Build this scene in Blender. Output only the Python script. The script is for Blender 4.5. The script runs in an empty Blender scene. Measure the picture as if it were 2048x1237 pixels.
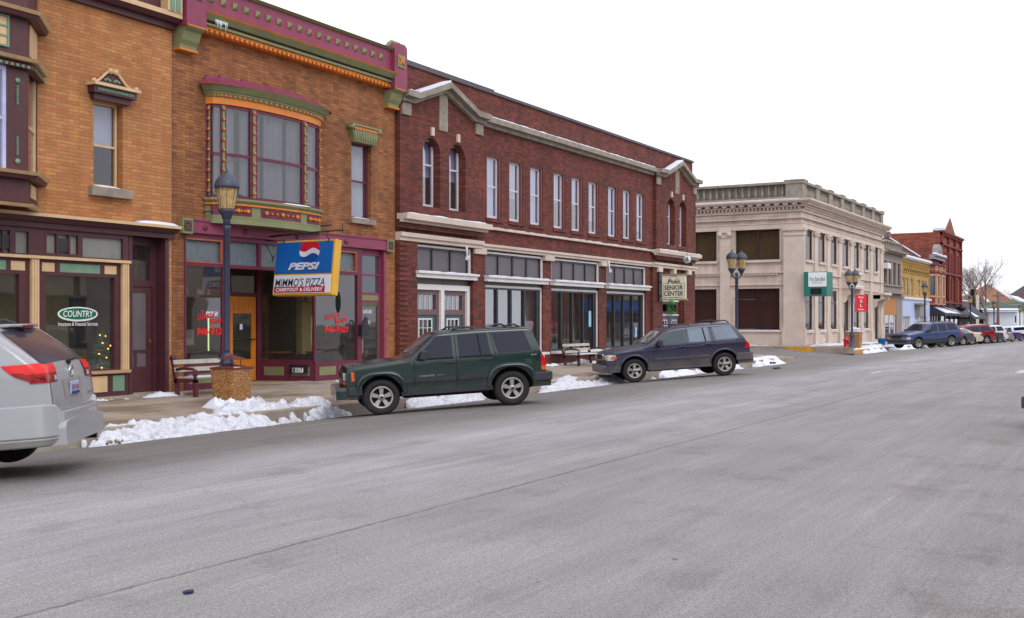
import bpy, bmesh, math, random
from mathutils import Vector, Matrix, noise
R = math.radians
# ---------------------------------------------------------------- camera, sky, sun, exposure
SC = bpy.context.scene
F, U0, H, D = 2200.0, 1274.0, 1.617, 18.26          # focal length (px of the photo), vanishing point, eye height, facade line
TH = math.atan(U0 / F); CT, ST = math.cos(TH), math.sin(TH)
cam = bpy.data.cameras.new("camera"); camo = bpy.data.objects.new("camera", cam)
SC.collection.objects.link(camo); SC.camera = camo
cam.sensor_width = 36; cam.lens = F / 2048 * 36; cam.shift_y = 21.5 / 2048
cam.clip_start = .1; cam.clip_end = 3000
camo.location = (0, 0, H); camo.rotation_euler = (R(90), 0, TH - R(90))
w = bpy.data.worlds.new("World"); SC.world = w; w.use_nodes = True
nt = w.node_tree; nt.nodes.clear()
sky = nt.nodes.new('ShaderNodeTexSky'); sky.sky_type = 'NISHITA'; sky.sun_disc = False
sky.sun_elevation = R(38); sky.sun_rotation = R(200); sky.air_density = 1; sky.dust_density = 3
hs = nt.nodes.new('ShaderNodeHueSaturation'); hs.inputs['Saturation'].default_value = .25
mx = nt.nodes.new('ShaderNodeMixRGB'); mx.inputs[0].default_value = .75
mx.inputs[2].default_value = (11.0, 11.1, 12.0, 1)      # the closed white cloud deck
bg = nt.nodes.new('ShaderNodeBackground'); bg.inputs[1].default_value = .12
wo = nt.nodes.new('ShaderNodeOutputWorld')
nt.links.new(sky.outputs[0], hs.inputs['Color']); nt.links.new(hs.outputs[0], mx.inputs[1])
nt.links.new(mx.outputs[0], bg.inputs[0]); nt.links.new(bg.outputs[0], wo.inputs[0])
sl = bpy.data.lights.new("sun", 'SUN'); sl.energy = .8; sl.angle = R(25); sl.color = (1, .96, .9)
so = bpy.data.objects.new("sun", sl); SC.collection.objects.link(so)
so.rotation_euler = (R(48), R(-12), R(-20))
SC.view_settings.view_transform = 'Standard'; SC.view_settings.look = 'None'
SC.view_settings.gamma = 1; SC.view_settings.exposure = 0.15
SC.cycles.max_bounces = 6; SC.cycles.transparent_max_bounces = 10
SC.cycles.sample_clamp_indirect = 4

# ---------------------------------------------------------------- measuring helpers (photo pixels -> points on true planes)
def PX(x, Y=D):
    t = F * Y / (CT * (2298 - x)); return (t - Y * ST) / CT
def PT(x, Y=D): return Y / (CT * (2298 - x))        # depth / F
def PZ(x, y, Y=D): return H + (640 - y) * PT(x, Y)
def fall(X): return -.009 * min(max(X - 70, 0), 140)
def road(X, Y):
    z = fall(X)
    if Y > 9.5: z -= .37 * (min((Y - 9.5) / 4.85, 1)) ** 1.5
    if Y > 14.35 : z += .34 * min((Y - 14.35) / 5, 1)
    if Y < 1: z -= .16 * (min((1 - Y) / 4.5, 1)) ** 1.6
    return z
def walk(X, Y): return fall(X) - .11 + (Y - 14.35) * .0445

# ---------------------------------------------------------------- materials
MATS = {}
def lin(c): return tuple(((v / 255) / 12.92 if v / 255 < .04045 else ((v / 255 + .055) / 1.055) ** 2.4) for v in c)
class NT:
    def __init__(s, name):
        s.m = bpy.data.materials.new(name); s.m.use_nodes = True; s.t = s.m.node_tree; s.t.nodes.clear()
        s.out = s.n('ShaderNodeOutputMaterial')
    def n(s, ty, **k):
        o = s.t.nodes.new(ty)
        for a, b in k.items(): setattr(o, a, b)
        return o
    def l(s, a, b): s.t.links.new(a, b)
    def math(s, op, a, b=None, c=None, clamp=False):
        o = s.n('ShaderNodeMath', operation=op); o.use_clamp = clamp
        for i, v in enumerate((a, b, c)):
            if v is None: continue
            if hasattr(v, 'node'): s.l(v, o.inputs[i])
            else: o.inputs[i].default_value = v
        return o.outputs[0]
    def mix(s, f, a, b, mode='MIX'):
        o = s.n('ShaderNodeMixRGB', blend_type=mode)
        for i, v in enumerate((f, a, b)):
            if hasattr(v, 'node'): s.l(v, o.inputs[i])
            elif i == 0: o.inputs[0].default_value = v
            else: o.inputs[i].default_value = (*v[:3], 1)
        return o.outputs[0]
    def noise(s, vec, scale, detail=4, rough=.55, map_=None):
        o = s.n('ShaderNodeTexNoise'); o.inputs['Scale'].default_value = scale
        o.inputs['Detail'].default_value = detail; o.inputs['Roughness'].default_value = rough
        if map_:
            mp = s.n('ShaderNodeMapping'); mp.inputs['Scale'].default_value = map_; s.l(vec, mp.inputs[0]); vec = mp.outputs[0]
        s.l(vec, o.inputs['Vector']); return o.outputs[0]
    def ramp(s, v, pts):
        o = s.n('ShaderNodeMapRange'); s.l(v, o.inputs[0])
        o.inputs[1].default_value, o.inputs[2].default_value, o.inputs[3].default_value, o.inputs[4].default_value = pts
        return o.outputs[0]
    def pos(s): return s.n('ShaderNodeNewGeometry').outputs['Position']
    def bsdf(s, col, rough=.7, metal=0, bump=None, bstr=.3, bdist=.01, coat=0, spec=.5):
        b = s.n('ShaderNodeBsdfPrincipled')
        for nme, v in (('Base Color', col), ('Roughness', rough), ('Metallic', metal), ('Coat Weight', coat), ('Specular IOR Level', spec)):
            if hasattr(v, 'node'): s.l(v, b.inputs[nme])
            elif nme == 'Base Color': b.inputs[nme].default_value = (*v[:3], 1)
            else: b.inputs[nme].default_value = v
        if bump is not None:
            u = s.n('ShaderNodeBump'); u.inputs['Strength'].default_value = bstr; u.inputs['Distance'].default_value = bdist
            s.l(bump, u.inputs['Height']); s.l(u.outputs[0], b.inputs['Normal'])
        s.l(b.outputs[0], s.out.inputs[0]); return b
def M(name, rgb, rough=.6, metal=0, var=.12, scale=3.0, bump=.15, coat=0, streak=0, spec=.5):
    """plain painted / stone / metal surface with mottling and a little grime"""
    if name in MATS: return MATS[name]
    t = NT(name); c = lin(rgb); p = t.n('ShaderNodeTexCoord').outputs['Object']
    n1 = t.noise(p, scale, 6); n2 = t.noise(p, scale * 14, 3)
    v = t.math('ADD', t.math('MULTIPLY', n1, .7), t.math('MULTIPLY', n2, .3))
    if streak: v = t.math('ADD', t.math('MULTIPLY', v, 1 - streak), t.math('MULTIPLY', t.noise(p, 2.2, 5, .6, (6, 6, .35)), streak))
    f = t.ramp(v, (.3, .7, 1 - var * 2, 1 + var))
    cc = t.n('ShaderNodeVectorMath', operation='SCALE'); cc.inputs[0].default_value = c; t.l(f, cc.inputs['Scale'])
    t.bsdf(cc.outputs[0], rough, metal, n2 if bump else None, bump, .01, coat, spec)
    MATS[name] = t.m; return t.m
def emis(name, rgb, s):
    if name in MATS: return MATS[name]
    t = NT(name); e = t.n('ShaderNodeEmission'); e.inputs[0].default_value = (*lin(rgb), 1); e.inputs[1].default_value = s
    t.l(e.outputs[0], t.out.inputs[0]); MATS[name] = t.m; return t.m
def brick(name, c1, c2, mort, bw=.215, bh=.072, dark=None, jit=.35, stains=.3, mw=.009):
    t = NT(name); p = t.pos(); sp = t.n('ShaderNodeSeparateXYZ'); t.l(p, sp.inputs[0])
    cb = t.n('ShaderNodeCombineXYZ'); t.l(t.math('ADD', sp.outputs[0], sp.outputs[1]), cb.inputs[0]); t.l(sp.outputs[2], cb.inputs[1])
    b = t.n('ShaderNodeTexBrick'); t.l(cb.outputs[0], b.inputs['Vector'])
    b.inputs['Scale'].default_value = 1; b.inputs['Brick Width'].default_value = bw; b.inputs['Row Height'].default_value = bh
    b.inputs['Mortar Size'].default_value = mw; b.inputs['Mortar Smooth'].default_value = .3; b.inputs['Bias'].default_value = 0
    b.inputs['Color1'].default_value = (*lin(c1), 1); b.inputs['Color2'].default_value = (*lin(c2), 1)
    b.inputs['Mortar'].default_value = (*lin(mort), 1)
    # second, per-brick tone picked by snapping to the same grid
    sn = t.n('ShaderNodeVectorMath', operation='SNAP'); t.l(cb.outputs[0], sn.inputs[0]); sn.inputs[1].default_value = (bw * 1.0, bh, 1)
    wn = t.n('ShaderNodeTexWhiteNoise'); t.l(sn.outputs[0], wn.inputs['Vector'])
    big = t.noise(p, .55, 5, .6); fine = t.noise(p, 40, 3)
    stk = t.noise(p, 1.0, 5, .65, (2.4, 2.4, .3))
    f = t.ramp(wn.outputs['Value'], (0, 1, 1 - jit, 1 + jit * .5))
    f = t.math('MULTIPLY', f, t.ramp(big, (.3, .7, 1 - stains * .6, 1.12)))
    f = t.math('MULTIPLY', f, t.ramp(stk, (.35, .65, 1 - stains * .55, 1.08)))
    f = t.math('MULTIPLY', f, t.ramp(fine, (.3, .7, .88, 1.1)))
    if dark:
        hit = t.math('GREATER_THAN', wn.outputs['Value'], .9)
        base = t.mix(t.math('MULTIPLY', hit, .8), b.outputs[0], lin(dark))
        base = t.mix(b.outputs['Fac'], base, lin(mort))
    else: base = b.outputs[0]
    col = t.mix(1, base, f, 'MULTIPLY')
    hgt = t.math('SUBTRACT', t.math('MULTIPLY', fine, .25), b.outputs['Fac'])
    t.bsdf(col, .85, 0, hgt, .5, .008); MATS[name] = t.m; return t.m
def glass(name, tint=(200, 205, 205), refl=.22, dirt=.03):
    t = NT(name); a = t.n('ShaderNodeBsdfTransparent'); a.inputs[0].default_value = (*lin(tint), 1)
    g = t.n('ShaderNodeBsdfGlossy'); g.inputs['Roughness'].default_value = .015; g.inputs[0].default_value = (.95, .95, 1, 1)
    p = t.pos(); u = t.n('ShaderNodeBump'); u.inputs['Strength'].default_value = .04; u.inputs['Distance'].default_value = .05
    t.l(t.noise(p, 1.4, 1), u.inputs['Height']); t.l(u.outputs[0], g.inputs['Normal'])
    ge = t.n('ShaderNodeNewGeometry'); dt = t.n('ShaderNodeVectorMath', operation='DOT_PRODUCT'); t.l(ge.outputs['Incoming'], dt.inputs[0]); t.l(ge.outputs['Normal'], dt.inputs[1])
    ca = t.math('SUBTRACT', 1, t.math('ABSOLUTE', dt.outputs['Value'])); f = t.math('MULTIPLY_ADD', t.math('POWER', ca, 5), .7, .05 + refl, clamp=True)
    m = t.n('ShaderNodeMixShader'); t.l(f, m.inputs[0]); t.l(a.outputs[0], m.inputs[1]); t.l(g.outputs[0], m.inputs[2])
    d = t.n('ShaderNodeBsdfDiffuse'); d.inputs[0].default_value = (.5, .5, .5, 1)
    m2 = t.n('ShaderNodeMixShader'); m2.inputs[0].default_value = dirt; t.l(m.outputs[0], m2.inputs[1]); t.l(d.outputs[0], m2.inputs[2])
    t.l(m2.outputs[0], t.out.inputs[0]); MATS[name] = t.m; return t.m

# ---------------------------------------------------------------- mesh builder and scene tree
ORG = {}
def tag(o, label=None, cat=None, group=None, kind=None):
    if label: o['label'] = label
    if cat: o['category'] = cat
    if group: o['group'] = group
    if kind: o['kind'] = kind
    return o
def thing(name, label, cat, loc=(0, 0, 0), group=None, local=False, rot=(0, 0, 0)):
    o = bpy.data.objects.new(name, None); SC.collection.objects.link(o); o.location = loc; o.rotation_euler = rot
    o.empty_display_size = .2; ORG[o.name] = (0, 0, 0) if local else tuple(loc)
    return tag(o, label, cat, group)
class MB:
    def __init__(s): s.v = []; s.f = []; s.mi = []; s.sm = []
    def add(s, vs, fs, m=0, smooth=False):
        b = len(s.v); s.v += [tuple(v) for v in vs]
        for f in fs: s.f.append([b + i for i in f]); s.mi.append(m); s.sm.append(smooth)
        return s
    def box(s, x0, x1, y0, y1, z0, z1, m=0):
        x0, x1 = sorted((x0, x1)); y0, y1 = sorted((y0, y1)); z0, z1 = sorted((z0, z1))
        return s.add([(x0, y0, z0), (x1, y0, z0), (x1, y1, z0), (x0, y1, z0), (x0, y0, z1), (x1, y0, z1), (x1, y1, z1), (x0, y1, z1)],
              [(0, 3, 2, 1), (4, 5, 6, 7), (0, 1, 5, 4), (1, 2, 6, 5), (2, 3, 7, 6), (3, 0, 4, 7)], m)
    def fb(s, x0, x1, z0, z1, p0, p1, m=0):          # box against the facade: proud from p0 to p1
        return s.box(x0, x1, D - p1, D - p0, z0, z1, m)
    def quad(s, a, b, c, d, m=0): return s.add([a, b, c, d], [(0, 1, 2, 3)], m)
    def prism(s, pts, a, b, axis='y', m=0, smooth=False):
        n = len(pts)
        def P(p, h): return (p[0], h, p[1]) if axis == 'y' else ((h, p[0], p[1]) if axis == 'x' else (p[0], p[1], h))
        vs = [P(p, a) for p in pts] + [P(p, b) for p in pts]
        s.add(vs, [list(range(n)), list(range(2 * n - 1, n - 1, -1))], m)
        bs = len(s.v) - 2 * n
        for i in range(n):
            j = (i + 1) % n; s.f.append([bs + i, bs + n + i, bs + n + j, bs + j]); s.mi.append(m); s.sm.append(smooth)
        return s
    def tube(s, pts, r, n=8, m=0, cap=True):
        pts = [Vector(p) for p in pts]; k = len(pts); rs = r if isinstance(r, (list, tuple)) else [r] * k
        b = len(s.v); prev = None
        for i, p in enumerate(pts):
            d = (pts[min(i + 1, k - 1)] - pts[max(i - 1, 0)]).normalized()
            a = prev if prev and abs(prev.dot(d)) < .95 else (Vector((0, 0, 1)) if abs(d.z) < .9 else Vector((1, 0, 0)))
            u = (a - d * a.dot(d)).normalized(); v = d.cross(u); prev = u
            for j in range(n):
                q = 2 * math.pi * j / n; s.v.append(tuple(p + (u * math.cos(q) + v * math.sin(q)) * rs[i]))
        for i in range(k - 1):
            for j in range(n):
                s.f.append([b + i * n + j, b + i * n + (j + 1) % n, b + (i + 1) * n + (j + 1) % n, b + (i + 1) * n + j]); s.mi.append(m); s.sm.append(True)
        if cap:
            s.f.append([b + j for j in range(n)][::-1]); s.mi.append(m); s.sm.append(False)
            s.f.append([b + (k - 1) * n + j for j in range(n)]); s.mi.append(m); s.sm.append(False)
        return s
    def lathe(s, prof, c=(0, 0, 0), n=24, m=0, axis='z', smooth=True, cap=True):
        b = len(s.v); k = len(prof)
        for r, h in prof:
            for j in range(n):
                q = 2 * math.pi * j / n; a, d = r * math.cos(q), r * math.sin(q)
                p = (a, d, h) if axis == 'z' else ((a, h, d) if axis == 'y' else (h, a, d))
                s.v.append((p[0] + c[0], p[1] + c[1], p[2] + c[2]))
        for i in range(k - 1):
            for j in range(n):
                s.f.append([b + i * n + j, b + i * n + (j + 1) % n, b + (i + 1) * n + (j + 1) % n, b + (i + 1) * n + j]); s.mi.append(m); s.sm.append(smooth)
        for i in (0, k - 1):
            if cap and prof[i][0] > 1e-4: s.f.append([b + i * n + j for j in range(n)]); s.mi.append(m); s.sm.append(False)
        return s
    def ball(s, c, r, m=0, n=10, k=6):
        pr = [(max(r * math.sin(math.pi * i / k), 1e-5), -r * math.cos(math.pi * i / k)) for i in range(k + 1)]
        return s.lathe(pr, c, n, m)
    def band(s, path, o0, o1, z0, z1, m=0, o2=None):  # moulding that follows a plan path; o2 = projection at the top
        if o2 is None: o2 = o1
        a, bt, tp = off(path, o0), off(path, o1), off(path, o2); n = len(path)
        for i in range(n - 1):
            s.add([(*bt[i], z0), (*bt[i + 1], z0), (*tp[i + 1], z1), (*tp[i], z1), (*a[i], z0), (*a[i + 1], z0), (*a[i + 1], z1), (*a[i], z1)],
                  [(0, 1, 2, 3), (3, 2, 6, 7), (4, 5, 1, 0)] + ([(0, 3, 7, 4)] if i == 0 else []) + ([(1, 5, 6, 2)] if i == n - 2 else []), m)
        return s
    def build(s, name, mats, parent=None, label=None, bev=0, world=None):
        o0 = ORG.get(parent.name, (0, 0, 0)) if parent else (0, 0, 0)
        me = bpy.data.meshes.new(name)
        me.from_pydata([(v[0] - o0[0], v[1] - o0[1], v[2] - o0[2]) for v in s.v], [], s.f)
        if not isinstance(mats, (list, tuple)): mats = [mats]
        for m in mats: me.materials.append(m)
        me.polygons.foreach_set('material_index', s.mi); me.polygons.foreach_set('use_smooth', s.sm)
        bm = bmesh.new(); bm.from_mesh(me); bmesh.ops.remove_doubles(bm, verts=bm.verts, dist=1e-5)
        bmesh.ops.recalc_face_normals(bm, faces=bm.faces); bm.to_mesh(me); bm.free()
        o = bpy.data.objects.new(name, me); SC.collection.objects.link(o)
        if parent: o.parent = parent; ORG[o.name] = o0
        else: ORG[o.name] = (0, 0, 0)
        if bev:
            b = o.modifiers.new('bevel', 'BEVEL'); b.width = bev; b.segments = 2; b.limit_method = 'ANGLE'; b.angle_limit = R(40)
        if label: o['label'] = label
        return o
def split(mb, name, mats, parent=None, label=None, bev=0, tol=.004):
    """build every separate piece (cluster of touching islands) as a part of its own"""
    par = list(range(len(mb.v)))
    def fd(a):
        while par[a] != a: par[a] = par[par[a]]; a = par[a]
        return a
    for f in mb.f:
        for k in f[1:]: par[fd(k)] = fd(f[0])
    bb = {}
    for i, v in enumerate(mb.v):
        r = fd(i); b = bb.setdefault(r, [*v, *v])
        for k in range(3): b[k] = min(b[k], v[k]); b[k + 3] = max(b[k + 3], v[k])
    ks = list(bb); g = {k: k for k in ks}
    def fg(a):
        while g[a] != a: a = g[a]
        return a
    for i, a in enumerate(ks):
        for b in ks[i + 1:]:
            A, B = bb[a], bb[b]
            if all(A[k] <= B[k + 3] + tol and B[k] <= A[k + 3] + tol for k in range(3)): g[fg(a)] = fg(b)
    out = {}
    for fi, f in enumerate(mb.f): out.setdefault(fg(fd(f[0])), []).append(fi)
    res = []
    for fl in out.values():
        m2 = MB(); idx = {}
        for fi in fl:
            nf = []
            for i in mb.f[fi]:
                if i not in idx: idx[i] = len(m2.v); m2.v.append(mb.v[i])
                nf.append(idx[i])
            m2.f.append(nf); m2.mi.append(mb.mi[fi]); m2.sm.append(mb.sm[fi])
        res.append(m2.build(name, mats, parent, label, bev))
    return res[0]
def off(path, o):
    n = len(path); out = []
    for i in range(n):
        ns = []
        for a, b in ((i - 1, i), (i, i + 1)):
            if a < 0 or b >= n: continue
            dx, dy = path[b][0] - path[a][0], path[b][1] - path[a][1]; l = math.hypot(dx, dy); ns.append((dy / l, -dx / l))
        if len(ns) == 2:
            mx_, my = ns[0][0] + ns[1][0], ns[0][1] + ns[1][1]; l = math.hypot(mx_, my); mx_ /= l; my /= l
            k = 1 / max(.4, mx_ * ns[0][0] + my * ns[0][1])
        else: (mx_, my), k = ns[0], 1
        out.append((path[i][0] + mx_ * o * k, path[i][1] + my * o * k))
    return out
def sheet(x0, x1, z0, z1, Y, holes):
    """facade sheet with rectangular openings: cells left between them"""
    xs = sorted({x0, x1, *[h[0] for h in holes], *[h[1] for h in holes]}); zs = sorted({z0, z1, *[h[2] for h in holes], *[h[3] for h in holes]})
    xs = [x for x in xs if x0 <= x <= x1]; zs = [z for z in zs if z0 <= z <= z1]; q = []
    for i in range(len(xs) - 1):
        run = None
        for j in range(len(zs) - 1):
            cx, cz = (xs[i] + xs[i + 1]) / 2, (zs[j] + zs[j + 1]) / 2
            inh = any(h[0] < cx < h[1] and h[2] < cz < h[3] for h in holes)
            if not inh:
                q.append((xs[i], xs[i + 1], zs[j], zs[j + 1]))
    return q
def shell(root, x0, x1, ztop, holes, mat, matside=None, depth=22, t=.32, z0=-1.5, floors=(3.65,), inner=None, name='wall'):
    mb = MB()
    for a, b, c, d in sheet(x0, x1, z0, ztop, D, holes): mb.quad((a, D, c), (b, D, c), (b, D, d), (a, D, d))
    for a, b, c, d in holes:                                        # reveals
        y0, y1 = D, D + t
        mb.quad((a, y0, c), (a, y0, d), (a, y1, d), (a, y1, c)); mb.quad((b, y0, c), (b, y1, c), (b, y1, d), (b, y0, d))
        mb.quad((a, y0, d), (b, y0, d), (b, y1, d), (a, y1, d)); mb.quad((a, y0, c), (a, y1, c), (b, y1, c), (b, y0, c))
    e = .002
    mb.quad((x0 + e, D, z0), (x0 + e, D, ztop), (x0 + e, D + depth, ztop), (x0 + e, D + depth, z0), 1); mb.quad((x1 - e, D, z0), (x1 - e, D + depth, z0), (x1 - e, D + depth, ztop), (x1 - e, D, ztop), 1)
    mb.quad((x0, D + depth, z0), (x1, D + depth, z0), (x1, D + depth, ztop - .5), (x0, D + depth, ztop - .5), 1)
    w = mb.build(name, [mat, matside or mat], root)
    rf = MB(); rf.box(x0 + .05, x1 - .05, D + .3, D + depth, ztop - .75, ztop - .6); rf.build('roof', M('roof_tar', (60, 60, 62)), root)
    fl = MB()
    for z in floors: fl.box(x0 + .05, x1 - .05, D + .34, D + depth - .1, z, z + .2)
    fl.box(x0 + .05, x1 - .05, D + .05, D + depth - .1, -.3, .06)
    fl.build('floor', inner or M('inner_floor', (95, 85, 72)), root)
    iw = MB()
    for z in (0.07,) + tuple(f + .21 for f in floors):
        zt = min([f for f in floors if f > z] + [ztop - .76])
        iw.quad((x0 + .06, D + 4.6, z), (x1 - .06, D + 4.6, z), (x1 - .06, D + 4.6, zt), (x0 + .06, D + 4.6, zt))
        iw.quad((x0 + .06, D + .34, z), (x0 + .06, D + 4.6, z), (x0 + .06, D + 4.6, zt), (x0 + .06, D + .34, zt))
        iw.quad((x1 - .06, D + .34, z), (x1 - .06, D + 4.6, z), (x1 - .06, D + 4.6, zt), (x1 - .06, D + .34, zt))
    iw.build('interior_wall', inner or M('inner_wall', (120, 112, 84)), root)
    return w
def text(body, wd, ht, mat, parent, c, xd=(1, 0, 0), up=(0, 0, 1), bold=0, shear=0, depth=.004, name='lettering', bend=0):
    cu = bpy.data.curves.new('t', 'FONT'); cu.body = body; cu.offset = bold; cu.shear = shear; cu.extrude = 0; cu.resolution_u = 3
    o = bpy.data.objects.new('t', cu); SC.collection.objects.link(o)
    dg = bpy.context.evaluated_depsgraph_get(); me = bpy.data.meshes.new_from_object(o.evaluated_get(dg))
    bpy.data.objects.remove(o); vs = [v.co.copy() for v in me.vertices]
    x0, x1 = min(v.x for v in vs), max(v.x for v in vs); y0, y1 = min(v.y for v in vs), max(v.y for v in vs)
    X, U = Vector(xd), Vector(up); Nn = X.cross(U); o0 = Vector(ORG.get(parent.name, (0, 0, 0))); c = Vector(c)
    for v, q in zip(me.vertices, vs):
        a = (q.x - (x0 + x1) / 2) / (x1 - x0); b = (q.y - (y0 + y1) / 2) / (y1 - y0)
        v.co = c + X * a * wd + U * (b * ht + bend * (1 - 4 * a * a)) + Nn * depth - o0
    me.materials.clear(); me.materials.append(mat); me.name = name
    ob = bpy.data.objects.new(name, me); SC.collection.objects.link(ob); ob.parent = parent; ORG[ob.name] = tuple(o0); return ob
# ---------------------------------------------------------------- palette
maroon = M('maroon_paint', (80, 42, 48), .5, var=.14, streak=.25); tan = M('tan_paint', (212, 180, 138), .55, var=.12, streak=.25); sage = M('sage_paint', (112, 146, 122), .5)
purple = M('purple_paint', (140, 56, 86), .5, var=.16, scale=1.3, streak=.3); purd = M('plum_paint', (104, 34, 58), .5)
olive = M('olive_green_paint', (128, 132, 92), .55, var=.1); orange = M('orange_trim_paint', (214, 124, 34), .5)
stone = M('limestone', (206, 190, 178), .85, var=.13, scale=1.2, bump=.4, streak=.2); stoned = M('weathered_stone', (150, 140, 128), .85, var=.22, bump=.4)
snowm = M('snow', (226, 230, 244), .75, var=.04, scale=5, bump=.5)
white = M('white_paint', (222, 220, 222), .5, var=.07); blackf = M('black_frame', (32, 34, 42), .35, var=.1)
gl = glass('window_glass', (236, 238, 226), .05); glb = glass('dark_store_glass', (196, 196, 184), .08); glu = glass('upper_window_glass', (205, 210, 226), .22)
gla = glass('old_sash_glass', (214, 218, 224), .05)
curt = M('lace_curtain', (206, 206, 214), .9, var=.08, scale=8); blind = M('roller_blind', (206, 210, 226), .8, var=.04)
frost = M('ribbed_transom_glass', (120, 126, 122), .3, var=.12, scale=2); darkp = M('dark_panel', (34, 36, 42), .25, var=.1)
brA = brick('orange_brick', (194, 134, 80), (178, 116, 66), (150, 112, 84), .26, .072, (172, 102, 58), .14, .26, mw=.008)
brP = brick('stained_orange_brick', (172, 112, 66), (154, 94, 54), (118, 86, 66), .24, .07, (116, 68, 46), .2, .5, mw=.008)
brS = brick('common_side_brick', (150, 84, 60), (130, 70, 50), (120, 104, 92), .22, .072)
brR = brick('dark_red_brick', (132, 62, 48), (110, 50, 41), (80, 54, 48), .22, .07, (66, 36, 42), .34, .4, mw=.0085)
B1, B2, B3, B4 = PX(344), PX(790), PX(1385), PX(1603)

def sashwin(root, x0, x1, z0, z1, rec, fm, mid=.5, cur=None, curh=1, label=None, g=None, fw=.045, name='window'):
    """double hung window set back in the wall: frame > pane, curtain"""
    mb = MB(); zm = z0 + (z1 - z0) * mid; y0 = D + rec
    for a, b, c, d in ((x0, x0 + fw, z0, z1), (x1 - fw, x1, z0, z1), (x0 + fw, x1 - fw, z1 - fw, z1), (x0 + fw, x1 - fw, z0, z0 + fw * 1.3)): mb.box(a, b, y0, y0 + .07, c, d)
    if mid: mb.box(x0 + fw, x1 - fw, y0 + .005, y0 + .06, zm - .025, zm + .025)
    f = mb.build(name, fm, root, label)
    p = MB(); p.quad((x0 + fw, y0 + .03, z0 + fw), (x1 - fw, y0 + .03, z0 + fw), (x1 - fw, y0 + .03, z1 - fw), (x0 + fw, y0 + .03, z1 - fw)); p.build('pane', g or glu, f)
    if cur:
        c = MB(); n = 24; zb = z1 - (z1 - z0) * curh
        for i in range(n):
            a, b = x0 + (x1 - x0) * i / n, x0 + (x1 - x0) * (i + 1) / n
            dy = (.03 * math.sin(i * 1.9) + .012 * math.sin(i * 4.1)) if cur is curt else 0; dy2 = (.03 * math.sin((i + 1) * 1.9) + .012 * math.sin((i + 1) * 4.1)) if cur is curt else 0
            c.add([(a, y0 + .14 + dy, zb), (b, y0 + .14 + dy2, zb), (b, y0 + .14 + dy2, z1), (a, y0 + .14 + dy, z1)], [(0, 1, 2, 3)], 0, True)
        c.build('curtain' if cur is curt else 'blind', cur, f)
    return f
def snowcap(mb, x0, x1, y0, y1, z, h=.05, seed=0):
    n = max(3, int((x1 - x0) / .12)); vs = []
    for i in range(n + 1):
        x = x0 + (x1 - x0) * i / n; k = h * (.55 + .6 * noise.noise((x * 2.3, seed, z))) * (1 if 0 < i < n else .2)
        vs += [(x, y0, z), (x, y0 + .02, z + k * .8), (x, y1, z + k), (x, y1, z)]
    fs = []
    for i in range(n):
        for j in range(3): fs.append((i * 4 + j, i * 4 + 4 + j, i * 4 + 5 + j, i * 4 + 1 + j))
    mb.add(vs, fs, 0, True)
    return mb

# ================================================================ BUILDING 1: insurance office in orange brick with a canted bay
X0 = 6.0
b1 = thing('brick_storefront_building', 'orange brick building with maroon trim, a canted bay and an insurance office window', 'building', (X0, D, 0))
wx0, wx1, wz0, wz1 = PX(187), PX(243), 4.3, 6.02
ZS = 3.45                                                    # underside of the storefront cornice
SF = (6.2, PX(255)); dr = (PX(259), PX(338))
holes = [(wx0, wx1 + .03, wz0, wz1), (SF[0], dr[1], .06, ZS)]
shell(b1, X0, B1 - .004, 9.3, holes, brA, brS)
ww = sashwin(b1, wx0, wx1, wz0, wz1, .14, tan, .49, blind, .5, 'tan framed sash window under a scrolled pediment', g=gla)
mb = MB(); mb.fb(wx0 - .14, wx1 + .2, 4.1, 4.28, -.05, .14); s_ = mb.build('window_sill', stoned, ww)
mb = MB(); snowcap(mb, wx0 - .02, wx1 - .08, D - .13, D + .12, 4.281, .05); mb.build('snow', snowm, ww)
# pediment hood
hc = (wx0 + wx1) / 2 + .02; hx0, hx1 = wx0 - .18, wx1 + .28
mb = MB()
mb.fb(hx0 + .1, hx1 - .14, 6.02, 6.14, 0, .12); mb.fb(hx0 + .04, hx1 - .06, 6.14, 6.28, 0, .2)
pts = [(hx0 + .05, 6.33)] + [(hc + (i / 12 - .5) * 2 * (hx1 - hx0 - .2) / 2, 6.33 + .3 * (math.cos((i / 12 - .5) * 2 * math.pi) * .5 + .5)) for i in range(13)] + [(hx1 - .05, 6.33)]
mb.prism(pts, D - .1, D - .002)
h = mb.build('window_hood', maroon, ww, 'maroon pediment hood with tan scrolled edge')
mb = MB(); mb.fb(hx0, hx1, 6.28, 6.34, 0, .27)
top = [(p[0], D - .13, p[1] + .02) for p in pts[1:-1]]
mb.tube([(a, b, c) for a, b, c in top], .026, 8)
for sx in (-.075, .075): mb.lathe([(.0, -.04), (.03, -.04), (.035, -.02), (.058, -.04), (.058, .03), (0, .03)], (hc + sx * .85, D - .13, 6.63), 14, axis='y')
for sx in (hx0 + .05, hx1 - .05): mb.lathe([(.0, -.05), (.04, -.05), (.04, .03), (0, .03)], (sx, D - .15, 6.37), 12, axis='y')
mb.build('hood_moulding', tan, h)
mb = MB()
n = 17
for i in range(n): x = hx0 + .14 + (hx1 - hx0 - .3) * i / (n - 1); mb.fb(x - .014, x + .014, 6.18, 6.235, .2, .222)
for k in (-1, 1):
    for j in range(3): mb.ball((hc + k * (.06 + j * .055), D - .11, 6.44 + .015 * j * k * 0 + .02 * (j % 2)), .03)
split(mb, 'hood_ornament', sage, h)
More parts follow.
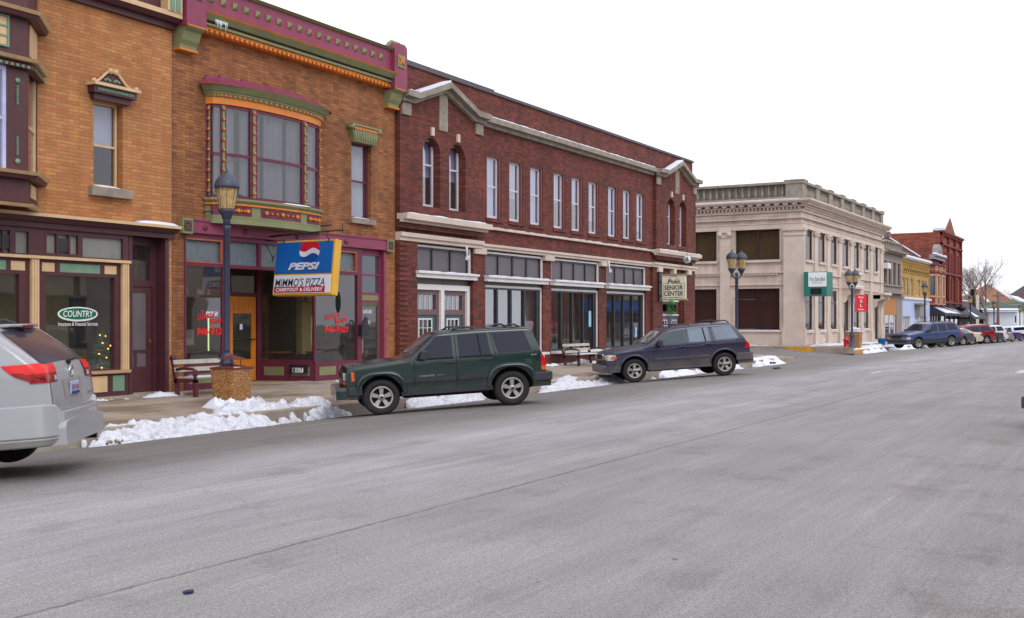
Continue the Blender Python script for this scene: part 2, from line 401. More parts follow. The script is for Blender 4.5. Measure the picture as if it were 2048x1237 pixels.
# main cornice
mb = MB(); path = [(X0, D), (B1, D)]
mb.band(path, 0, .1, 7.86, 7.98); mb.band(path, 0, .22, 7.98, 8.06, 0, .3); mb.band(path, 0, .12, 8.16, 8.95); mb.band(path, 0, .5, 9.1, 9.2); mb.build('cornice', maroon, b1)
co = bpy.context.scene.objects['cornice']
mb = MB(); mb.band(path, 0, .32, 8.06, 8.16); mb.band(path, 0, .25, 8.95, 9.1, 0, .5); mb.fb(B1 - .42, B1 - .02, 8.161, 8.949, .12, .34)
mb.build('cornice_moulding', tan, co)
mb = MB()
for k in (0, 1): mb.fb(B1 - .36 + k * .16, B1 - .24 + k * .16, 8.18, 8.93, .34, .355)
for i in range(6):                                           # swags in the frieze
    c0 = B1 - 1.2 - i * 1.35
    mb.tube([(c0 + (t / 10 - .5) * .9, D - .13, 8.62 - .22 * math.sin(math.pi * t / 10)) for t in range(11)], .022, 6)
    mb.ball((c0, D - .14, 8.4), .05)
    for k in (-.45, .45): mb.tube([(c0 + k, D - .13, 8.7), (c0 + k, D - .13, 8.36)], [.02, .035], 6)
mb.build('cornice_ornament', sage, co)
# canted bay
bay = [(PX(75) - 4.36, D), (PX(75) - 3.56, D - .8), (PX(75) - .8, D - .8), (PX(75), D)]
bx0, bx1 = bay[1][0], bay[2][0]
mb = MB(); mb.band(bay, -.02, 0, 3.72, 4.27); mb.band(bay, -.02, 0, 6.12, 9.05)
for p0, p1 in ((bay[0], bay[1]), (bay[2], bay[3])): pass
def onbay(seg, u0, u1, z0, z1, o, th, mb, m=0):
    a, b = Vector(bay[seg]), Vector(bay[seg + 1]); d = (b - a); l = d.length; d /= l; nn = Vector((d.y, -d.x))
    q = [a + d * u0 + nn * o, a + d * u1 + nn * o, a + d * u1 + nn * (o + th), a + d * u0 + nn * (o + th)]
    mb.add([(*p, z0) for p in q] + [(*p, z1) for p in q], [(0, 1, 2, 3), (4, 7, 6, 5), (0, 4, 5, 1), (1, 5, 6, 2), (2, 6, 7, 3), (3, 7, 4, 0)], m)
L1 = bx1 - bx0
for z0, z1 in ((4.27, 6.12),):
    onbay(1, 0, .08, z0, z1, -.06, .06, mb); onbay(1, L1 - .42, L1, z0, z1, -.06, .06, mb); onbay(1, 0, .42, z0, z1, -.1, .05, mb)
    onbay(1, L1 / 2 - .1, L1 / 2 + .1, z0, z1, -.06, .06, mb)
    for s_ in (0, 2): onbay(s_, 0, .14, z0, z1, -.06, .058, mb); onbay(s_, .99, 1.131, z0, z1, -.06, .058, mb)
mb.band(bay, -.02, .14, 4.13, 4.2, 0, .18); mb.band(bay, -.02, .12, 6.1, 6.17); mb.band(bay, -.02, .16, 7.0, 7.08, 0, .2)
bw = mb.build('bay_window', maroon, b1, 'maroon canted bay with tan mouldings and grid panel')
mb = MB()
for z, o in ((3.64, .06), (4.2, .2), (6.22, .18), (7.08, .22)): mb.band(bay, -.02, o, z, z + .055, 0, o + .05)
for seg, u0, u1, z0, z1 in ((1, L1 - 1.62, L1 - .62, 3.86, 4.08), (1, .3, 1.3, 3.86, 4.08), (2, .3, .85, 3.84, 4.08), (2, .2, .95, 6.4, 6.98), (1, L1 - 1.15, L1 - .42, 6.47, 6.95)): onbay(seg, u0, u1, z0, z1, .002, .02, mb)
mb.build('bay_moulding', tan, bw)
mb = MB()
for i in range(4): onbay(1, L1 - 1.19 + i * .255, L1 - 1.155 + i * .255, 6.43, 6.99, .022, .02, mb)
for i in range(4): onbay(1, L1 - 1.155, L1 - .42, 6.43 + i * .175, 6.465 + i * .175, .022, .015, mb)
for i in range(14): onbay(1, L1 - .1 - i * .11, L1 - .05 - i * .11, 6.105, 6.15, .12, .02, mb)
for i in range(8): onbay(2, .08 + i * .13, .13 + i * .13, 6.105, 6.15, .12, .02, mb)
for i in range(9):
    for z in (5.76 - i * .038, 4.86 - i * .038): onbay(1, L1 - .23, L1 - .19, z, z + .022, .001, .02, mb)
for z in (5.88, 4.44): mb.lathe([(0, -.03), (.045, -.03), (.05, 0), (0, 0)], (bx1 - .21, D - .8, z), 12, axis='y')
for i in range(4): mb.lathe([(.055, -.02), (.075, -.035), (.095, -.02)], (bx1 - .8 - i * .21, D - .825, 3.97), 14, axis='y')
split(mb, 'bay_ornament', sage, bw)
mb = MB(); onbay(1, L1 / 2 + .1, L1 / 2 + .17, 4.27, 6.1, -.05, .04, mb); onbay(1, L1 - .49, L1 - .42, 4.27, 6.1, -.05, .04, mb); onbay(1, L1 / 2 + .1, L1 - .42, 5.15, 5.21, -.05, .03, mb); onbay(1, L1/2+.1, L1 - .42, 6.03, 6.1, -.05, .039, mb)
f = split(mb, 'bay_sash', M('pale_blue_sash', (190, 194, 232), .4), bw)
mb = MB(); onbay(2, .14, .2, 4.27, 6.1, -.05, .04, mb); onbay(2, .93, .99, 4.27, 6.1, -.05, .04, mb); onbay(2, .14, .99, 5.1, 5.16, -.05, .03, mb); mb.build('bay_sash', tan, bw)
mb = MB(); onbay(1, .1, L1 - .1, 4.27, 6.1, -.045, .002, mb); onbay(2, .14, .99, 4.27, 6.1, -.045, .002, mb); onbay(0, .14, .99, 4.27, 6.1, -.045, .002, mb); split(mb, 'pane', glu, bw)
mb = MB(); onbay(1, .1, L1 - .1, 4.27, 6.1, -.2, .002, mb); onbay(2, .14, .99, 4.6, 6.1, -.2, .002, mb); split(mb, 'blind', blind, bw)
mb = MB()
for z in (3.73, 6.25, 9.0): mb.add([(*p, z) for p in bay], [(0, 1, 2, 3)])
split(mb, 'bay_floor', maroon, bw)
# storefront cornice, transoms, pilasters, display window, door
mb = MB(); path = [(bay[2][0] + .9, D), (B1 + .02, D)]; path0 = [(X0, D), (B1 + .02, D)]
mb.band(path0, 0, .08, 3.36, 3.47); mb.band(path0, 0, .14, 3.47, 3.56, 0, .24)
sc = mb.build('storefront_cornice', maroon, b1)
mb = MB(); mb.band(path0, 0, .28, 3.56, 3.62); mb.build('cornice_moulding', tan, sc)
mb = MB(); snowcap(mb, PX(262), PX(340), D - .27, D - .01, 3.621, .09, 3); mb.build('snow', snowm, sc)
mb = MB(); e0, e1 = D - .04, D + .1
tz0, tz1 = 2.82, 3.36
px = lambda x: PX(x)
tr = [(px(91), px(155)), (px(164), px(245)), (px(30), px(56)), (px(-60), px(20)), (px(-160), px(-70))]
hl = [(a, b, 2.86, 3.27) for a, b in tr]
wn = [(px(90), px(228), .62, 2.47), (px(-70), px(37), .62, 2.47), (px(-200), px(-100), .62, 2.47)]
for a, b, c, d in sheet(SF[0], SF[1], .06, 3.36, D, hl + wn): mb.box(a, b, D - .02, D + .08, c, d)
sf = mb.build('storefront', maroon, b1)
mb = MB()
for a, b, c, d in hl: mb.quad((a, D + .05, c), (b, D + .05, c), (b, D + .05, d), (a, D + .05, d))
split(mb, 'transom_glass', M('ribbed_transom', (134, 134, 128), .25, var=.1, scale=9, streak=.4), sf)
mb = MB(); a, b = px(113), px(136); mb.box(a - .0, b, D - .01, D + .04, 2.93, 3.2); mb.box(px(-5), px(18), D - .01, D + .04, 2.93, 3.2); split(mb, 'dark_vent', M('vent_screen', (46, 46, 54), .5), sf)
mb = MB()
for x in (90, 113.5, 137.5, 5, 20): mb.fb(px(x) - .02, px(x) + .02, 2.86, 3.27, -.04, .025)
mb.fb(px(91), px(155), 2.86, 2.9, -.04, .02)
split(mb, 'transom_bar', maroon, sf)
mb = MB()
mb.band([(SF[0], D), (SF[1], D)], .02, .12, 2.775, 2.83); mb.band([(SF[0], D), (SF[1], D)], .02, .1, .53, .59, 0, .13)
for a, b in ((58, 73), (240, 253), (-115, -97)):
    mb.fb(px(a), px(b), .59, 2.775, .02, .075)
    for k in range(3): c = px(a) + (px(b) - px(a)) * (k + .5) / 3; mb.fb(c - .022, c + .022, .6, 2.77, .075, .09)
for a, b in ((82, 107), (207.5, 231), (20, 48), (-85, -55)): mb.fb(px(a), px(b), 2.54, 2.71, .0205, .03)
for a, b in ((100, 148), (160, 213), (-30, 30)): mb.fb(px(a), px(b), .16, .48, .0205, .03)
split(mb, 'storefront_moulding', tan, sf)
mb = MB()
for a, b in ((118, 198), (-45, 10)): mb.fb(px(a), px(b), 2.54, 2.71, .0205, .029)
for a, b in ((224, 247), (40, 52)): mb.fb(px(a), px(b), .16, .48, .0205, .029)
split(mb, 'inset_panel', sage, sf)
for i, (a, b, c, d) in enumerate(wn):
    mb = MB(); mb.quad((a, D + .05, c), (b, D + .05, c), (b, D + .05, d), (a, D + .05, d)); dw = mb.build('display_window', gl, b1)
    if i == 0: dw1 = dw
grn = M('sign_green', (10, 104, 70), .4, var=.03, bump=0); wht = M('lettering_white', (232, 235, 238), .5, var=.02, bump=0)
oc = ((px(118) + px(198)) / 2, D + .046, PZ(158, 628, D))
def ellipse(c, a, b, n=40): return [(c[0] + a * math.cos(2 * math.pi * i / n), c[2] + b * math.sin(2 * math.pi * i / n)) for i in range(n)]
ow = (px(198) - px(118)) / 2
mb = MB(); mb.prism(ellipse(oc, ow, .135), D + .036, D + .041); mb.prism(ellipse((oc[0], 0, oc[2] - .012), ow, .14), D + .041, D + .044); dc = mb.build('window_decal', wht, dw1, 'green oval decal reading COUNTRY')
mb = MB(); mb.prism(ellipse(oc, ow - .035, .112), D + .03, D + .035); mb.build('decal_oval', grn, dc)
text('COUNTRY', ow * 1.5, .125, wht, dc, (oc[0], D + .029, oc[2]), bold=.008, shear=.12)
text('Insurance & Financial Services', ow * 1.98, .075, wht, dc, (oc[0], D + .035, oc[2] - .2), bold=.004)
# recessed door
dx0, dx1 = dr
mb = MB(); zt = 2.36
for a, b, c, d in sheet(dx0, dx1, .06, 3.36, D, [(dx0 + .12, dx1 - .26, 2.46, 3.2), (dx0 + .02, dx1 - .2, .07, 2.32)]): mb.box(a, b, D + .28, D + .36, c, d)
mb.box(dx0 - .004, dx0 + .1, D + .02, D + .28, .06, 3.36); mb.box(dx1 - .1, dx1 + .0, D - .0, D + .28, .06, 3.36)
df = mb.build('door_frame', maroon, b1)
mb = MB(); mb.quad((dx0 + .12, D + .31, 2.46), (dx1 - .26, D + .31, 2.46), (dx1 - .26, D + .31, 3.2), (dx0 + .12, D + .31, 3.2)); tp = mb.build('transom_glass', glb, df)
mb = MB(); m_ = (dx0 + dx1) / 2 - .07; mb.box(m_ - .03, m_ + .03, D + .345, D + .37, 2.46, 3.2); mb.box(dx0 + .12, dx1 - .26, D + .35, D + .372, 2.84, 2.9); mb.build('transom_bar', M('red_brown_bar', (110, 40, 36), .5), df)
a, b = dx0 + .03, dx1 - .21; mb = MB(); mm = (a + b) / 2
for p in sheet(a, b, .08, 2.31, D, [(a + .1, b - .14, .98, 2.2), (a + .1, mm - .04, .62, .92), (mm + .02, b - .14, .62, .92)]): mb.box(p[0], p[1], D + .3, D + .34, p[2], p[3])
do = mb.build('door', maroon, b1, 'maroon screen door')
mb = MB(); mb.quad((a + .1, D + .32, .62), (b - .14, D + .32, .62), (b - .14, D + .32, 2.2), (a + .1, D + .32, 2.2)); mb.build('screen', M('door_screen', (104, 96, 100), .4, var=.12, scale=1.5, streak=.3), do)
mb = MB(); mb.box(b - .11, b - .07, D + .26, D + .3, 1.08, 1.22); mb.ball((b - .09, D + .24, 1.15), .025); mb.build('door_handle', M('brass', (150, 120, 60), .35, .8), do)

# ================================================================ BUILDING 2: pizza restaurant in stained orange brick with purple trim
b2 = thing('brick_storefront_building', 'stained orange brick building with purple and green cornice and a pizza shop below', 'building', (B1, D, 0))
bwx0, bwx1 = PX(411), PX(634); RX0, RX1 = PX(703), PX(738)
holes = [(bwx0 + .15, bwx1 - .15, 4.35, 6.45), (RX0, RX1 + .1, 4.32, 6.33), (PX(368), PX(771), .06, 3.55)]
shell(b2, B1 + .004, B2 - .004, 8.9, holes, brP, brS, inner=M('dim_restaurant_wall', (176, 158, 128)))
# great cornice
mb = MB(); path = [(B1 + .05, D), (B2 - .05, D)]; pi = [(B1 + .62, D), (B2 - .5, D)]
mb.band(path, .0, .3, 8.42, 8.98); mb.band(pi, .0, .2, 8.0, 8.42)
mb.fb(B1 + .03, B1 + .6, 7.95, 9.1, 0, .42); mb.fb(B2 - .58, B2 + .0, 7.95, 9.06, 0, .42)
mb.prism([(B2 - .58, 9.06), (B2, 9.06), (B2 - .02, 9.16), (B2 - .12, 9.22), (B2 - .45, 9.22), (B2 - .56, 9.16)], D - .42, D + .1)
co = mb.build('cornice', purple, b2, 'purple metal cornice with green studs')
mb = MB(); mb.band(path, 0, .34, 8.98, 9.03, 0, .42); mb.band(pi, .2, .36, 8.22, 8.34, 0, .46); mb.band(pi, .2, .3, 8.12, 8.18)
mb.tube([(B2 - .62, D - .2, 9.05), (B2 - .56, D - .2, 9.2), (B2 - .45, D - .2, 9.27), (B2 - .12, D - .2, 9.27), (B2 - .0, D - .2, 9.18), (B2 + .03, D - .2, 9.0)], .06, 8)
for xa in (B1 + .06, B2 - .55):
    pr = [(D - .0, 7.5), (D - .16, 7.5), (D - .17, 7.58), (D - .24, 7.68), (D - .3, 7.86), (D - .4, 7.92), (D - .4, 7.95), (D, 7.95)]
    mb.prism(pr, xa, xa + .5, 'x')
n = 18; s0, s1 = PX(422, D - .3), PX(761, D - .3)
for i in range(n):
    x = s0 + (s1 - s0) * i / (n - 1); q = .075; y = D - .3; z = 8.72
    mb.add([(x - q, y, z - q), (x + q, y, z - q), (x + q, y, z + q), (x - q, y, z + q), (x - q, y - .02, z - q), (x + q, y - .02, z - q), (x + q, y - .02, z + q), (x - q, y - .02, z + q), (x, y - .09, z)],
           [(0, 1, 5, 4), (1, 2, 6, 5), (2, 3, 7, 6), (3, 0, 4, 7), (4, 5, 8), (5, 6, 8), (6, 7, 8), (7, 4, 8)])
for x in (B1 + .32, B2 - .3): mb.fb(x - .17, x + .17, 8.56, 8.9, .42, .45)
mb.build('cornice_moulding', olive, co)
mb = MB(); mb.band(pi, .2, .44, 8.34, 8.38, 0, .47); mb.band(pi, 0, .24, 8.06, 8.12); mb.band(pi, 0, .2, 7.98, 8.02)
for xa in (B1 + .05, B2 - .56): mb.fb(xa, xa + .52, 7.945, 7.975, .0, .43); mb.fb(xa, xa + .52, 7.46, 7.5, 0, .19)
n = 44
for i in range(n): x = B1 + .75 + (B2 - B1 - 1.35) * i / (n - 1); mb.fb(x - .045, x + .045, 7.99, 8.06, .2, .27)
for x in (B1 + .32, B2 - .3):
    for k in (-1, 1): mb.tube([(x - .11, D - .465, 8.73 - .11 * k), (x, D - .465, 8.73), (x + .11, D - .465, 8.73 + .11 * k)], .018, 6)
    mb.lathe([(.05, -.015), (.07, -.015), (.07, 0)], (x, D - .45, 8.73), 12, axis='y')
mb.build('cornice_dentil', orange, co)
ic = MB()
random.seed(3)
for i in range(9): x = PX(432 + i * 2.8, D - .46); ic.tube([(x, D - .46, 8.24), (x, D - .46, 8.24 - random.uniform(.08, .3))], [.014, .002], 5)
ic.build('icicle', M('ice', (220, 228, 240), .1), co)
# bow window
nb = 14; xm = (bwx0 + bwx1) / 2; hw = (bwx1 - bwx0) / 2; dep = .55
def bow(o=0, k=1): return [(xm + hw * k * math.sin((i / nb - .5) * math.pi * .98), D - dep * (math.cos((i / nb - .5) * math.pi) ** .8 if abs(i / nb - .5) < .499 else 0)) for i in range(nb + 1)]
bp = bow()
mb = MB(); mb.band(bp, -.5, .0, 3.91, 4.25); mb.band(bp, -.02, .02, 3.78, 3.86); mb.band(bp, -.02, .0, 3.86, 3.92); mb.band(bp, -.02, .03, 4.24, 4.3, 0, .09); mb.band(bp, -.02, .09, 4.3, 4.35)
bwn = mb.build('bow_window', olive, b2, 'green and purple bow window with curtains')
mb = MB(); mb.band(bp, -.02, .02, 6.6, 6.68, 0, .08); mb.band(bp, -.02, .09, 6.68, 6.73); mb.band(bp, -.02, .12, 6.72, 6.86, 0, .24); mb.build('window_cornice', olive, bwn)
mb = MB(); mb.add([(*p, 3.79) for p in bp], [list(range(nb + 1))]); mb.build('soffit', olive, bwn)
mb = MB(); mb.band(bp, -.02, .045, 4.2, 4.24); mb.band(bp, -.02, .01, 6.45, 6.6)
for i in range(34):
    t = (i + .5) / 34; k = t * nb; j = int(k); fr = k - j; a, b = Vector(bp[j]), Vector(bp[min(j + 1, nb)]); p = a.lerp(b, fr); mb.box(p.x - .03, p.x + .03, p.y - .07, p.y, 6.62, 6.7)
def onpath(pth, k, o):
    j = min(int(k), nb - 1); a, b = Vector(pth[j]), Vector(pth[j + 1]); d = (b - a).normalized(); return a.lerp(b, k - j) + Vector((d.y, -d.x)) * o
for k0, k1 in ((2.6, 4.4), (5.5, 8.5), (9.6, 11.4)):
    for q in range(7):
        p = onpath(bp, k0 + (k1 - k0) * (q + .5) / 7, .02); r = .055 if q in (0, 3, 6) else .03; mb.ball((p.x, p.y, 4.08), r, 0, 8, 5)
posts = [0, 2.2, 4.8, 9.2, 11.8, nb]
for k in posts[1:-1] + [.5, nb - .5]:
    for q in range(9): p = onpath(bp, k, .03); mb.ball((p.x, p.y, 4.5 + q * .23), .035, 0, 8, 5)
mb.build('gilt_ornament', orange, bwn)
mb = MB()
def panel(mb, pth, k0, k1, z0, z1, o, n=6):
    q = [onpath(pth, k0 + (k1 - k0) * i / n, o) for i in range(n + 1)]
    mb.add([(*p, z0) for p in q] + [(*p, z1) for p in q], [(i, i + 1, n + 2 + i, n + 1 + i) for i in range(n)])
for k0, k1 in ((2.4, 4.6), (5.3, 8.7), (9.4, 11.6), (12.2, 13.3), (.7, 1.8)): panel(mb, bp, k0, k1, 3.97, 4.18, .006)
for k in posts:
    k = min(max(k, .3), nb - .3); a, b = onpath(bp, k - .28, -.01), onpath(bp, min(k + .28, nb), -.01)
    d = (b - a).normalized(); n_ = Vector((d.y, -d.x)) * .09
    q = [a - n_, b - n_, b, a]; mb.add([(*p, 4.35) for p in q] + [(*p, 6.47) for p in q], [(0, 1, 5, 4), (1, 2, 6, 5), (2, 3, 7, 6), (3, 0, 4, 7)])
for i in range(len(posts) - 1):
    a, b = posts[i] + .25, posts[i + 1] - .25
    for z in (4.36, 5.3, 6.38):
        q = [onpath(bp, a + (b - a) * j / 4, -.03) for j in range(5)]
        for j in range(4):
            dd = (q[j + 1] - q[j]).normalized(); nn = Vector((dd.y, -dd.x)) * .05; pp = [q[j], q[j + 1], q[j + 1] - nn, q[j] - nn]
            mb.add([(*p, z) for p in pp] + [(*p, z + .07) for p in pp], [(0, 1, 2, 3), (4, 7, 6, 5), (0, 4, 5, 1), (2, 6, 7, 3)])
mb.build('window_frame', purd, bwn)
mb = MB()
for k in posts[1:-1] + [.5, nb - .5]:
    a, b = onpath(bp, k - .11, .0), onpath(bp, min(k + .11, nb), .0); mb.add([(a.x, a.y - .004, 4.4), (b.x, b.y - .004, 4.4), (b.x, b.y - .004, 6.42), (a.x, a.y - .004, 6.42)], [(0, 1, 2, 3)])
split(mb, 'window_post_panel', olive, bwn)
mb = MB(); panel(mb, bp, .1, nb - .1, 4.36, 6.45, -.05, 14); mb.build('pane', gla, bwn)
mb = MB(); b3 = [(xm + (p[0] - xm) * .93, p[1] + .16) for p in bp]
N_ = 90; q = [onpath(b3, .3 + (nb - .6) * i / N_, .035 * math.sin(i * 1.7) + .01 * math.sin(i * 5)) for i in range(N_ + 1)]
mb.add([(*p, 4.4) for p in q] + [(*p, 6.4) for p in q], [(i, i + 1, N_ + 2 + i, N_ + 1 + i) for i in range(N_) if math.sin(i * .41) + .5 * math.sin(i * .93) < .75], 0, True); mb.build('curtain', M('grey_lace_curtain', (128, 124, 130), .9, var=.2, scale=6, streak=.7), bwn)
mb = MB(); hp = [(xm + (p[0] - xm) * 1.05, p[1] - .02) for p in bp]
fr = off(hp, .2); bk = [(xm + (p[0] - xm) * 1.03, D) for p in bp]
hz = [7.0 + .13 * math.sin(math.pi * i / nb) for i in range(nb + 1)]
for i in range(nb):
    mb.add([(*fr[i], 6.86), (*fr[i + 1], 6.86), (*bk[i + 1], hz[i + 1]), (*bk[i], hz[i]), (*fr[i], 6.84), (*fr[i + 1], 6.84)], [(0, 1, 2, 3), (4, 5, 1, 0)])
for i in range(nb): mb.box(bk[i][0], bk[i + 1][0], D - .05, D, hz[i] - .05, hz[i] + .05 + .02 * (i % 2))
mb.build('window_roof', M('faded_purple_roof', (142, 54, 84), .6, var=.2, scale=2.5), bwn)
mb = MB()
p4 = onpath(bp, 4, 0); snowcap(mb, onpath(bp, 1.5, 0).x, onpath(bp, 3.4, 0).x, D - .42, D - .2, 4.351, .06); snowcap(mb, onpath(bp, 7, 0).x, onpath(bp, 9.5, 0).x, D - .62, D - .4, 4.351, .05); split(mb, 'snow', snowm, bwn)
mb = MB()
for x, z in ((PX(407), 4.02), (PX(640), 4.0), (PX(645), 4.02)): mb.tube([(x, D, z), (x, D - .25, z + .01)], .012, 6); mb.ball((x, D - .27, z), .025)
split(mb, 'wall_hook', blackf, b2)
# right window with flared hood
rw = sashwin(b2, RX0, RX1 + .1, 4.32, 6.33, .12, purd, .5, curt, 1, 'narrow purple sash window under a green flared hood', g=gla)
mb = MB(); mb.fb(RX0 - .08, RX1 + .2, 4.18, 4.32, -.05, .1); mb.build('window_sill', stoned, rw)
mb = MB(); snowcap(mb, RX0, RX1, D - .09, D + .1, 4.321, .04); mb.build('snow', snowm, rw)
mb = MB(); a, b = RX0 - .03, RX1 + .13
mb.prism([(a, 6.33), (b, 6.33), (b + .05, 6.5), (b + .13, 6.66), (a - .13, 6.66), (a - .05, 6.5)], D - .14, D); mb.fb(a - .16, b + .16, 6.74, 6.79, 0, .2)
for i in range(9):
    t = (i + .5) / 9; mb.tube([(a + (b - a) * t, D - .145, 6.35), (a - .1 + (b - a + .2) * t, D - .15, 6.65)], .018, 6)
for x in (a - .12, b + .12): mb.lathe([(0, -.21), (.06, -.21), (.06, 0)], (x, D, 6.7), 12, axis='y')
hd = mb.build('window_hood', olive, rw); mb = MB(); mb.fb(a - .1, b + .1, 6.66, 6.74, 0, .16); mb.build('hood_band', orange, hd)
# storefront beam and corner blocks
mb = MB(); mb.fb(PX(378), PX(768), 3.53, 3.8, -.05, .1); mb.fb(PX(378), PX(768), 3.8, 3.84, 0, .13)
sb = mb.build('storefront_beam', purple, b2)
mb = MB()
for x in (PX(404), PX(484), PX(588), PX(686)): mb.lathe([(0, -.03), (.06, -.02), (.07, 0)], (x, D - .1, 3.66), 12, axis='y')
split(mb, 'beam_rosette', purd, sb)
for x in (PX(357), PX(768)):
    mb = MB(); mb.fb(x, x + .3, 3.5, 3.84, 0, .13); k = mb.build('corner_block', olive, b2)
    mb = MB(); mb.fb(x + .04, x + .26, 3.55, 3.79, .13, .14)
    for q in range(8): mb.ball((x + .15 + .075 * math.cos(q * .785), D - .14, 3.67 + .08 * math.sin(q * .785)), .028, 0, 6, 4)
    mb.build('block_ornament', M('bronze_brown', (92, 72, 62), .5, bump=.6), k)
# storefront
sx0, sx1 = PX(368), PX(771); cl = PX(446); rc = PX(629.6); jd = PX(714)
mb = MB(); TB = 2.80
trs = [(PX(371), PX(443), 2.88, 3.42), (PX(458), PX(516), 2.88, 3.42), (PX(521), PX(600), 2.88, 3.42), (PX(606), PX(672), 2.88, 3.42), (PX(677), PX(712), 2.88, 3.42)]
for a, b, c, d in sheet(sx0, PX(723), 2.8, 3.53, D, trs): mb.box(a, b, D - .02, D + .1, c, d)
mb.box(sx0, sx0 + .05, D - .02, D + .1, .06, TB); mb.box(PX(714), PX(723), D - .02, D + .1, .06, 2.8)
mb.box(sx0 + .05, cl, D - .02, D + .1, .06, .62); mb.box(rc, PX(714), D - .02, D + .1, .06, .55)
mb.box(rc - .03, rc + .03, D - .01, D + .05, .55, TB) ; mb.box(cl - .02, cl + .02, D, D + .05, .62, TB)
fr2 = mb.build('storefront', purd, b2)
mb = MB(); dx0_, dx1_ = 20.05, 21.0; yd = D + 1.45
for (xa, ya), (xb, yb) in (((cl, D + .02), (dx0_ - .08, yd)), ((rc, D + .02), (dx1_ + .14, yd))):
    n_ = Vector((yb - ya, -(xb - xa))).normalized() * .06
    mb.add([(xa, ya, .06), (xb, yb, .06), (xb + n_.x, yb + n_.y, .06), (xa + n_.x, ya + n_.y, .06), (xa, ya, .6), (xb, yb, .6), (xb + n_.x, yb + n_.y, .6), (xa + n_.x, ya + n_.y, .6)], [(0, 1, 5, 4), (2, 3, 7, 6), (4, 5, 6, 7), (0, 4, 7, 3), (1, 2, 6, 5)])
mb.box(dx0_ - .1, dx0_ - .02, yd - .04, yd + .06, .06, 3.4); mb.box(dx1_ + .02, dx1_ + .16, yd - .04, yd + .06, .06, 3.4); mb.box(dx0_ - .02, dx1_ + .02, yd - .03, yd + .05, 2.2, 2.3)
split(mb, 'entry_frame', purd, b2)
mb = MB(); mb.box(cl, rc, D + .12, yd + .3, 3.4, 3.5); mb.build('entry_ceiling', M('entry_ceiling', (150, 140, 130)), b2)
mb = MB()
for a, b, c, d in trs: mb.quad((a, D + .06, c), (b, D + .06, c), (b, D + .06, d), (a, D + .06, d))
split(mb, 'transom_glass', M('rippled_transom_glass', (106, 118, 124), .18, var=.14, scale=11, bump=.6), fr2)
mb = MB()
for a, b, c, d in (trs[0], trs[4]):
    for p in ((a, b, d - .035, d), (a, b, c, c + .03), (b - .04, b, c + .03, d - .035)): mb.fb(*p, -.03, .03)
split(mb, 'transom_bar', M('rust_orange_trim', (168, 84, 48), .5), fr2)
for (xa, ya), (xb, yb), z0, lab in (((sx0 + .05, D + .03), (cl - .02, D + .03), .62, 'display pane lettered CARRY OUT & DELIVERY 946-9123'), ((cl, D + .03), (dx0_ - .1, yd), .6, None), ((rc, D + .03), (dx1_ + .16, yd), .6, None), ((rc + .03, D + .03), (PX(714), D + .03), .55, 'display pane with red CARRY OUT lettering')):
    mb = MB(); mb.quad((xa, ya, z0), (xb, yb, z0), (xb, yb, TB), (xa, ya, TB)); g_ = mb.build('display_window', glb, b2, lab)
    if lab and '9123' in lab: gw1 = g_
    elif lab: gw2 = g_
mb = MB(); mb.quad((dx0_, yd + .02, 2.3), (dx1_, yd + .02, 2.3), (dx1_, yd + .02, 3.4), (dx0_, yd + .02, 3.4)); mb.build('transom_glass', glb, b2)
redl = M('red_lettering', (226, 22, 24), .45, var=.02, bump=0)
for gw, x0, x1, z in ((gw1, PX(394), PX(453), PZ(420, 663)), (gw2, PX(650), PX(698), PZ(675, 659))):
    xm_ = (x0 + x1) / 2; W_ = x1 - x0; up = Vector((-.22, 0, 1)).normalized(); xd = Vector((1, 0, .14)).normalized(); y = D + .022
    text('946-9123', W_, .17, redl, gw, (xm_, y, z), bold=.045, shear=.25)
    text('CARRY OUT', W_ * .62, .12, redl, gw, (xm_ - W_ * .17, y, z + .34), xd, bold=.02, shear=.3); text('&', W_ * .1, .07, redl, gw, (xm_, y, z + .245), bold=.02)
    text('DELIVERY', W_ * .52, .12, redl, gw, (xm_ + W_ * .22, y, z + .23), xd, bold=.02, shear=.3)
nb_, nr_ = M('decal_blue', (28, 52, 120), .4, bump=0), M('decal_red', (190, 30, 40), .4, bump=0)
xa, xb, zz = PX(399), PX(440), PZ(420, 628)
mb = MB(); mb.box(xa, xb, D + .034, D + .036, zz - .1, zz + .09); s_ = mb.build('window_decal', nb_, gw1)
text('PEPSI', (xb - xa) * .62, .1, wht, s_, (xa + (xb - xa) * .64, D + .033, zz), bold=.03, shear=.25)
mb = MB(); mb.lathe([(0, 0), (.07, 0), (.07, .003)], (xa + .13, D + .031, zz + .02), 20, axis='y'); mb.build('decal_ball', nr_, s_)
mb = MB(); mb.prism(ellipse((PX(678), 0, PZ(675, 605)), .13, .31), D + .034, D + .036); mb.prism(ellipse((PX(678), 0, PZ(675, 605)), .115, .29), D + .03, D + .0335, m=1); mb.build('oval_decal', [M('pale_outline', (150, 170, 170), .4), M('dark_oval', (40, 44, 50), .2)], gw2)
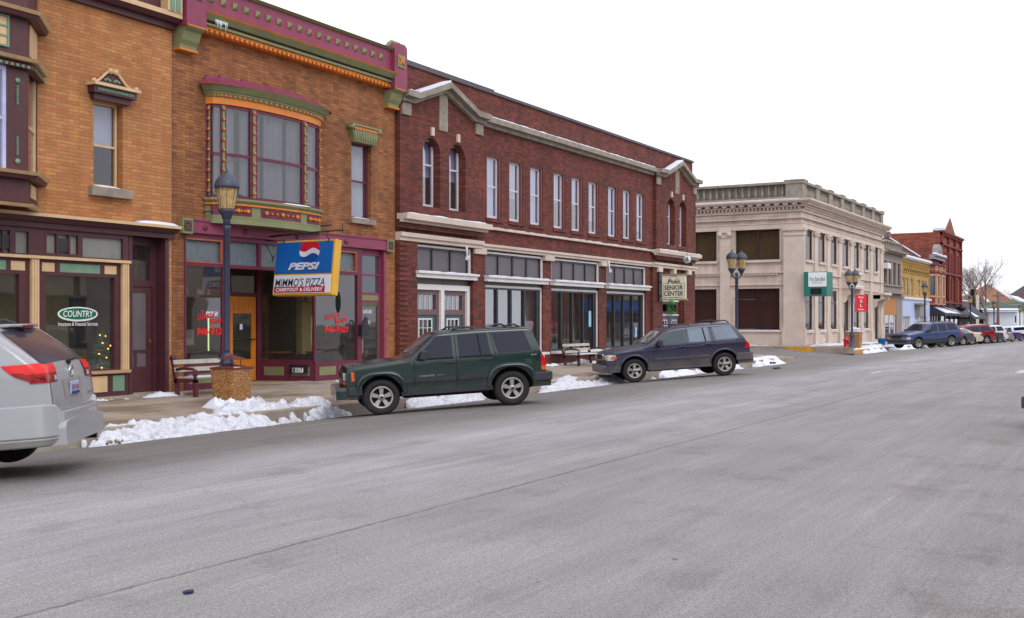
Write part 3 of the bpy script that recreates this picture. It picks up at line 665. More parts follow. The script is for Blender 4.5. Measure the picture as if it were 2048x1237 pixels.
# base panels, number plate
mb = MB()
ang = [Vector((rc, D + .02)), Vector((dx1_ + .14, yd))]
def angp(a, b, t0, t1, z0, z1, o, mb, m=0):
    d = (b - a); n_ = Vector((d.y, -d.x)).normalized() * o; p, q = a + d * t0 + n_, a + d * t1 + n_
    mb.add([(*p, z0), (*q, z0), (*q, z1), (*p, z1)], [(0, 1, 2, 3)], m)
for t0, t1 in ((.08, .42), (.55, .92)): angp(ang[0], ang[1], t0, t1, .2, .42, -.004, mb); angp(ang[0], ang[1], t0, t1, .2, .42, .064, mb)
for a, b in ((637, 670), (678, 710), (376, 440)): mb.fb(PX(a), PX(b), .2, .42, .021, .03)
split(mb, 'inset_panel', olive, fr2)
npx = ang[0].lerp(ang[1], .27)
pl = thing('house_number_plate', 'black plate with three white number tiles reading 107 beside the pizza shop entry', 'house number', (npx.x, npx.y, .36))
dd = (ang[1] - ang[0]).normalized(); nn = Vector((dd.y, -dd.x)); 
if nn.x > 0: nn = -nn
mb = MB(); c0 = npx + nn * .05; u_ = Vector((dd.x, dd.y))
def obox(mb, c, u, n, hu, hn, z0, z1, m=0):
    q = [c - u * hu - n * hn, c + u * hu - n * hn, c + u * hu + n * hn, c - u * hu + n * hn]
    mb.add([(*p, z0) for p in q] + [(*p, z1) for p in q], [(0, 1, 2, 3), (4, 7, 6, 5), (0, 4, 5, 1), (1, 5, 6, 2), (2, 6, 7, 3), (3, 7, 4, 0)], m)
obox(mb, c0, u_, nn, .24, .04, .26, .47); mb.build('plate', blackf, pl)
for i, ch in enumerate('107'):
    ux = Vector((-nn.y, nn.x)); cc = c0 + nn * .043 + ux * (i - 1) * .1 ; mb = MB(); obox(mb, cc, u_, nn, .044, .003, .28, .4); tl = mb.build('number_tile', wht, pl)
    text(ch, .05, .1, blackf, tl, (cc.x + nn.x * .004, cc.y + nn.y * .004, .34), xd=(ux.x, ux.y, 0), bold=.01)
# orange entry door
mb = MB(); od = M('orange_door_paint', (214, 128, 34), .45, var=.1)
for p in sheet(dx0_, dx1_, .08, 2.2, D, [(dx0_ + .14, dx1_ - .16, .62, 1.78)]): mb.box(p[0], p[1], yd, yd + .05, p[2], p[3])
for k in range(4): x = dx0_ + .16 + k * .17; mb.box(x, x + .13, yd - .012, yd, 1.86, 2.12)
for k in range(2): x = dx0_ + .16 + k * .35; mb.box(x, x + .28, yd - .012, yd, .16, .5)
od_ = mb.build('door', od, b2, 'orange paneled entry door with a large glass'); mb = MB(); mb.quad((dx0_ + .14, yd + .02, .62), (dx1_ - .16, yd + .02, .62), (dx1_ - .16, yd + .02, 1.78), (dx0_ + .14, yd + .02, 1.78)); mb.build('pane', glb, od_)
mb = MB(); mb.tube([(dx0_ + .1, yd - .06, 1.12), (dx1_ - .1, yd - .06, 1.12)], .016, 6); mb.build('push_bar', blackf, od_)
mb = MB(); mb.box(dx0_ + .36, dx0_ + .6, yd - .004, yd + .0, 1.36, 1.52); mb.box(dx0_ + .37, dx0_ + .47, yd - .006, yd - .004, 1.37, 1.51, 1); mb.build('door_sticker', [nb_, wht], od_)
# upstairs side door with sash above
ux0, ux1 = PX(725), PX(764)
mb = MB(); 
for p in sheet(PX(723), sx1, .06, 3.53, D, [(ux0, ux1, 2.86, 3.36), (ux0, ux1, 2.36, 2.82), (ux0, ux1, .1, 2.08)]): mb.box(p[0], p[1], D + .1, D + .16, p[2], p[3])
mb.box(PX(764) + .06, sx1, D - .02, D + .1, .06, 3.53); sd = mb.build('side_door_frame', purple, b2)
mb = MB(); mb.quad((ux0, D + .13, 2.86), (ux1, D + .13, 2.86), (ux1, D + .13, 3.36), (ux0, D + .13, 3.36)); mb.quad((ux0, D + .13, 2.36), (ux1, D + .13, 2.36), (ux1, D + .13, 2.82), (ux0, D + .13, 2.82)); split(mb, 'transom_glass', M('mirror_like_glass', (74, 80, 92), .03, .2, var=.04, bump=.05, spec=1), sd)
mb = MB(); mb.box(ux0, ux1 - .06, D + .08, D + .1, 2.14, 2.28); mb.build('inset_panel', olive, sd)
mb = MB(); bz = M('bronze_frame', (92, 84, 66), .4)
for p in sheet(ux0, ux1, .1, 2.08, D, [(ux0 + .09, ux1 - .09, .3, 1.98)]): mb.box(p[0], p[1], D + .1, D + .15, p[2], p[3])
sdo = mb.build('door', bz, b2, 'bronze framed glass side door'); mb = MB(); mb.quad((ux0 + .09, D + .12, .3), (ux1 - .09, D + .12, .3), (ux1 - .09, D + .12, 1.98), (ux0 + .09, D + .12, 1.98)); pn = mb.build('pane', glb, sdo)
text('SUNCARE', .38, .1, wht, pn, ((ux0 + ux1) / 2 - .08, D + .115, 1.84), bold=.02); text('107½', .26, .11, wht, pn, ((ux0 + ux1) / 2 - .08, D + .115, 1.55), bold=.02)
mb = MB(); mb.box(ux0 + .03, ux0 + .1, D + .05, D + .1, .72, 1.1); mb.build('door_handle', M('dull_steel', (150, 140, 130), .4, .6), sdo)
mbx = thing('mailbox', 'small black wall mailbox on the purple post beside the glass side door', 'mailbox', (PX(719), D, 1.1))
mb = MB(); mb.box(PX(716) - .02, PX(716) + .28, D - .15, D - .02, 1.2, 1.46); mb.prism([(PX(716) - .02, 1.461), (PX(716) + .28, 1.461), (PX(716) + .26, 1.5), (PX(716), 1.5)], D - .16, D - .02); mb.build('box', blackf, mbx, bev=.01)
mb = MB(); mb.prism([(PX(716) + .14, 1.5), (PX(716) + .34, 1.5), (PX(716) + .36, 1.66), (PX(716) + .26, 1.7)], D - .06, D - .02); mb.build('lid', blackf, mbx)
# ================================================================ BUILDING 3: long dark red brick block with stone pediments
b3_ = thing('brick_commercial_block', 'long two-storey dark red brick block with gabled stone cornices and a senior center', 'building', (B2, D, 0))
gb = M('grey_mauve_panel', (96, 90, 96), .4, var=.05); mauve = M('mauve_frame', (112, 84, 84), .5); teal = M('teal_door', (58, 92, 98), .45, var=.06)
wfr = M('window_white_vinyl', (206, 200, 206), .4, var=.04); pf = M('brown_window_surround', (108, 58, 58), .5)
PL1 = 29.35; PR0 = PX(1306); pav = .16
bays = [(PX(829), PX(942)), (PX(969), PX(1086)), (PX(1102.5), PX(1197.7)), (PX(1213), PX(1291))]
SD = (PX(1322), PX(1362))
up = [973, 1018, 1060, 1107, 1143, 1177, 1216, 1246, 1273]
mids = [(PX(a) + .0, PX(a) + (.92 if i < 3 else .9)) for i, a in enumerate(up)]
ctrL, ctrR = (B2 + PL1) / 2 + .1, (PR0 + B3) / 2
arch = []
for c in (ctrL, ctrR): arch += [(c - 1.14, c - .24), (c + .24, c + 1.14)]
holes = [(a, b, 4.87, 6.88) for a, b in mids] + [(a, b, 4.9, 6.92) for a, b in arch]
for i, (a, b) in enumerate(bays): holes.append((a, b, .42 if i else .06, 3.82))
holes.append((*SD, .06, 3.0))
shell(b3_, B2 + .004, B3 - .004, 8.86, holes, brR, brR, depth=26, inner=M('pale_hall_wall', (124, 122, 112)))
mb = MB()                                                    # shallow end pavilions and piers, with the openings left free
def pavi(x0, x1, hl):
    for a, b, c, d in sheet(x0, x1, 4.2, 8.1, D, hl): mb.fb(a, b, c, d, .001, pav)
pavi(B2 + .01, PL1, [(a, b, 4.9, 6.92) for a, b in arch[:2]]); pavi(PR0, B3 - .01, [(a, b, 4.9, 6.92) for a, b in arch[2:]])
for a, b in ((B2 + .01, bays[0][0] - .02), (PR0 - .28, SD[0] - .1), (SD[1] + .1, B3 - .01)): mb.fb(a, b, -1, 3.84, .001, .12)
for i in range(26): z = .2 + i * .14 * 1.0; mb.fb(B2 + .01, B2 + .42, z, z + .09, .12, .15)          # corbelled courses on the corner
mb.fb(bays[0][1] + .03, bays[1][0] - .03, -1, 3.84, .001, .05)
pts = lambda c: [(c - 1.6, 8.1), (c + 1.6, 8.1), (c, 8.72)]
for c in (ctrL - .1, ctrR): mb.prism(pts(c), D - pav, D - .001)
split(mb, 'pavilion', brR, b3_)
for (a, b) in arch:                                          # brick spandrels that turn the square heads into arches
    mb = MB(); c = (a + b) / 2; r = (b - a) / 2; z0 = 6.92 - r; n = 10
    for s in (-1, 1):
        pts_ = [(c + s * r, 6.925), (c + s * r, z0)] + [(c + s * r * math.cos(math.pi / 2 * i / n), z0 + r * math.sin(math.pi / 2 * i / n)) for i in range(1, n + 1)]
        mb.prism(pts_, D - pav, D + .2)
    mb.build('arch', brR, b3_)
    f = sashwin(b3_, a + .02, b - .02, 4.92, 6.92, .08, wfr, .62, blind, .55, None, fw=.06, name='arched_window')
    mb = MB(); mb.fb(c - .07, c + .07, 6.98, 7.22, pav, pav + .06); mb.build('keystone', stone, f)
for i, (a, b) in enumerate(mids):
    f = sashwin(b3_, a + .06, b - .1, 4.9, 6.84, .1, wfr, .52, curt if i in (1, 5) else blind, (.98, .6, .98, .52, .5, .75, .98, .58, .8)[i], None, fw=.055)
    mb = MB(); mb.box(a + .002, a + .06, D + .02, D + .2, 4.88, 6.87); mb.box(b - .1, b - .002, D + .02, D + .2, 4.88, 6.87); mb.box(a + .06, b - .1, D + .02, D + .2, 6.84, 6.875); mb.build('window_surround', pf, f)
    mb = MB(); mb.fb(a - .05, b + .05, 4.76, 4.87, -.1, .05); mb.build('window_sill', brR, f)
# stone cornices
def gable(c, zb, zp, hw, o0, o1, th, mb):                    # horizontal ends and a raking pediment
    for s in (-1, 1):
        pp = [(c + s * hw, zb), (c, zp), (c, zp + th), (c + s * hw, zb + th)]
        mb.prism(pp, D - o1, D - o0)
mb = MB()
for c, x0, x1 in ((ctrL - .1, B2 + .01, PL1 + .1), (ctrR, PR0 - .1, B3 + .08)):
    for z0, z1, o in ((7.74, 7.86, .3), (7.86, 8.03, .48)):
        mb.fb(x0 - .0, c - 1.6, z0, z1, pav, o); mb.fb(c + 1.6, x1, z0, z1, pav, o)
    gable(c, 7.74, 8.33, 1.6, pav - .02, .3, .12, mb); gable(c, 7.86, 8.45, 1.6, pav - .02, .48, .17, mb)
    mb.fb(c - .22, c + .22, 7.2, 8.3, pav, pav + .03)
    for xa in (x0 + .06, x1 - .5): mb.fb(xa, xa + .42, 7.38, 7.72, pav, pav + .06)
mb.fb(PL1 + .1, PR0 - .1, 7.74, 7.86, 0, .12); mb.fb(PL1 + .1, PR0 - .1, 7.86, 8.03, 0, .28)
sc = mb.build('stone_cornice', stoned, b3_)
mb = MB()
for c, x0, x1 in ((ctrL - .1, B2, PL1), (ctrR, PR0, B3)):
    for s in ((-1,)): 
        mb.prism([(c - 1.6, 8.031), (c, 8.62), (c, 8.68), (c - 1.6, 8.1)], D - .46, D - .02)
    snowcap(mb, x0 + .05, c - 1.6, D - .46, D - .16, 8.031, .06)
snowcap(mb, PL1 + .2, PR0 - .15, D - .27, D - .01, 8.031, .07, 5); split(mb, 'snow', snowm, sc)
mb = MB(); mb.box(B2 + .01, 30.3, D - .06, D + .3, 8.86, 9.0); mb.box(30.3, B3 + .02, D - .06, D + .3, 8.86, 8.95); mb.build('parapet_coping', M('coping', (92, 88, 92), .8), b3_)
mb = MB()
for x0, x1 in ((B2 + .005, PL1 + .25), (PR0 - .25, B3 + .12)): mb.fb(x0, x1, 4.36, 4.44, pav, .26); mb.fb(x0 - .0, x1, 4.44, 4.6, pav - .1, .42)
mb.fb(PL1 + .25, PR0 - .25, 4.5, 4.57, 0, .12)
lb = mb.build('stone_ledge', stone, b3_); mb = MB(); snowcap(mb, B2 + .1, PL1, D - .41, D - .17, 4.601, .05); snowcap(mb, PR0 - .1, B3, D - .41, D - .17, 4.601, .06)
for i, (a, b) in enumerate(mids): snowcap(mb, a - .2, b + .1, D - .115, D - .01, 4.571, .03, i)
split(mb, 'snow', snowm, lb)
mb = MB()
mb.fb(B2 + .005, PL1 + .1, 3.85, 3.96, 0, .16); mb.fb(B2 + .005, PL1 + .1, 3.96, 4.08, 0, .22)
mb.fb(PL1 + .1, PR0 - .4, 3.85, 3.94, 0, .1); mb.fb(PL1 + .1, PR0 - .4, 3.94, 4.02, 0, .15)
mb.fb(PR0 - .4, B3 + .02, 3.85, 3.96, 0, .2); mb.fb(PR0 - .4, B3 + .02, 3.96, 4.05, 0, .26)
for i in range(3): x = (bays[i][1] + bays[i + 1][0]) / 2; mb.fb(x - .34, x + .34, 3.68, 3.85, 0, .13)
c = (SD[0] + SD[1]) / 2; mb.prism([(c - .16, 3.85), (c + .16, 3.85), (c + .1, 3.35), (c - .1, 3.35)], D - .2, D - .0)
for x in (SD[0] - .75, SD[1] + .35): mb.fb(x, x + .45, 3.66, 3.85, 0, .22)
split(mb, 'stone_lintel', stone, b3_)
# shop bays
for i, (a, b) in enumerate(bays):
    mb = MB()
    mb.box(a, b, D + .02, D + .16, 3.74, 3.8); mb.box(a, a + .05, D + .02, D + .16, 3.0, 3.74); mb.box(b - .06, b, D + .02, D + .16, 3.0, 3.74)
    mb.fb(a - .12, b + .14, 2.96, 3.02, -.1, .24); mb.fb(a - .1, b + .12, 2.84, 2.96, -.1, .17)
    if i: mb.box(a, b, D + .06, D + .16, 2.66, 2.73); mb.box(b - .08, b, D + .06, D + .16, .5, 2.66); mb.box(a, a + .03, D + .06, D + .16, .5, 2.66)
    if i: mb.fb(a - .03, b + .03, .42, .5, -.16, .26)
    tf = mb.build('shop_trim', white, b3_)
    mb = MB(); mb.box(a, b, D + .1, D + .16, 2.73 if i else 2.66, 2.84); mb.build('fascia', M('grey_green_fascia', (84, 92, 88), .5), tf)
    mb = MB(); mb.box(a + .05, b - .06, D + .12, D + .14, 3.02, 3.74); mb.build('transom_panel', gb, tf)
    mb = MB(); n = 3 if i == 0 else 4
    for k in range(n + 1): x = a + .05 + (b - a - .11) * k / n; mb.box(x - .035, x + .035, D + .08, D + .12, 3.02, 3.74)
    mb.box(a + .05, b - .06, D + .08, D + .119, 3.68, 3.74); mb.box(a + .05, b - .06, D + .08, D + .119, 3.02, 3.07); mb.build('transom_bar', blackf, tf)
    mb = MB(); snowcap(mb, a - .08, b + .08, D - .23, D + .05, 3.021, .035, i); mb.build('snow', snowm, tf)
    if i:
        mb = MB(); n = 4
        for k in range(n + 1):
            x = a + .03 + (b - a - .3) * k / n; mb.box(x - .05, x + .05, D + .08, D + .2, .5, 2.66)
        mb.box(b - .2, b - .08, D + .08, D + .2, .5, 2.66); mb.box(a + .03, b - .08, D + .085, D + .195, 2.6, 2.66); mb.box(a + .03, b - .08, D + .085, D + .195, .5, .56)
        sw = mb.build('shop_window', blackf, b3_)
        mb = MB(); mb.quad((a + .03, D + .14, .5), (b - .08, D + .14, .5), (b - .08, D + .14, 2.64), (a + .03, D + .14, 2.64)); mb.build('pane', glass('shop_glass_%d' % i, (190, 200, 198), .26 if i == 1 else .14), sw)
        mb = MB()
        if i == 1:
            n = 60
            for k in range(n):
                x0_, x1_ = a + (b - a) * k / n, a + (b - a) * (k + 1) / n
                mb.add([(x0_, D + .4 + .04 * math.sin(k * 1.6), .52), (x1_, D + .4 + .04 * math.sin(k * 1.6 + 1.6), .52), (x1_, D + .4 + .04 * math.sin(k * 1.6 + 1.6), 2.64), (x0_, D + .4 + .04 * math.sin(k * 1.6), 2.64)], [(0, 1, 2, 3)], 0, True)
            mb.build('curtain', M('grey_sheer_curtain', (150, 158, 168), .9), sw)
        else:
            for k in range(12): x = a + (b - a) * k / 12; mb.box(x, x + .12, D + .5 + .02 * (k % 2), D + .52 + .02 * (k % 2), .52, 1.5)
            mb.build('curtain', M('green_grey_curtain', (112, 130, 120), .9), sw)
            nt_ = MB(); nt_.box(b - .62, b - .42, D + .125, D + .128, 1.35, 1.95) if i == 2 else nt_.box(b - .8, b - .62, D + .125, D + .128, .9, 1.3); nt_.build('window_notice', M('pale_blue_paper', (150, 196, 226), .7), sw)
            if i == 2: nt_ = MB(); nt_.box(a + 1.95, a + 2.2, D + .2, D + .22, .85, 1.3); nt_.build('yellow_notice', M('yellow_paper', (226, 196, 40), .7), sw)
# paired teal doors
a, b = bays[0]; m_ = (a + b) / 2
mb = MB()
for p in sheet(a, b, .06, 2.66, D, [(a + .12, m_ - .09, .07, 2.5), (m_ + .09, b - .16, .07, 2.5)]): mb.box(p[0], p[1], D + .04, D + .2, p[2], p[3])
mb.build('door_surround', white, b3_)
for k, (x0, x1) in enumerate(((a + .12, m_ - .09), (m_ + .09, b - .16))):
    mb = MB()
    for p in sheet(x0, x1, .07, 2.5, D, [(x0 + .12, x1 - .16, 1.92, 2.36), (x0 + .1, x1 - .12, .08, 1.76)]): mb.box(p[0], p[1], D + .12, D + .22, p[2], p[3])
    df = mb.build('door_frame', mauve, b3_)
    mb = MB(); mb.quad((x0 + .12, D + .18, 1.92), (x1 - .16, D + .18, 1.92), (x1 - .16, D + .18, 2.36), (x0 + .12, D + .18, 2.36)); tg = mb.build('transom_glass', glu, df)
    mb = MB()
    for j in (1, 2, 3): x = x0 + .12 + (x1 - x0 - .28) * j / 4; mb.box(x - .012, x + .012, D + .165, D + .178, 1.92, 2.36)
    mb.build('muntin', white, tg)
    mb = MB(); dx0, dx1 = x0 + .1, x1 - .12; wx = (dx0 + .2, dx1 - .22)
    for p in sheet(dx0, dx1, .08, 1.76, D, [(wx[0], wx[1], .86, 1.64)]): mb.box(p[0], p[1], D + .16, D + .21, p[2], p[3])
    do = mb.build('door', teal, b3_, 'teal door with a white framed nine light window' )
    mb = MB(); mb.quad((wx[0], D + .19, .86), (wx[1], D + .19, .86), (wx[1], D + .19, 1.64), (wx[0], D + .19, 1.64)); mb.build('pane', glb, do)
    mb = MB()
    for j in range(4): x = wx[0] + (wx[1] - wx[0]) * j / 3; q = .022 if j in (0, 3) else .01; mb.box(x - q, x + q, D + .14, D + .16, .84, 1.66)
    for j in range(4): z = .86 + .78 * j / 3; q = .022 if j in (0, 3) else .01; mb.box(wx[0], wx[1], D + .141, D + .159, z - q, z + q)
    mb.build('muntin', white, do)
    mb = MB(); mb.ball((dx1 - .08, D + .13, .95), .03); mb.build('door_handle', M('brass', (150, 120, 60)), do)
# senior center double door
a, b = SD; m_ = (a + b) / 2; mb = MB()
for p in sheet(a, b, .06, 3.0, D, [(a + .14, m_ - .06, 1.98, 2.3), (m_ + .06, b - .14, 1.98, 2.3)]): mb.box(p[0], p[1], D + .14, D + .24, p[2], p[3])
sdf = mb.build('door_frame', mauve, b3_)
mb = MB(); mb.box(a, b, D + .1, D + .14, 1.8, 1.86); mb.box(a, b, D + .1, D + .14, 2.42, 2.48); mb.build('door_moulding', white, sdf)
for x0, x1 in ((a + .1, m_ - .02), (m_ + .02, b - .1)):
    mb = MB(); mb.box(x0, x1, D + .1, D + .14, .07, 1.78); do = mb.build('door', M('slate_door', (70, 78, 92), .45), b3_)
    c_ = (x0 + x1) / 2; w_ = (x1 - x0) * .24; mb = MB(); mb.box(c_ - w_, c_ + w_, D + .095, D + .1, .9, 1.6); mb.build('pane', M('dark_mirror_pane', (40, 52, 86), .05), do)
    mb = MB()
    for j in range(3): x = c_ - w_ + w_ * j; mb.box(x - .02, x + .02, D + .08, D + .094, .88, 1.62)
    for j in range(4): z = .9 + .7 * j / 3; mb.box(c_ - w_, c_ + w_, D + .081, D + .093, z - .016, z + .016)
    mb.build('muntin', white, do)

# ================================================================ BUILDING 4: corner bank in limestone
bk = thing('stone_bank_building', 'pale limestone corner bank with pilasters, dark windows and a balustrade on the roof', 'bank building', (B4, D, 0))
E4 = PX(1765); BD = 24.0                                      # east end, depth along the side street
st2 = brick('limestone_ashlar', (212, 194, 182), (200, 182, 170), (168, 152, 142), 1.1, .5, None, .06, .3, mw=.008)
bkg = glass('bronze_bank_glass', (206, 192, 168), .0); vbl = M('brown_vertical_blind', (120, 108, 78), .8, var=.2, scale=2, streak=.8); vbl2 = M('maroon_drape', (96, 40, 40), .8, var=.3, streak=.6)
def cp(x): # front openings measured at plane D
    return PX(1360 + x / 3.256)
ufr = [(cp(a), cp(b)) for a, b in ((812, 862), (899, 944), (980, 1021), (1056, 1098), (1130, 1167), (1195, 1228), (1258, 1290))]
lfr = [(a, b) for a, b in ufr]; doors = {3, 6}
sdY = []
def SY(x):                                                    # pixel -> Y on the side plane X = B4
    u = (x - 1024) / F; t = B4 / (CT + u * ST); return t * (ST - u * CT)
sd_w = [(SY(1559), SY(1470)), (SY(1433), SY(1344)), (SY(1307), SY(1218))]
UZ, LZ = (5.32, 7.2), (.95, 3.55)
mb = MB(); zt = 8.2
hf = [(a, b, *UZ) for a, b in ufr] + [(a, b, *(LZ if i not in doors else (.1, 3.0))) for i, (a, b) in enumerate(lfr)]
for a, b, c, d in sheet(B4, E4, -1.2, zt, D, hf): mb.quad((a, D, c), (b, D, c), (b, D, d), (a, D, d))
hs_ = [(a, b, *UZ) for a, b in sd_w] + [(a, b, *LZ) for a, b in sd_w]
for a, b, c, d in sheet(D, D + BD, -1.2, zt, 0, hs_): mb.quad((B4, a, c), (B4, b, c), (B4, b, d), (B4, a, d))
for a, b, c, d in hf:
    for q in (((a, c), (a, d)), ((b, c), (b, d)), ((a, d), (b, d)), ((a, c), (b, c))): mb.quad((q[0][0], D, q[0][1]), (q[1][0], D, q[1][1]), (q[1][0], D + .55, q[1][1]), (q[0][0], D + .55, q[0][1]))
for a, b, c, d in hs_:
    for q in (((a, c), (a, d)), ((b, c), (b, d)), ((a, d), (b, d)), ((a, c), (b, c))): mb.quad((B4, q[0][0], q[0][1]), (B4, q[1][0], q[1][1]), (B4 + .35, q[1][0], q[1][1]), (B4 + .35, q[0][0], q[0][1]))
mb.quad((E4, D, -1.2), (E4, D + BD, -1.2), (E4, D + BD, zt), (E4, D, zt)); mb.quad((B4, D + BD, -1.2), (E4, D + BD, -1.2), (E4, D + BD, zt), (B4, D + BD, zt))
mb.quad((B4 + .1, D + .1, zt), (E4 - .1, D + .1, zt), (E4 - .1, D + BD, zt), (B4 + .1, D + BD, zt))
mb.build('wall', st2, bk)
mb = MB(); mb.box(B4 + .8, E4 - .4, D + 1.2, D + BD - .3, 4.3, 4.5); mb.box(B4 + .4, E4 - .4, D + .6, D + BD - .3, -.4, .05); mb.build('floor', M('inner_floor', (95, 85, 72)), bk)
cor = [(B4, D + BD), (B4, D), (E4, D)]
mb = MB()
mb.band(cor, 0, .14, 7.5, 7.56); mb.band(cor, 0, .2, 7.8, 7.86); mb.band(cor, 0, .12, 8.2, 8.36); mb.band(cor, 0, .3, 8.5, 8.6); mb.band(cor, 0, .62, 8.72, 8.82, 0, .72); mb.band(cor, 0, .75, 8.82, 8.92)
mb.band(cor, 0, .1, 7.2, 7.5); mb.band(cor, -.3, .0, 8.18, 8.8)
for z0, z1, o in ((4.5, 4.56, .16), (3.75, 3.82, .1)): mb.band(cor, 0, o, z0, z1)
mb.band(cor, 0, .14, -.6, .0); mb.band([(B4, D + BD), (B4, D), (ufr[0][0] - .1, D)], 0, .1, .0, .86); mb.band([(B4, D + BD), (B4, D), (ufr[0][0] - .1, D)], 0, .2, .86, .95)
n = 110
for i in range(n): x = B4 + .1 + (E4 - B4 - .2) * i / (n - 1); mb.fb(x - .06, x + .06, 8.36, 8.5, .12, .24)
n = 48
for i in range(n): x = B4 - .3 + (E4 - B4 + .3) * i / (n - 1); mb.fb(x - .14, x + .14, 8.6, 8.72, .1, .55)
n = 100
for i in range(n): y = D + .1 + (BD - .2) * i / (n - 1); mb.box(B4 - .24, B4 - .12, y - .06, y + .06, 8.36, 8.5)
n = 44
for i in range(n): y = D + .3 + (BD - .3) * i / (n - 1); mb.box(B4 - .55, B4 - .1, y - .14, y + .14, 8.6, 8.72)
n = 150
for i in range(n): y = D + 1.5 + (BD - 2) * i / (n - 1); mb.box(B4 - .14, B4, y - .045, y + .045, 4.36, 4.5)
bc = mb.build('stone_cornice', stone, bk)
mb = MB(); mb.fb(B4 + .4, E4 - .2, 9.14, 9.93, -.34, -.28); mb.box(B4 + .27, B4 + .33, D + .3, D + BD - .2, 9.14, 9.93); mb.build('parapet_panel', stoned, bk)
mb = MB(); snowcap(mb, B4 - .6, E4, D - .72, D - .3, 8.921, .05, 3)
mb.box(B4 - .72, B4 - .3, D, D + BD, 8.921, 8.96); mb.build('snow', snowm, bc)
# pilasters
mb = MB()
gaps = [(B4, ufr[0][0])] + [(ufr[i][1], ufr[i + 1][0]) for i in range(6)] + [(ufr[6][1], E4)]
for i, (a, b) in enumerate(gaps):
    if i == 0: x0, x1 = B4 + .0, B4 + (b - a) * .72
    elif i == 7: x0, x1 = a + (b - a) * .4, E4
    else: c = (a + b) / 2; w_ = min(.5, (b - a) * .28); x0, x1 = c - w_, c + w_
    mb.fb(x0, x1, 1.1, 7.05, .001, .09); mb.fb(x0 - .1, x1 + .1, .0, .8, .001, .17); mb.fb(x0 - .06, x1 + .06, .8, 1.1, .001, .13)
    mb.fb(x0 - .05, x1 + .05, 6.85, 7.05, .09, .14); mb.fb(x0 - .08, x1 + .08, 7.05, 7.2, .001, .2)
    if 0 < i < 7:
        for x in (x0, x1): mb.lathe([(0, -.2), (.13, -.2), (.13, -.05)], (x, D, 6.98), 12, axis='y')
for i, (a, b) in enumerate(((D, sd_w[0][0]), (sd_w[0][1], sd_w[1][0]), (sd_w[1][1], sd_w[2][0]), (sd_w[2][1], D + BD))):
    y0, y1 = (a, b - .3) if i == 0 else ((a + .3, b - .3) if i < 3 else (a + .3, b))
    if i == 0: y0 = D - .24
    mb.box(B4 - .2, B4 - .001, y0, y1, 1.1, 7.05); mb.box(B4 - .3, B4 - .001, y0 - .06, y1 + .06, -.2, 1.1); mb.box(B4 - .3, B4 - .001, y0 - .08, y1 + .08, 7.05, 7.2); mb.box(B4 - .26, B4 - .2, y0, y1, 6.75, 6.85)
    if 0 < i:
        for y in (y0, y1): mb.lathe([(0, B4 - .32), (.16, B4 - .32), (.16, B4 - .1)], (0, y, 6.95), 14, axis='x')
split(mb, 'pilaster', stone, bk)
# balustrade
mb = MB(); mb.band(cor, -.35, .1, 8.92, 9.15); mb.band(cor, -.35, .15, 9.92, 10.06)
for i in range(8):
    x = B4 + .1 + (E4 - B4 - .9) * i / 7; mb.fb(x - .15, x + .75, 9.15, 9.92, -.33, .08); mb.fb(x - .22, x + .82, 10.06, 10.16, -.4, .16)
    if i < 7:
        g = (E4 - B4 - .9) / 7 - .9
        for k in range(9): xx = x + .8 + g * (k + .5) / 9; mb.lathe([(.07, 9.15), (.05, 9.25), (.11, 9.4), (.05, 9.7), (.08, 9.92)], (xx, D + .12, 0), 8)
for i in range(4):
    y = D + .2 + (BD - 1) * i / 3; mb.box(B4 - .08, B4 + .33, y - .2, y + .75, 9.15, 9.92); mb.box(B4 - .16, B4 + .4, y - .28, y + .82, 10.06, 10.16)
    if i < 3:
        g = (BD - 1) / 3 - .95
        for k in range(16): yy = y + .8 + g * (k + .5) / 16; mb.lathe([(.07, 9.15), (.05, 9.25), (.11, 9.4), (.05, 9.7), (.08, 9.92)], (B4 + .12, yy, 0), 8)
mb.build('balustrade', stoned, bk)
def bwin(a, b, z0, z1, side, drape_or_dark_sheet, name='window'):
    mb = MB(); rec = .05 if not side else .2; f = .07
    def bx(u0, u1, w0, w1, d0=0, d1=.08):
        if side: mb.box(B4 + rec + d0, B4 + rec + d1, u0, u1, w0, w1)
        else: mb.box(u0, u1, D + rec + d0, D + rec + d1, w0, w1)
    bx(a, a + f, z0, z1); bx(b - f, b, z0, z1); bx(a + f, b - f, z1 - f, z1); bx(a + f, b - f, z0, z0 + f)
    if side: bx((a + b) / 2 - .05, (a + b) / 2 + .05, z0 + f, z1 - f, .01, .07)
    if z1 < 4.5 and name == 'window': bx(a + f, b - f, z1 - .85, z1 - .79, .012, .068)
    fr_ = mb.build(name, M('dark_bronze_frame', (44, 36, 40), .35), bk)
    mb = MB()
    def qd(o):
        if side: mb.quad((B4 + rec + o, a, z0), (B4 + rec + o, b, z0), (B4 + rec + o, b, z1), (B4 + rec + o, a, z1))
        else: mb.quad((a, D + rec + o, z0), (b, D + rec + o, z0), (b, D + rec + o, z1), (a, D + rec + o, z1))
    qd(.04); mb.build('pane', bkg, fr_); mb = MB(); qd(.25); mb.build('drape_or_dark_sheet', drape_or_dark_sheet, fr_)
    if name == 'window':
        mb = MB()
        if side: mb.box(B4 - .14, B4 + .2, a - .1, b + .1, z0 - .16, z0 - .002)
        else: mb.box(a - .06, b + .06, D - .12, D + .04, z0 - .16, z0 - .002)
        sl_ = mb.build('window_sill', stone, fr_)
        if z0 < 2:
            mb = MB()
            if side: mb.box(B4 - .12, B4 + .19, a, b, z0 - .001, z0 + .04)
            else: snowcap(mb, a - .05, b + .05, D - .12, D + .04, z0 - .001, .06)
            mb.build('snow', snowm, fr_)
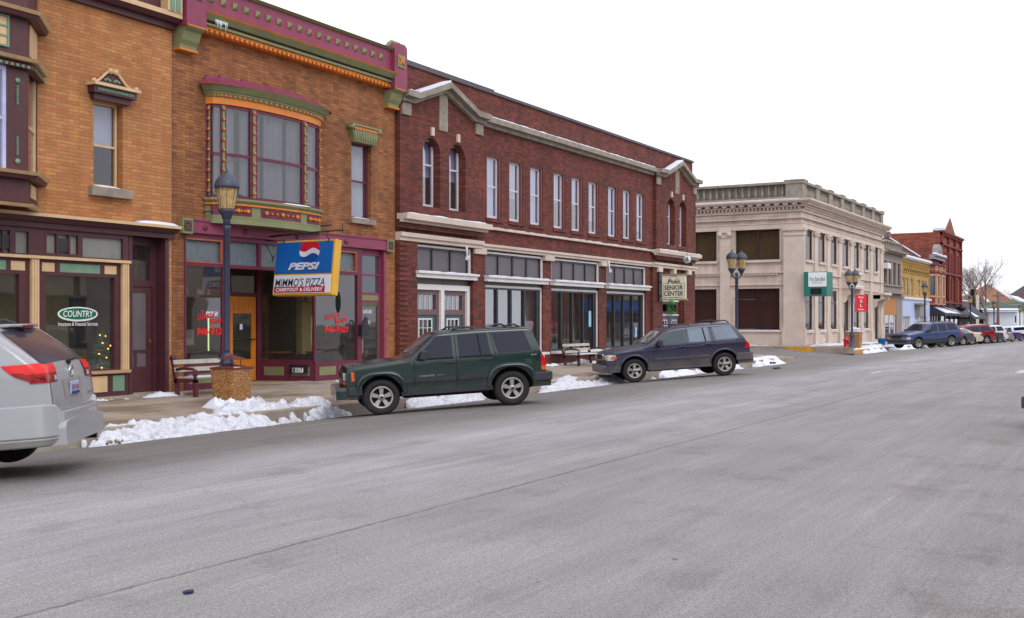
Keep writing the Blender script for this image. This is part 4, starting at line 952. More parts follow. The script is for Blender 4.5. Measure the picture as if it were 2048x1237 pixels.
for i, (a, b) in enumerate(ufr):
    bwin(a, b, *UZ, False, vbl)
    if i not in doors: bwin(a, b, *LZ, False, M('painted_dark_room', (44, 40, 44), .9))  # dark sheet close behind the glass paints the unlit room, doors too
    else: bwin(a, b, .1, 3.0, False, M('painted_dark_room', (44, 40, 44), .9), 'door')
for a, b in sd_w: bwin(a, b, *UZ, True, vbl); bwin(a, b, *LZ, True, vbl2)
mb = MB()                                                     # door hoods on scrolled brackets
for i, big in ((3, 1), (6, 0)):
    a, b = ufr[i]; a -= .5; b += .5; z = 3.75 if big else 3.5
    mb.fb(a, b, z, z + .16, .0, .95)
    if big: mb.fb(a + .1, b - .1, z + .16, z + .95, 0, .75); mb.fb(a, b, z + .95, z + 1.08, 0, .95)
    else: mb.fb(a + .1, b - .1, z - .3, z, 0, .6)
    for x in (a + .1, b - .4): mb.prism([(D, z), (D - .8, z), (D - .75, z - .35), (D - .4, z - .5), (D - .3, z - .9), (D, z - 1.1)], x, x + .3, 'x')
    mb.fb(ufr[i][0] - .2, ufr[i][0] - .02, 0, 3.1, 0, .1); mb.fb(ufr[i][1] + .02, ufr[i][1] + .2, 0, 3.1, 0, .1)
hd = split(mb, 'door_hood', stone, bk)
mb = MB(); a, b = ufr[3]; snowcap(mb, a - .5, b + .5, D - .9, D - .1, 4.831, .1); snowcap(mb, a - .5, b + .5, D - .94, D - .76, 3.911, .08); a, b = ufr[6]; snowcap(mb, a - .5, b + .5, D - .94, D - .1, 3.661, .05); split(mb, 'snow', snowm, hd)

# ================================================================ the row beyond the bank
def Z(x, y): return PZ(x, y)
G0, G1 = E4, PX(1803)
gy = thing('stone_storefront_building', 'narrow grey stone building with a tan sign board between bank and yellow building', 'building', (G0, D, 0))
grey = M('grey_mauve_stone', (150, 138, 132), .85, var=.16, streak=.3)
gw = [(G0 + .6 + i * 1.85, G0 + 1.75 + i * 1.85, 4.5, 6.35) for i in range(4)]
gsh = (PX(1769), PX(1793), -.1, 3.4)
shell(gy, G0 + .004, G1 - .004, 7.6, gw + [gsh], grey, brS, floors=(3.5,), z0=-2)
mb = MB(); mb.fb(G0 + .05, G1, 7.0, 7.12, 0, .4); mb.fb(G0 + .05, G1, 7.12, 7.25, 0, .6); mb.fb(G0 + .05, G1, 3.75, 3.9, 0, .45); mb.fb(G0 + .05, G1, 4.35, 4.48, 0, .15)
for i in range(9): x = G0 + .3 + (G1 - G0 - .7) * i / 8; mb.fb(x - .12, x + .12, 7.25, 8.0, -.25, .05)
mb.fb(G0 + .05, G1, 7.9, 8.05, -.28, .1); mb.build('stone_cornice', stoned, gy)
for a, b, c, d in gw: sashwin(gy, a, b, c, d, .15, M('bronze_dark', (60, 50, 50)), .5, None, g=glb)
mb = MB(); mb.box(gsh[0], gsh[1], D + .02, D + .12, 2.0, 3.4); mb.build('sign_board', M('plywood_tan', (188, 128, 70), .7, var=.12, streak=.5), gy)
mb = MB(); mb.box(gsh[0], gsh[1], D + .05, D + .12, -.3, .5); mb.build('stall_riser', M('dark_rust_panel', (92, 42, 36)), gy)
mb = MB()
for x in (gsh[0] + .4, (gsh[0] + gsh[1]) / 2, gsh[1] - .5): mb.box(x - .08, x + .08, D + .05, D + .12, .5, 2.0)
f_ = mb.build('shop_window', white, gy); mb = MB(); mb.quad((gsh[0], D + .1, .5), (gsh[1], D + .1, .5), (gsh[1], D + .1, 2), (gsh[0], D + .1, 2)); mb.build('pane', glu, f_)
mb = MB(); mb.box(G0 + .3, G0 + 1.6, D - .35, D + .1, 5.7, 6.15); mb.build('air_conditioner', white, gy)
# yellow brick
Y0, Y1 = G1, PX(1858)
yb = thing('yellow_brick_building', 'yellow brick building with a lattice frieze over a pale blue sided shopfront', 'building', (Y0, D, 0))
brY = brick('yellow_brick', (196, 158, 82), (180, 142, 70), (150, 124, 76), .4, .14, None, .14, .3)
yl = Y1 - Y0
yw = [(PX(a), PX(b), 3.75, 5.25) for a, b in ((1805, 1810), (1812, 1816.5), (1820.5, 1825.5), (1834.5, 1840), (1843, 1847.5), (1849.5, 1853.5))]
ysh = [(PX(1804), PX(1819), -.2, 1.9), (PX(1838), PX(1853), -.2, 1.9)]
shell(yb, Y0 + .004, Y1 - .004, 7.0, yw + ysh, brY, brS, floors=(3.4,), z0=-2)
mb = MB(); mb.fb(Y0 + .02, Y1, 7.0, 7.15, -.3, .3); mb.fb(Y0 + .02, Y1, 6.9, 7.0, 0, .15); mb.fb(Y0 + .02, Y1, 3.4, 3.6, 0, .25); c_ = mb.build('parapet_coping', white, yb)
mb = MB(); snowcap(mb, Y0 + .1, Y1 - .1, D - .28, D + .2, 7.151, .12, 2); mb.build('snow', snowm, c_)
mb = MB()
for i in range(14): x = Y0 + .9 + (yl - 1.8) * i / 13; mb.tube([(x - .4, D - .01, 5.85), (x + .4, D - .01, 6.55)], .05, 4); mb.tube([(x + .4, D - .01, 5.85), (x - .4, D - .01, 6.55)], .05, 4)
mb.fb(Y0 + .4, Y1 - .4, 5.7, 5.8, 0, .05); mb.fb(Y0 + .4, Y1 - .4, 6.6, 6.7, 0, .05); mb.build('lattice_frieze', M('ochre_stone', (150, 116, 60), .8), yb)
for a, b, c, d in yw: sashwin(yb, a, b, c, d, .15, white, .5, None, g=glb, fw=.1)
mb = MB()
for a, b, c, d in sheet(Y0 + .1, Y1 - .1, -1.6, 3.4, D, ysh): mb.fb(a, b, c, d, .002, .08)
for i in range(9): mb.fb(Y0 + .1, Y1 - .1, 2.0 + i * .15, 2.02 + i * .15, .08, .11)
mb.build('siding', M('pale_blue_siding', (196, 210, 240), .5, var=.05), yb)
for a, b, c, d in ysh:
    mb = MB()
    for k in range(4): x = a + (b - a) * k / 3; mb.box(x - .1, x + .1, D, D + .15, c, d)
    f_ = mb.build('shop_window', white, yb); mb = MB(); mb.quad((a, D + .12, c), (b, D + .12, c), (b, D + .12, d), (a, D + .12, d)); mb.build('pane', glb, f_)
mb = MB(); mb.fb(PX(1828), PX(1836), 1.9, 2.95, .08, .5); mb.fb(PX(1826), PX(1838), 2.95, 3.1, .08, .7); mb.build('door_hood', M('grey_hood', (140, 138, 132)), yb)
# ornate bay-windowed building
O0, O1 = Y1, PX(1880)
ob = thing('ornate_bay_building', 'narrow pink and tan building with two stacked bay windows beside the tall red brick one', 'building', (O0, D, 0))
pk = M('dusky_red_paint', (120, 52, 50), .6); pt = M('peach_trim', (210, 158, 116), .6)
ow_ = [(PX(1861), PX(1866.5), 3.85, 6.0), (PX(1871.5), PX(1877), 3.85, 6.0)]
osh = (O0 + .4, O1 - .3, -.5, 2.4)
shell(ob, O0 + .004, O1 - .004, 7.6, [osh], pk, brS, floors=(3.4,), z0=-2)
for k, (a, b, c, d) in enumerate(ow_):
    bp_ = [(a - .55, D), (a - .1, D - .6), (b + .1, D - .6), (b + .55, D)]
    mb = MB(); mb.band(bp_, -.4, 0, 3.0, 3.8); mb.band(bp_, -.4, 0, 6.0, 7.0); mb.band(bp_, -.4, .2, 6.15, 6.3); mb.band(bp_, -.4, .18, 6.9, 7.0); w_ = split(mb, 'bay_window', pk, ob)
    mb = MB(); mb.band(bp_, -.3, .03, 3.8, 3.95); mb.band(bp_, -.3, .03, 5.85, 6.05); mb.band(bp_, -.3, .05, 6.45, 6.5); mb.band(bp_, -.3, .05, 3.1, 3.16)
    for p in off(bp_, .01): mb.box(p[0] - .11, p[0] + .11, p[1] - .02, p[1] + .15, 3.1, 6.8)
    mb.build('bay_trim', pt, w_); mb = MB(); mb.band(bp_, -.12, -.08, 3.9, 5.9); mb.build('pane', M('blue_grey_pane', (86, 92, 110), .08), w_)
mb = MB(); mb.fb(O0 + .02, O1, 7.45, 7.75, 0, .5); mb.fb(O0 + .02, O1, 7.75, 7.9, 0, .7)
cx = (O0 + O1) / 2; mb.prism([(cx - 1.6, 7.9), (cx + 1.6, 7.9), (cx + 1.3, 8.6), (cx + .5, 9.0), (cx - .5, 9.0), (cx - 1.3, 8.6)], D - .5, D); mb.ball((cx, D - .5, 8.35), .2)
c_ = mb.build('cornice', M('grey_mauve_cornice', (146, 134, 138), .6), ob)
mb = MB(); snowcap(mb, O0 + .1, O1, D - .68, D - .3, 7.901, .2, 4); mb.build('snow', snowm, c_)
gx = PX(1818); 
pg = thing('brick_gable_wall', 'grey-brown stepped brick gable with snow, rising behind the yellow brick front', 'gable wall', (Y0 + 8, D + 3, 7.0))
mb = MB(); A_ = Y1 - 3.2
mb.prism([(D + .4, 6.9), (D + 6.4, 6.9), (D + 6.4, 7.4), (D + 3.6, 9.4), (D + 3.0, 9.4), (D + .4, 7.5)], A_, A_ + .4, 'x'); mb.build('gable', M('grey_brown_brick', (128, 104, 98), .9, var=.2), pg)
mb = MB(); mb.prism([(D + 3.5, 9.41), (D + 6.5, 7.42), (D + 6.5, 7.6), (D + 3.5, 9.65)], A_ - .25, A_ + .6, 'x'); mb.prism([(D + .3, 7.52), (D + 3.1, 9.41), (D + 3.1, 9.5), (D + .3, 7.6)], A_ - .1, A_ + .5, 'x'); mb.build('snow', snowm, pg)
mb = MB(); mb.box(A_ - .1, A_ + .6, D + 3, D + 3.6, 9.4, 9.95); mb.build('chimney', M('grey_brown_brick', (128, 104, 98)), pg)
# awning shop under bay building and red building
R0, R1 = PX(1880), PX(1920)
rb = thing('tall_red_brick_building', 'tallest bright red brick building with a steep front gable and long plain side wall', 'building', (R0, D, 0))
brT = brick('bright_red_brick', (160, 86, 68), (140, 70, 56), (126, 86, 76), .5, .16, (120, 50, 44), .2, .3)
rw_ = [(R0 + (R1 - R0) * a, R0 + (R1 - R0) * b, 3.6, 6.0) for a, b in ((.14, .24), (.27, .36), (.5, .6), (.72, .88))]
rsh = (R0 + .6, R1 - .6, -.6, 2.2)
shell(rb, R0 + .004, R1 - .004, 10.5, rw_ + [rsh], brT, brT, depth=30, floors=(3.2,), z0=-2)
for a, b, c, d in rw_: sashwin(rb, a, b, c, d, .12, M('wine_frame', (92, 30, 34)), .5, None, g=glb, fw=.14)
mb = MB()
for i in range(4): x = R0 + (R1 - R0 - .5) * i / 3; mb.fb(x, x + .5, 3.0, 10.5, 0, .25)
for z in (3.3, 6.3, 9.2, 10.2): mb.fb(R0, R1, z, z + .2, 0, .3)
for k in range(3):
    for j in range(5): x = R0 + .9 + k * (R1 - R0 - .5) / 3 + j * .62; mb.fb(x, x + .3, 6.7, 8.6, 0, .18)
mb.fb(R0, R1 + .1, 10.4, 10.62, -.3, .45)
split(mb, 'brick_pier', M('dark_red_pier', (122, 46, 38), .85, var=.2), rb)
gx0, gx1 = R0 + (R1 - R0) * .08, R0 + (R1 - R0) * .6; gc = (gx0 + gx1) / 2
mb = MB(); mb.prism([(gx0, 10.62), (gx1, 10.62), (gc, 12.3)], D - .3, D + .9); mb.build('gable', brT, rb)
mb = MB(); mb.prism([(gx0 + .1, 10.75), (gx0 + .1, 11.0), (gc, 12.5), (gc, 12.32)], D - .3, D + .8); mb.build('snow', snowm, rb)
ap = thing('shop_awning', 'black shop awning with melting snow under the pink bays and red brick front', 'awning', (O0, D, 2.4))
mb = MB(); mb.prism([(D, 3.0), (D - 1.4, 2.2), (D - 1.4, 2.0), (D, 2.0)], O0 + .3, R1 - .2, 'x'); mb.fb(O0 + .3, R1 - .2, 3.0, 3.3, 0, .1); mb.build('canopy', M('charcoal_awning', (48, 48, 58), .7), ap)
mb = MB(); mb.add([(O0 + .5, D - .1, 3.0), (O0 + 6, D - 1.35, 2.28), (O0 + 1.2, D - 1.35, 2.28)], [(0, 1, 2)]); mb.add([(O0 + 2, D - .15, 2.98), (R0 + 4.5, D - 1.38, 2.26), (O0 + 5.2, D - 1.38, 2.26)], [(0, 1, 2)]); mb.add([(R0 + 1, D - .1, 2.0 + .98), (R0 + 5.5, D - 1, 2.48), (R0 + 3.5, D - 1, 2.48)], [(0, 1, 2)]); split(mb, 'snow', snowm, ap)
for b_, s_ in ((ob, osh), (rb, rsh)):
    mb = MB(); n = 4
    for k in range(n + 1): x = s_[0] + (s_[1] - s_[0]) * k / n; mb.box(x - .12, x + .12, D + .02, D + .15, s_[2], s_[3])
    f_ = mb.build('shop_window', M('dark_bronze_frame', (44, 36, 40)), b_); mb = MB(); mb.quad((s_[0], D + .1, s_[2]), (s_[1], D + .1, s_[2]), (s_[1], D + .1, s_[3]), (s_[0], D + .1, s_[3])); mb.build('pane', glu, f_)
# mansard shop
m0, m1 = R1, PX(1948)
ms = thing('mansard_shop', 'single-storey grey shop with a snow-patched dark mansard roof past the red brick building', 'building', (m0, D, -.6))
mb = MB()
for a, b, c, d in sheet(m0 + .05, m1, -1.8, 2.0, D, [(m0 + 2.5, m0 + 4, -.8, 1.2), (m0 + 6, m0 + 10, 0, 1.3)]): mb.box(a, b, D, D + .3, c, d)
mb.box(m0 + .05, m0 + .3, D + .3, D + 14, -1.8, 2.0); mb.box(m1 - .3, m1, D + .3, D + 14, -1.8, 2.0); mb.build('wall', M('grey_stucco', (110, 108, 116), .8), ms)
mb = MB(); mb.box(m0 + 2.5, m0 + 4, D + .15, D + .2, -.8, 1.2); mb.box(m0 + 6, m0 + 10, D + .15, D + .2, 0, 1.3); split(mb, 'window', darkp, ms)
mb = MB(); z0, z1 = 1.7, 3.8
mb.add([(m0 - .05, D - 1.5, z0), (m1 + 1, D - 1.5, z0), (m1 + .2, D + .6, z1), (m0 - .05, D + .6, z1), (m0 - .05, D + 14, z0), (m1 + 1, D + 14, z0), (m1 + .2, D + 13, z1), (m0 - .05, D + 13, z1)], [(0, 1, 2, 3), (4, 7, 6, 5), (0, 3, 7, 4), (1, 5, 6, 2), (3, 2, 6, 7), (0, 4, 5, 1)]); mr = mb.build('roof', M('charcoal_shingle', (62, 60, 70), .85, var=.2), ms)
mb = MB(); mb.add([(m0 - .065, D + .1, 2.9), (m0 - .065, D - .9, 1.9), (m0 - .065, D + .5, 1.9)], [(0, 1, 2)]); mb.add([(m0 + 1.6, D - .5 - .03, 2.75), (m0 + 5.6, D - 1.3 - .04, 1.96), (m0 + 1.8, D - 1.3 - .04, 1.96)], [(0, 1, 2)]); mb.box(m0, m1, D + .55, D + 1.2, 3.8, 3.92); split(mb, 'snow', snowm, mr)
# houses beyond the next corner
wh = thing('white_sided_building', 'low white sided building with a long green roof and snow along its eave', 'building', (190, D + 4, -1))
def SYx(x, Xp): u = (x - 1024) / F; t = Xp / (CT + u * ST); return t * (ST - u * CT), t / F
ya, ta = SYx(1956, 186); ybb, tb = SYx(2034, 186)
zt_ = H + (640 - 622) * ta; zr = H + (640 - 603) * ta
mb = MB()
for p in sheet(ybb, ya, -2, zt_, 0, [(ya - 1.6, ya - .9, 0, .9), (ybb + 1.6, ybb + 2.6, -.4, .4), (ybb + .1, ybb + .3, 1.2, 2.2)]): mb.box(186, 186.2, p[0], p[1], p[2], p[3])
mb.box(186.2, 200, ybb, ybb + .2, -2, zt_); mb.box(186.2, 200, ya - .2, ya, -2, zt_); mb.box(199.8, 200, ybb, ya, -2, zt_)
mb.build('wall', M('white_siding', (214, 222, 236), .6, var=.04), wh)
mb = MB(); mb.box(186.1, 186.15, ya - 1.6, ya - .9, 0, .9); mb.box(186.1, 186.15, ybb + 1.6, ybb + 2.6, -.4, .4); mb.box(186.1, 186.15, ybb + .1, ybb + .3, 1.2, 2.2); split(mb, 'window', darkp, wh)
mb = MB(); mb.add([(185.5, ybb - .3, zt_), (185.5, ya + .3, zt_), (193, ya + .3, zr), (193, ybb - .3, zr), (200.5, ya + .3, zt_), (200.5, ybb - .3, zt_)], [(0, 1, 2, 3), (3, 2, 4, 5), (0, 3, 5), (1, 4, 2)]); mb.build('roof', M('green_roofing', (60, 84, 62), .7, var=.2, scale=.6), wh)
mb = MB(); mb.add([(185.3, ybb - .3, zt_ - .15), (185.3, ya + .3, zt_ - .15), (186.6, ya + .3, zt_ + .36), (186.6, ybb - .3, zt_ + .36)], [(0, 1, 2, 3)]); mb.build('snow', snowm, wh)
for nm, Xp, pxl, pxr, ye, yp, yw_, wc, rc_, lab, sn in (('tan_roofed_house', 215, 1905, 2030, 606, 567, 640, (176, 128, 100), (146, 104, 82), 'house with a broad tan shingled roof peaking above the green roof', 1),
        ('grey_roofed_house', 235, 2008, 2090, 600, 565, 640, (176, 96, 66), (88, 72, 78), 'house with a steep dark grey roof behind the cream gabled one', 0)):
    yl_, tl = SYx(pxl, Xp); yr, tr_ = SYx(pxr, Xp); ze = H + (640 - ye) * tl; zp = H + (640 - yp) * tl; ym = (yl_ + yr) / 2
    h_ = thing(nm, lab, 'house', (Xp, ym, -1.2)); mb = MB(); mb.box(Xp, Xp + 12, yr, yl_, -2.2, ze); mb.build('wall', M(nm + '_wall', wc, .8), h_)
    mb = MB(); mb.add([(Xp - .5, yr - .4, ze), (Xp - .5, yl_ + .4, ze), (Xp + 5, ym - .3, zp), (Xp + 7, ym - .3, zp), (Xp + 12.5, yl_ + .4, ze), (Xp + 12.5, yr - .4, ze)], [(0, 1, 2), (0, 2, 3, 5), (1, 4, 3, 2), (4, 5, 3)]); r_ = mb.build('roof', M(nm + '_shingle', rc_, .9, var=.2, scale=.8), h_)
    if sn: mb = MB(); mb.tube([(Xp - .45, yr - .2, ze + .1), (Xp + 4.6, ym - .6, zp - .2)], .3, 5); mb.tube([(Xp - .6, yr + 4.2, ze - .1), (Xp + .8, yr + 5.2, ze + .9)], .3, 5); split(mb, 'snow', snowm, r_)
    mb = MB()
    for k in range(3): yy = yr + (yl_ - yr) * (k + .5) / 3; mb.box(Xp - .05, Xp, yy - .4, yy + .4, ze - 2, ze - .7)
    split(mb, 'window', darkp, h_)
yl_, tl = SYx(2031, 196); yr, _ = SYx(2110, 196); 
ch = thing('cream_gabled_building', 'cream walled building with a snowy low gable beside the white sided one', 'building', (196, yr, -1.2))
zl, zh = H + (640 - 598) * tl, H + (640 - 598) * tl
mb = MB(); ym = yl_ + .6; zp = H + (640 - 596) * tl; zrr = H + (640 - 640) * tl
mb.prism([(yr, -2.2), (ym, -2.2), (ym, zp), (yr, zrr)], 196, 208, 'x'); mb.build('wall', M('cream_wall', (226, 204, 160), .7), ch)
mb = MB(); mb.prism([(ym + .3, zp + .12), (ym + .3, zp + .45), (yr - .3, zrr + .3), (yr - .3, zrr)], 195.5, 208.5, 'x'); mb.build('roof', snowm, ch)
# ================================================================ street, pavements, snow
def ground_mat():
    t = NT('asphalt'); p = t.pos(); sp = t.n('ShaderNodeSeparateXYZ'); t.l(p, sp.inputs[0]); Y = sp.outputs[1]
    grit = t.noise(p, 75, 3, .7); grit2 = t.noise(p, 190, 2, .6); blot = t.noise(p, .35, 5, .6); strk = t.noise(p, 1.0, 6, .7, (.14, 1.5, 1)); strk2 = t.noise(p, 1, 4, .6, (.5, 9, 1))
    f = t.math('MULTIPLY', t.ramp(grit, (.32, .68, .6, 1.34)), t.ramp(grit2, (.3, .7, .6, 1.34)))
    f = t.math('MULTIPLY', f, t.ramp(t.noise(p, 28, 3, .7), (.3, .7, .8, 1.16)))
    f = t.math('MULTIPLY', f, t.ramp(blot, (.3, .7, .88, 1.1)))
    f = t.math('MULTIPLY', f, t.ramp(strk, (.35, .65, .91, 1.1)))
    f = t.math('MULTIPLY', f, t.ramp(strk2, (.35, .65, .95, 1.06)))
    base = lin((147, 144, 144))
    # meltwater-damp parking strip along the far kerb; dried salt on the lane beside it
    wob = t.math('MULTIPLY_ADD', strk, 2.4, -1.2); Yw = t.math('ADD', Y, wob)
    damp = t.math('MULTIPLY', t.ramp(Yw, (8.6, 9.9, 0, 1)), t.ramp(strk2, (.35, .6, .55, 1)))
    salt = t.math('MULTIPLY', t.ramp(Yw, (5.0, 7.2, 0, 1)), t.ramp(Yw, (9.6, 8.4, 0, 1)))
    salt = t.math('MULTIPLY', salt, t.ramp(t.noise(p, 1, 5, .7, (.25, 1.6, 1)), (.35, .65, .15, 1)))
    c = t.mix(t.math('MULTIPLY', damp, .75), base, lin((104, 97, 92)))
    c = t.mix(t.math('MULTIPLY', salt, .5), c, lin((180, 178, 186)))
    thin = t.noise(p, 1, 4, .6, (.16, 14, 1)); c = t.mix(t.math('MULTIPLY', t.ramp(thin, (.6, .68, 0, .6)), t.ramp(Y, (6, 10, .25, 1))), c, lin((190, 190, 196)))
    tanp = t.math('MULTIPLY', t.ramp(t.noise(p, .8, 4, .6), (.56, .68, 0, .5)), t.ramp(Y, (3.2, 1.2, 0, 1))); c = t.mix(tanp, c, lin((122, 108, 100)))
    # sealed centre joint
    jw = t.math('MULTIPLY_ADD', t.noise(p, 1.6, 5, .8), .12, -.06); jy = t.math('ABSOLUTE', t.math('ADD', t.math('SUBTRACT', Y, 5.32), jw))
    j = t.math('MULTIPLY', t.ramp(jy, (.006, .026, .6, 0)), t.ramp(t.noise(p, 5, 3), (.35, .55, .45, 1))); c = t.mix(j, c, lin((56, 54, 56)))
    chip = t.ramp(t.noise(p, 9, 3, .6, (.7, 1, 1)), (.735, .75, 0, .6)); c = t.mix(chip, c, lin((84, 76, 76)))
    vo = t.n('ShaderNodeTexVoronoi', feature='DISTANCE_TO_EDGE'); vo.inputs['Scale'].default_value = .55; ww_ = t.n('ShaderNodeVectorMath', operation='ADD'); nn_ = t.n('ShaderNodeTexNoise'); nn_.inputs['Scale'].default_value = 1.5; nn_.inputs['Detail'].default_value = 5; t.l(p, nn_.inputs['Vector']); sc_ = t.n('ShaderNodeVectorMath', operation='SCALE'); t.l(nn_.outputs[1], sc_.inputs[0]); sc_.inputs['Scale'].default_value = .9; t.l(p, ww_.inputs[0]); t.l(sc_.outputs[0], ww_.inputs[1]); t.l(ww_.outputs[0], vo.inputs['Vector'])
    crk = t.math('MULTIPLY', t.ramp(vo.outputs['Distance'], (.0, .01, .3, 0)), t.ramp(t.noise(p, .5, 2), (.5, .6, 0, 1))); c = t.mix(crk, c, lin((92, 88, 86)))
    stain = t.math('MULTIPLY', t.ramp(t.noise(p, 1.3, 5, .65), (.56, .66, 0, .22)), 1); c = t.mix(stain, c, lin((100, 94, 90)))
    col = t.mix(1, c, f, 'MULTIPLY')
    rg = t.ramp(damp, (0, 1, .92, .6))
    t.bsdf(col, rg, 0, grit, .55, .006, spec=.35); return t.m
def walk_mat():
    t = NT('pavement_concrete'); p = t.pos(); sp = t.n('ShaderNodeSeparateXYZ'); t.l(p, sp.inputs[0])
    g = t.noise(p, 60, 3, .6); wet = t.noise(p, .7, 5, .65, (.6, 1.2, 1))
    c = t.mix(t.ramp(wet, (.42, .6, 0, .8)), lin((168, 154, 140)), lin((128, 108, 88)))
    jx = t.math('PINGPONG', sp.outputs[0], .75); jy = t.math('PINGPONG', t.math('ADD', sp.outputs[1], .35), .75)
    j = t.math('MINIMUM', jx, jy); c = t.mix(t.ramp(j, (.006, .016, .65, 0)), c, lin((86, 76, 66)))
    c = t.mix(t.ramp(t.noise(p, 3, 6, .7), (.62, .72, 0, .6)), c, lin((206, 208, 214)))
    col = t.mix(1, c, t.ramp(g, (.3, .7, .82, 1.12)), 'MULTIPLY')
    t.bsdf(col, t.ramp(wet, (.42, .6, .85, .42)), 0, g, .3, .004); return t.m
asph, conc = ground_mat(), walk_mat()
def grid(name, xs, ys, fz, mat, kind='structure', smooth=True):
    vs = [(x, y, fz(x, y)) for x in xs for y in ys]; ny = len(ys)
    fs = [(i * ny + j, (i + 1) * ny + j, (i + 1) * ny + j + 1, i * ny + j + 1) for i in range(len(xs) - 1) for j in range(ny - 1)]
    me = bpy.data.meshes.new(name); me.from_pydata(vs, [], fs); me.materials.append(mat)
    if smooth: me.polygons.foreach_set('use_smooth', [True] * len(fs))
    o = bpy.data.objects.new(name, me); SC.collection.objects.link(o); o['kind'] = kind; ORG[o.name] = (0, 0, 0); return o
def fr(a, b, s):
    n = max(1, int(round((b - a) / s))); return [a + (b - a) * i / n for i in range(n + 1)]
CX0, CX1 = 51.0, 63.2                                           # the side street
grid('street', fr(-40, 70, 5) + fr(76, 400, 6), fr(-4, 1, .5) + fr(1.5, 9.5, 2) + fr(9.8, 14.4, .23), road, asph)
grid('side_street', [CX0 - .3, CX0 + 1, 57, CX1 - 1, CX1 + .3], [14.4, 15, 16, 17, 18, 19.3, 24, 40, 90], road, asph)
grid('ground', fr(-300, 1500, 60), fr(-400, 900, 50), lambda x, y: -.9 + fall(x) - .3, M('winter_ground', (150, 146, 138), .95, var=.3, scale=.2))
def pavement(name, xs, ys, flip=False):
    vs = []; f = lambda x, y: walk(x, y)
    o = grid(name, xs, ys, f, conc)
    return o
pavement('pavement', fr(-40, CX0, 4), [14.5, 15.5, 17, D + .3]); pavement('pavement', fr(CX1, 300, 5), [14.5, 15.5, 17, D + .3])
grid('pavement', [CX0 - 2.8, CX0], [D + .3, 25, 60], lambda x, y: .08 if y < 30 else .1, conc); grid('pavement', [CX1, B4 + .3], [D + .3, 25, 60], lambda x, y: .05, conc)
grid('pavement', fr(-40, 300, 10), [-8.2, -6, -4.15], lambda x, y: fall(x) + .0, conc)
kc = M('kerb_concrete', (158, 146, 134), .85, var=.2, scale=2); ky = M('yellow_kerb_paint', (206, 150, 50), .7, var=.25, scale=2)
def kerb(x0, x1, ya, yb, rz, wz, mat=kc):
    mb = MB()
    for a, b in zip(fr(x0, x1, 3)[:-1], fr(x0, x1, 3)[1:]):
        za, zb, ra, rb_ = wz(a), wz(b), rz(a) - .1, rz(b) - .1
        mb.add([(a, ya, ra), (b, ya, rb_), (b, ya, zb - .02), (a, ya, za - .02), (a, ya + (.025 if yb > ya else -.025), za + .004), (b, ya + (.025 if yb > ya else -.025), zb + .004), (b, yb, zb + .004), (a, yb, za + .004)], [(0, 1, 2, 3), (3, 2, 5, 4), (4, 5, 6, 7)])
    o = mb.build('kerb', mat); o['kind'] = 'structure'
kerb(-40, CX0, 14.35, 14.52, lambda x: road(x, 14.3), lambda x: walk(x, 14.5)); kerb(CX1, 300, 14.35, 14.52, lambda x: road(x, 14.3), lambda x: walk(x, 14.5))
kerb(-40, 300, -4.0, -4.17, lambda x: road(x, -3.9), lambda x: fall(x))
for a, b in ((57.5, 59.9), (61.3, 63.1)): pass
mb = MB(); mb.box(CX1 + .3, CX1 + 2.6, 14.342, 14.5, -.3, walk(CX1, 14.5) + .008)
o = mb.build('yellow_kerb', ky); o['kind'] = 'structure'
mb = MB(); mb.box(CX1 - .1, CX1 + .02, 14.36, D + 20, -.3, .06); o = mb.build('kerb', kc); o['kind'] = 'structure'; mb = MB(); mb.box(CX1 - .12, CX1 - .02, 16.6, 18.2, -.3, .064); o = mb.build('yellow_kerb', ky); o['kind'] = 'structure'
mb = MB(); mb.box(CX0 - .02, CX0 + .1, 14.4, D + 30, -.3, walk(CX0, 14.6) + .02); o = mb.build('kerb', kc); o['kind'] = 'structure'
rm = M('worn_road_paint', (206, 204, 206), .8, var=.3, scale=4)
mb = MB()
for x0, y0, l, w_ in ((34.0, 7.2, 1.7, .14), (36.2, 3.3, 2.6, .28), (41, 3.3, 2.2, .18), (29.5, 6.6, .9, .05)):
    z = road(x0, y0) + .004; mb.quad((x0, y0, z), (x0 + l, y0 + .02, z), (x0 + l, y0 + w_, z), (x0 + .25, y0 + w_ * .8, z))
o = mb.build('road_marking', rm); o['kind'] = 'structure'

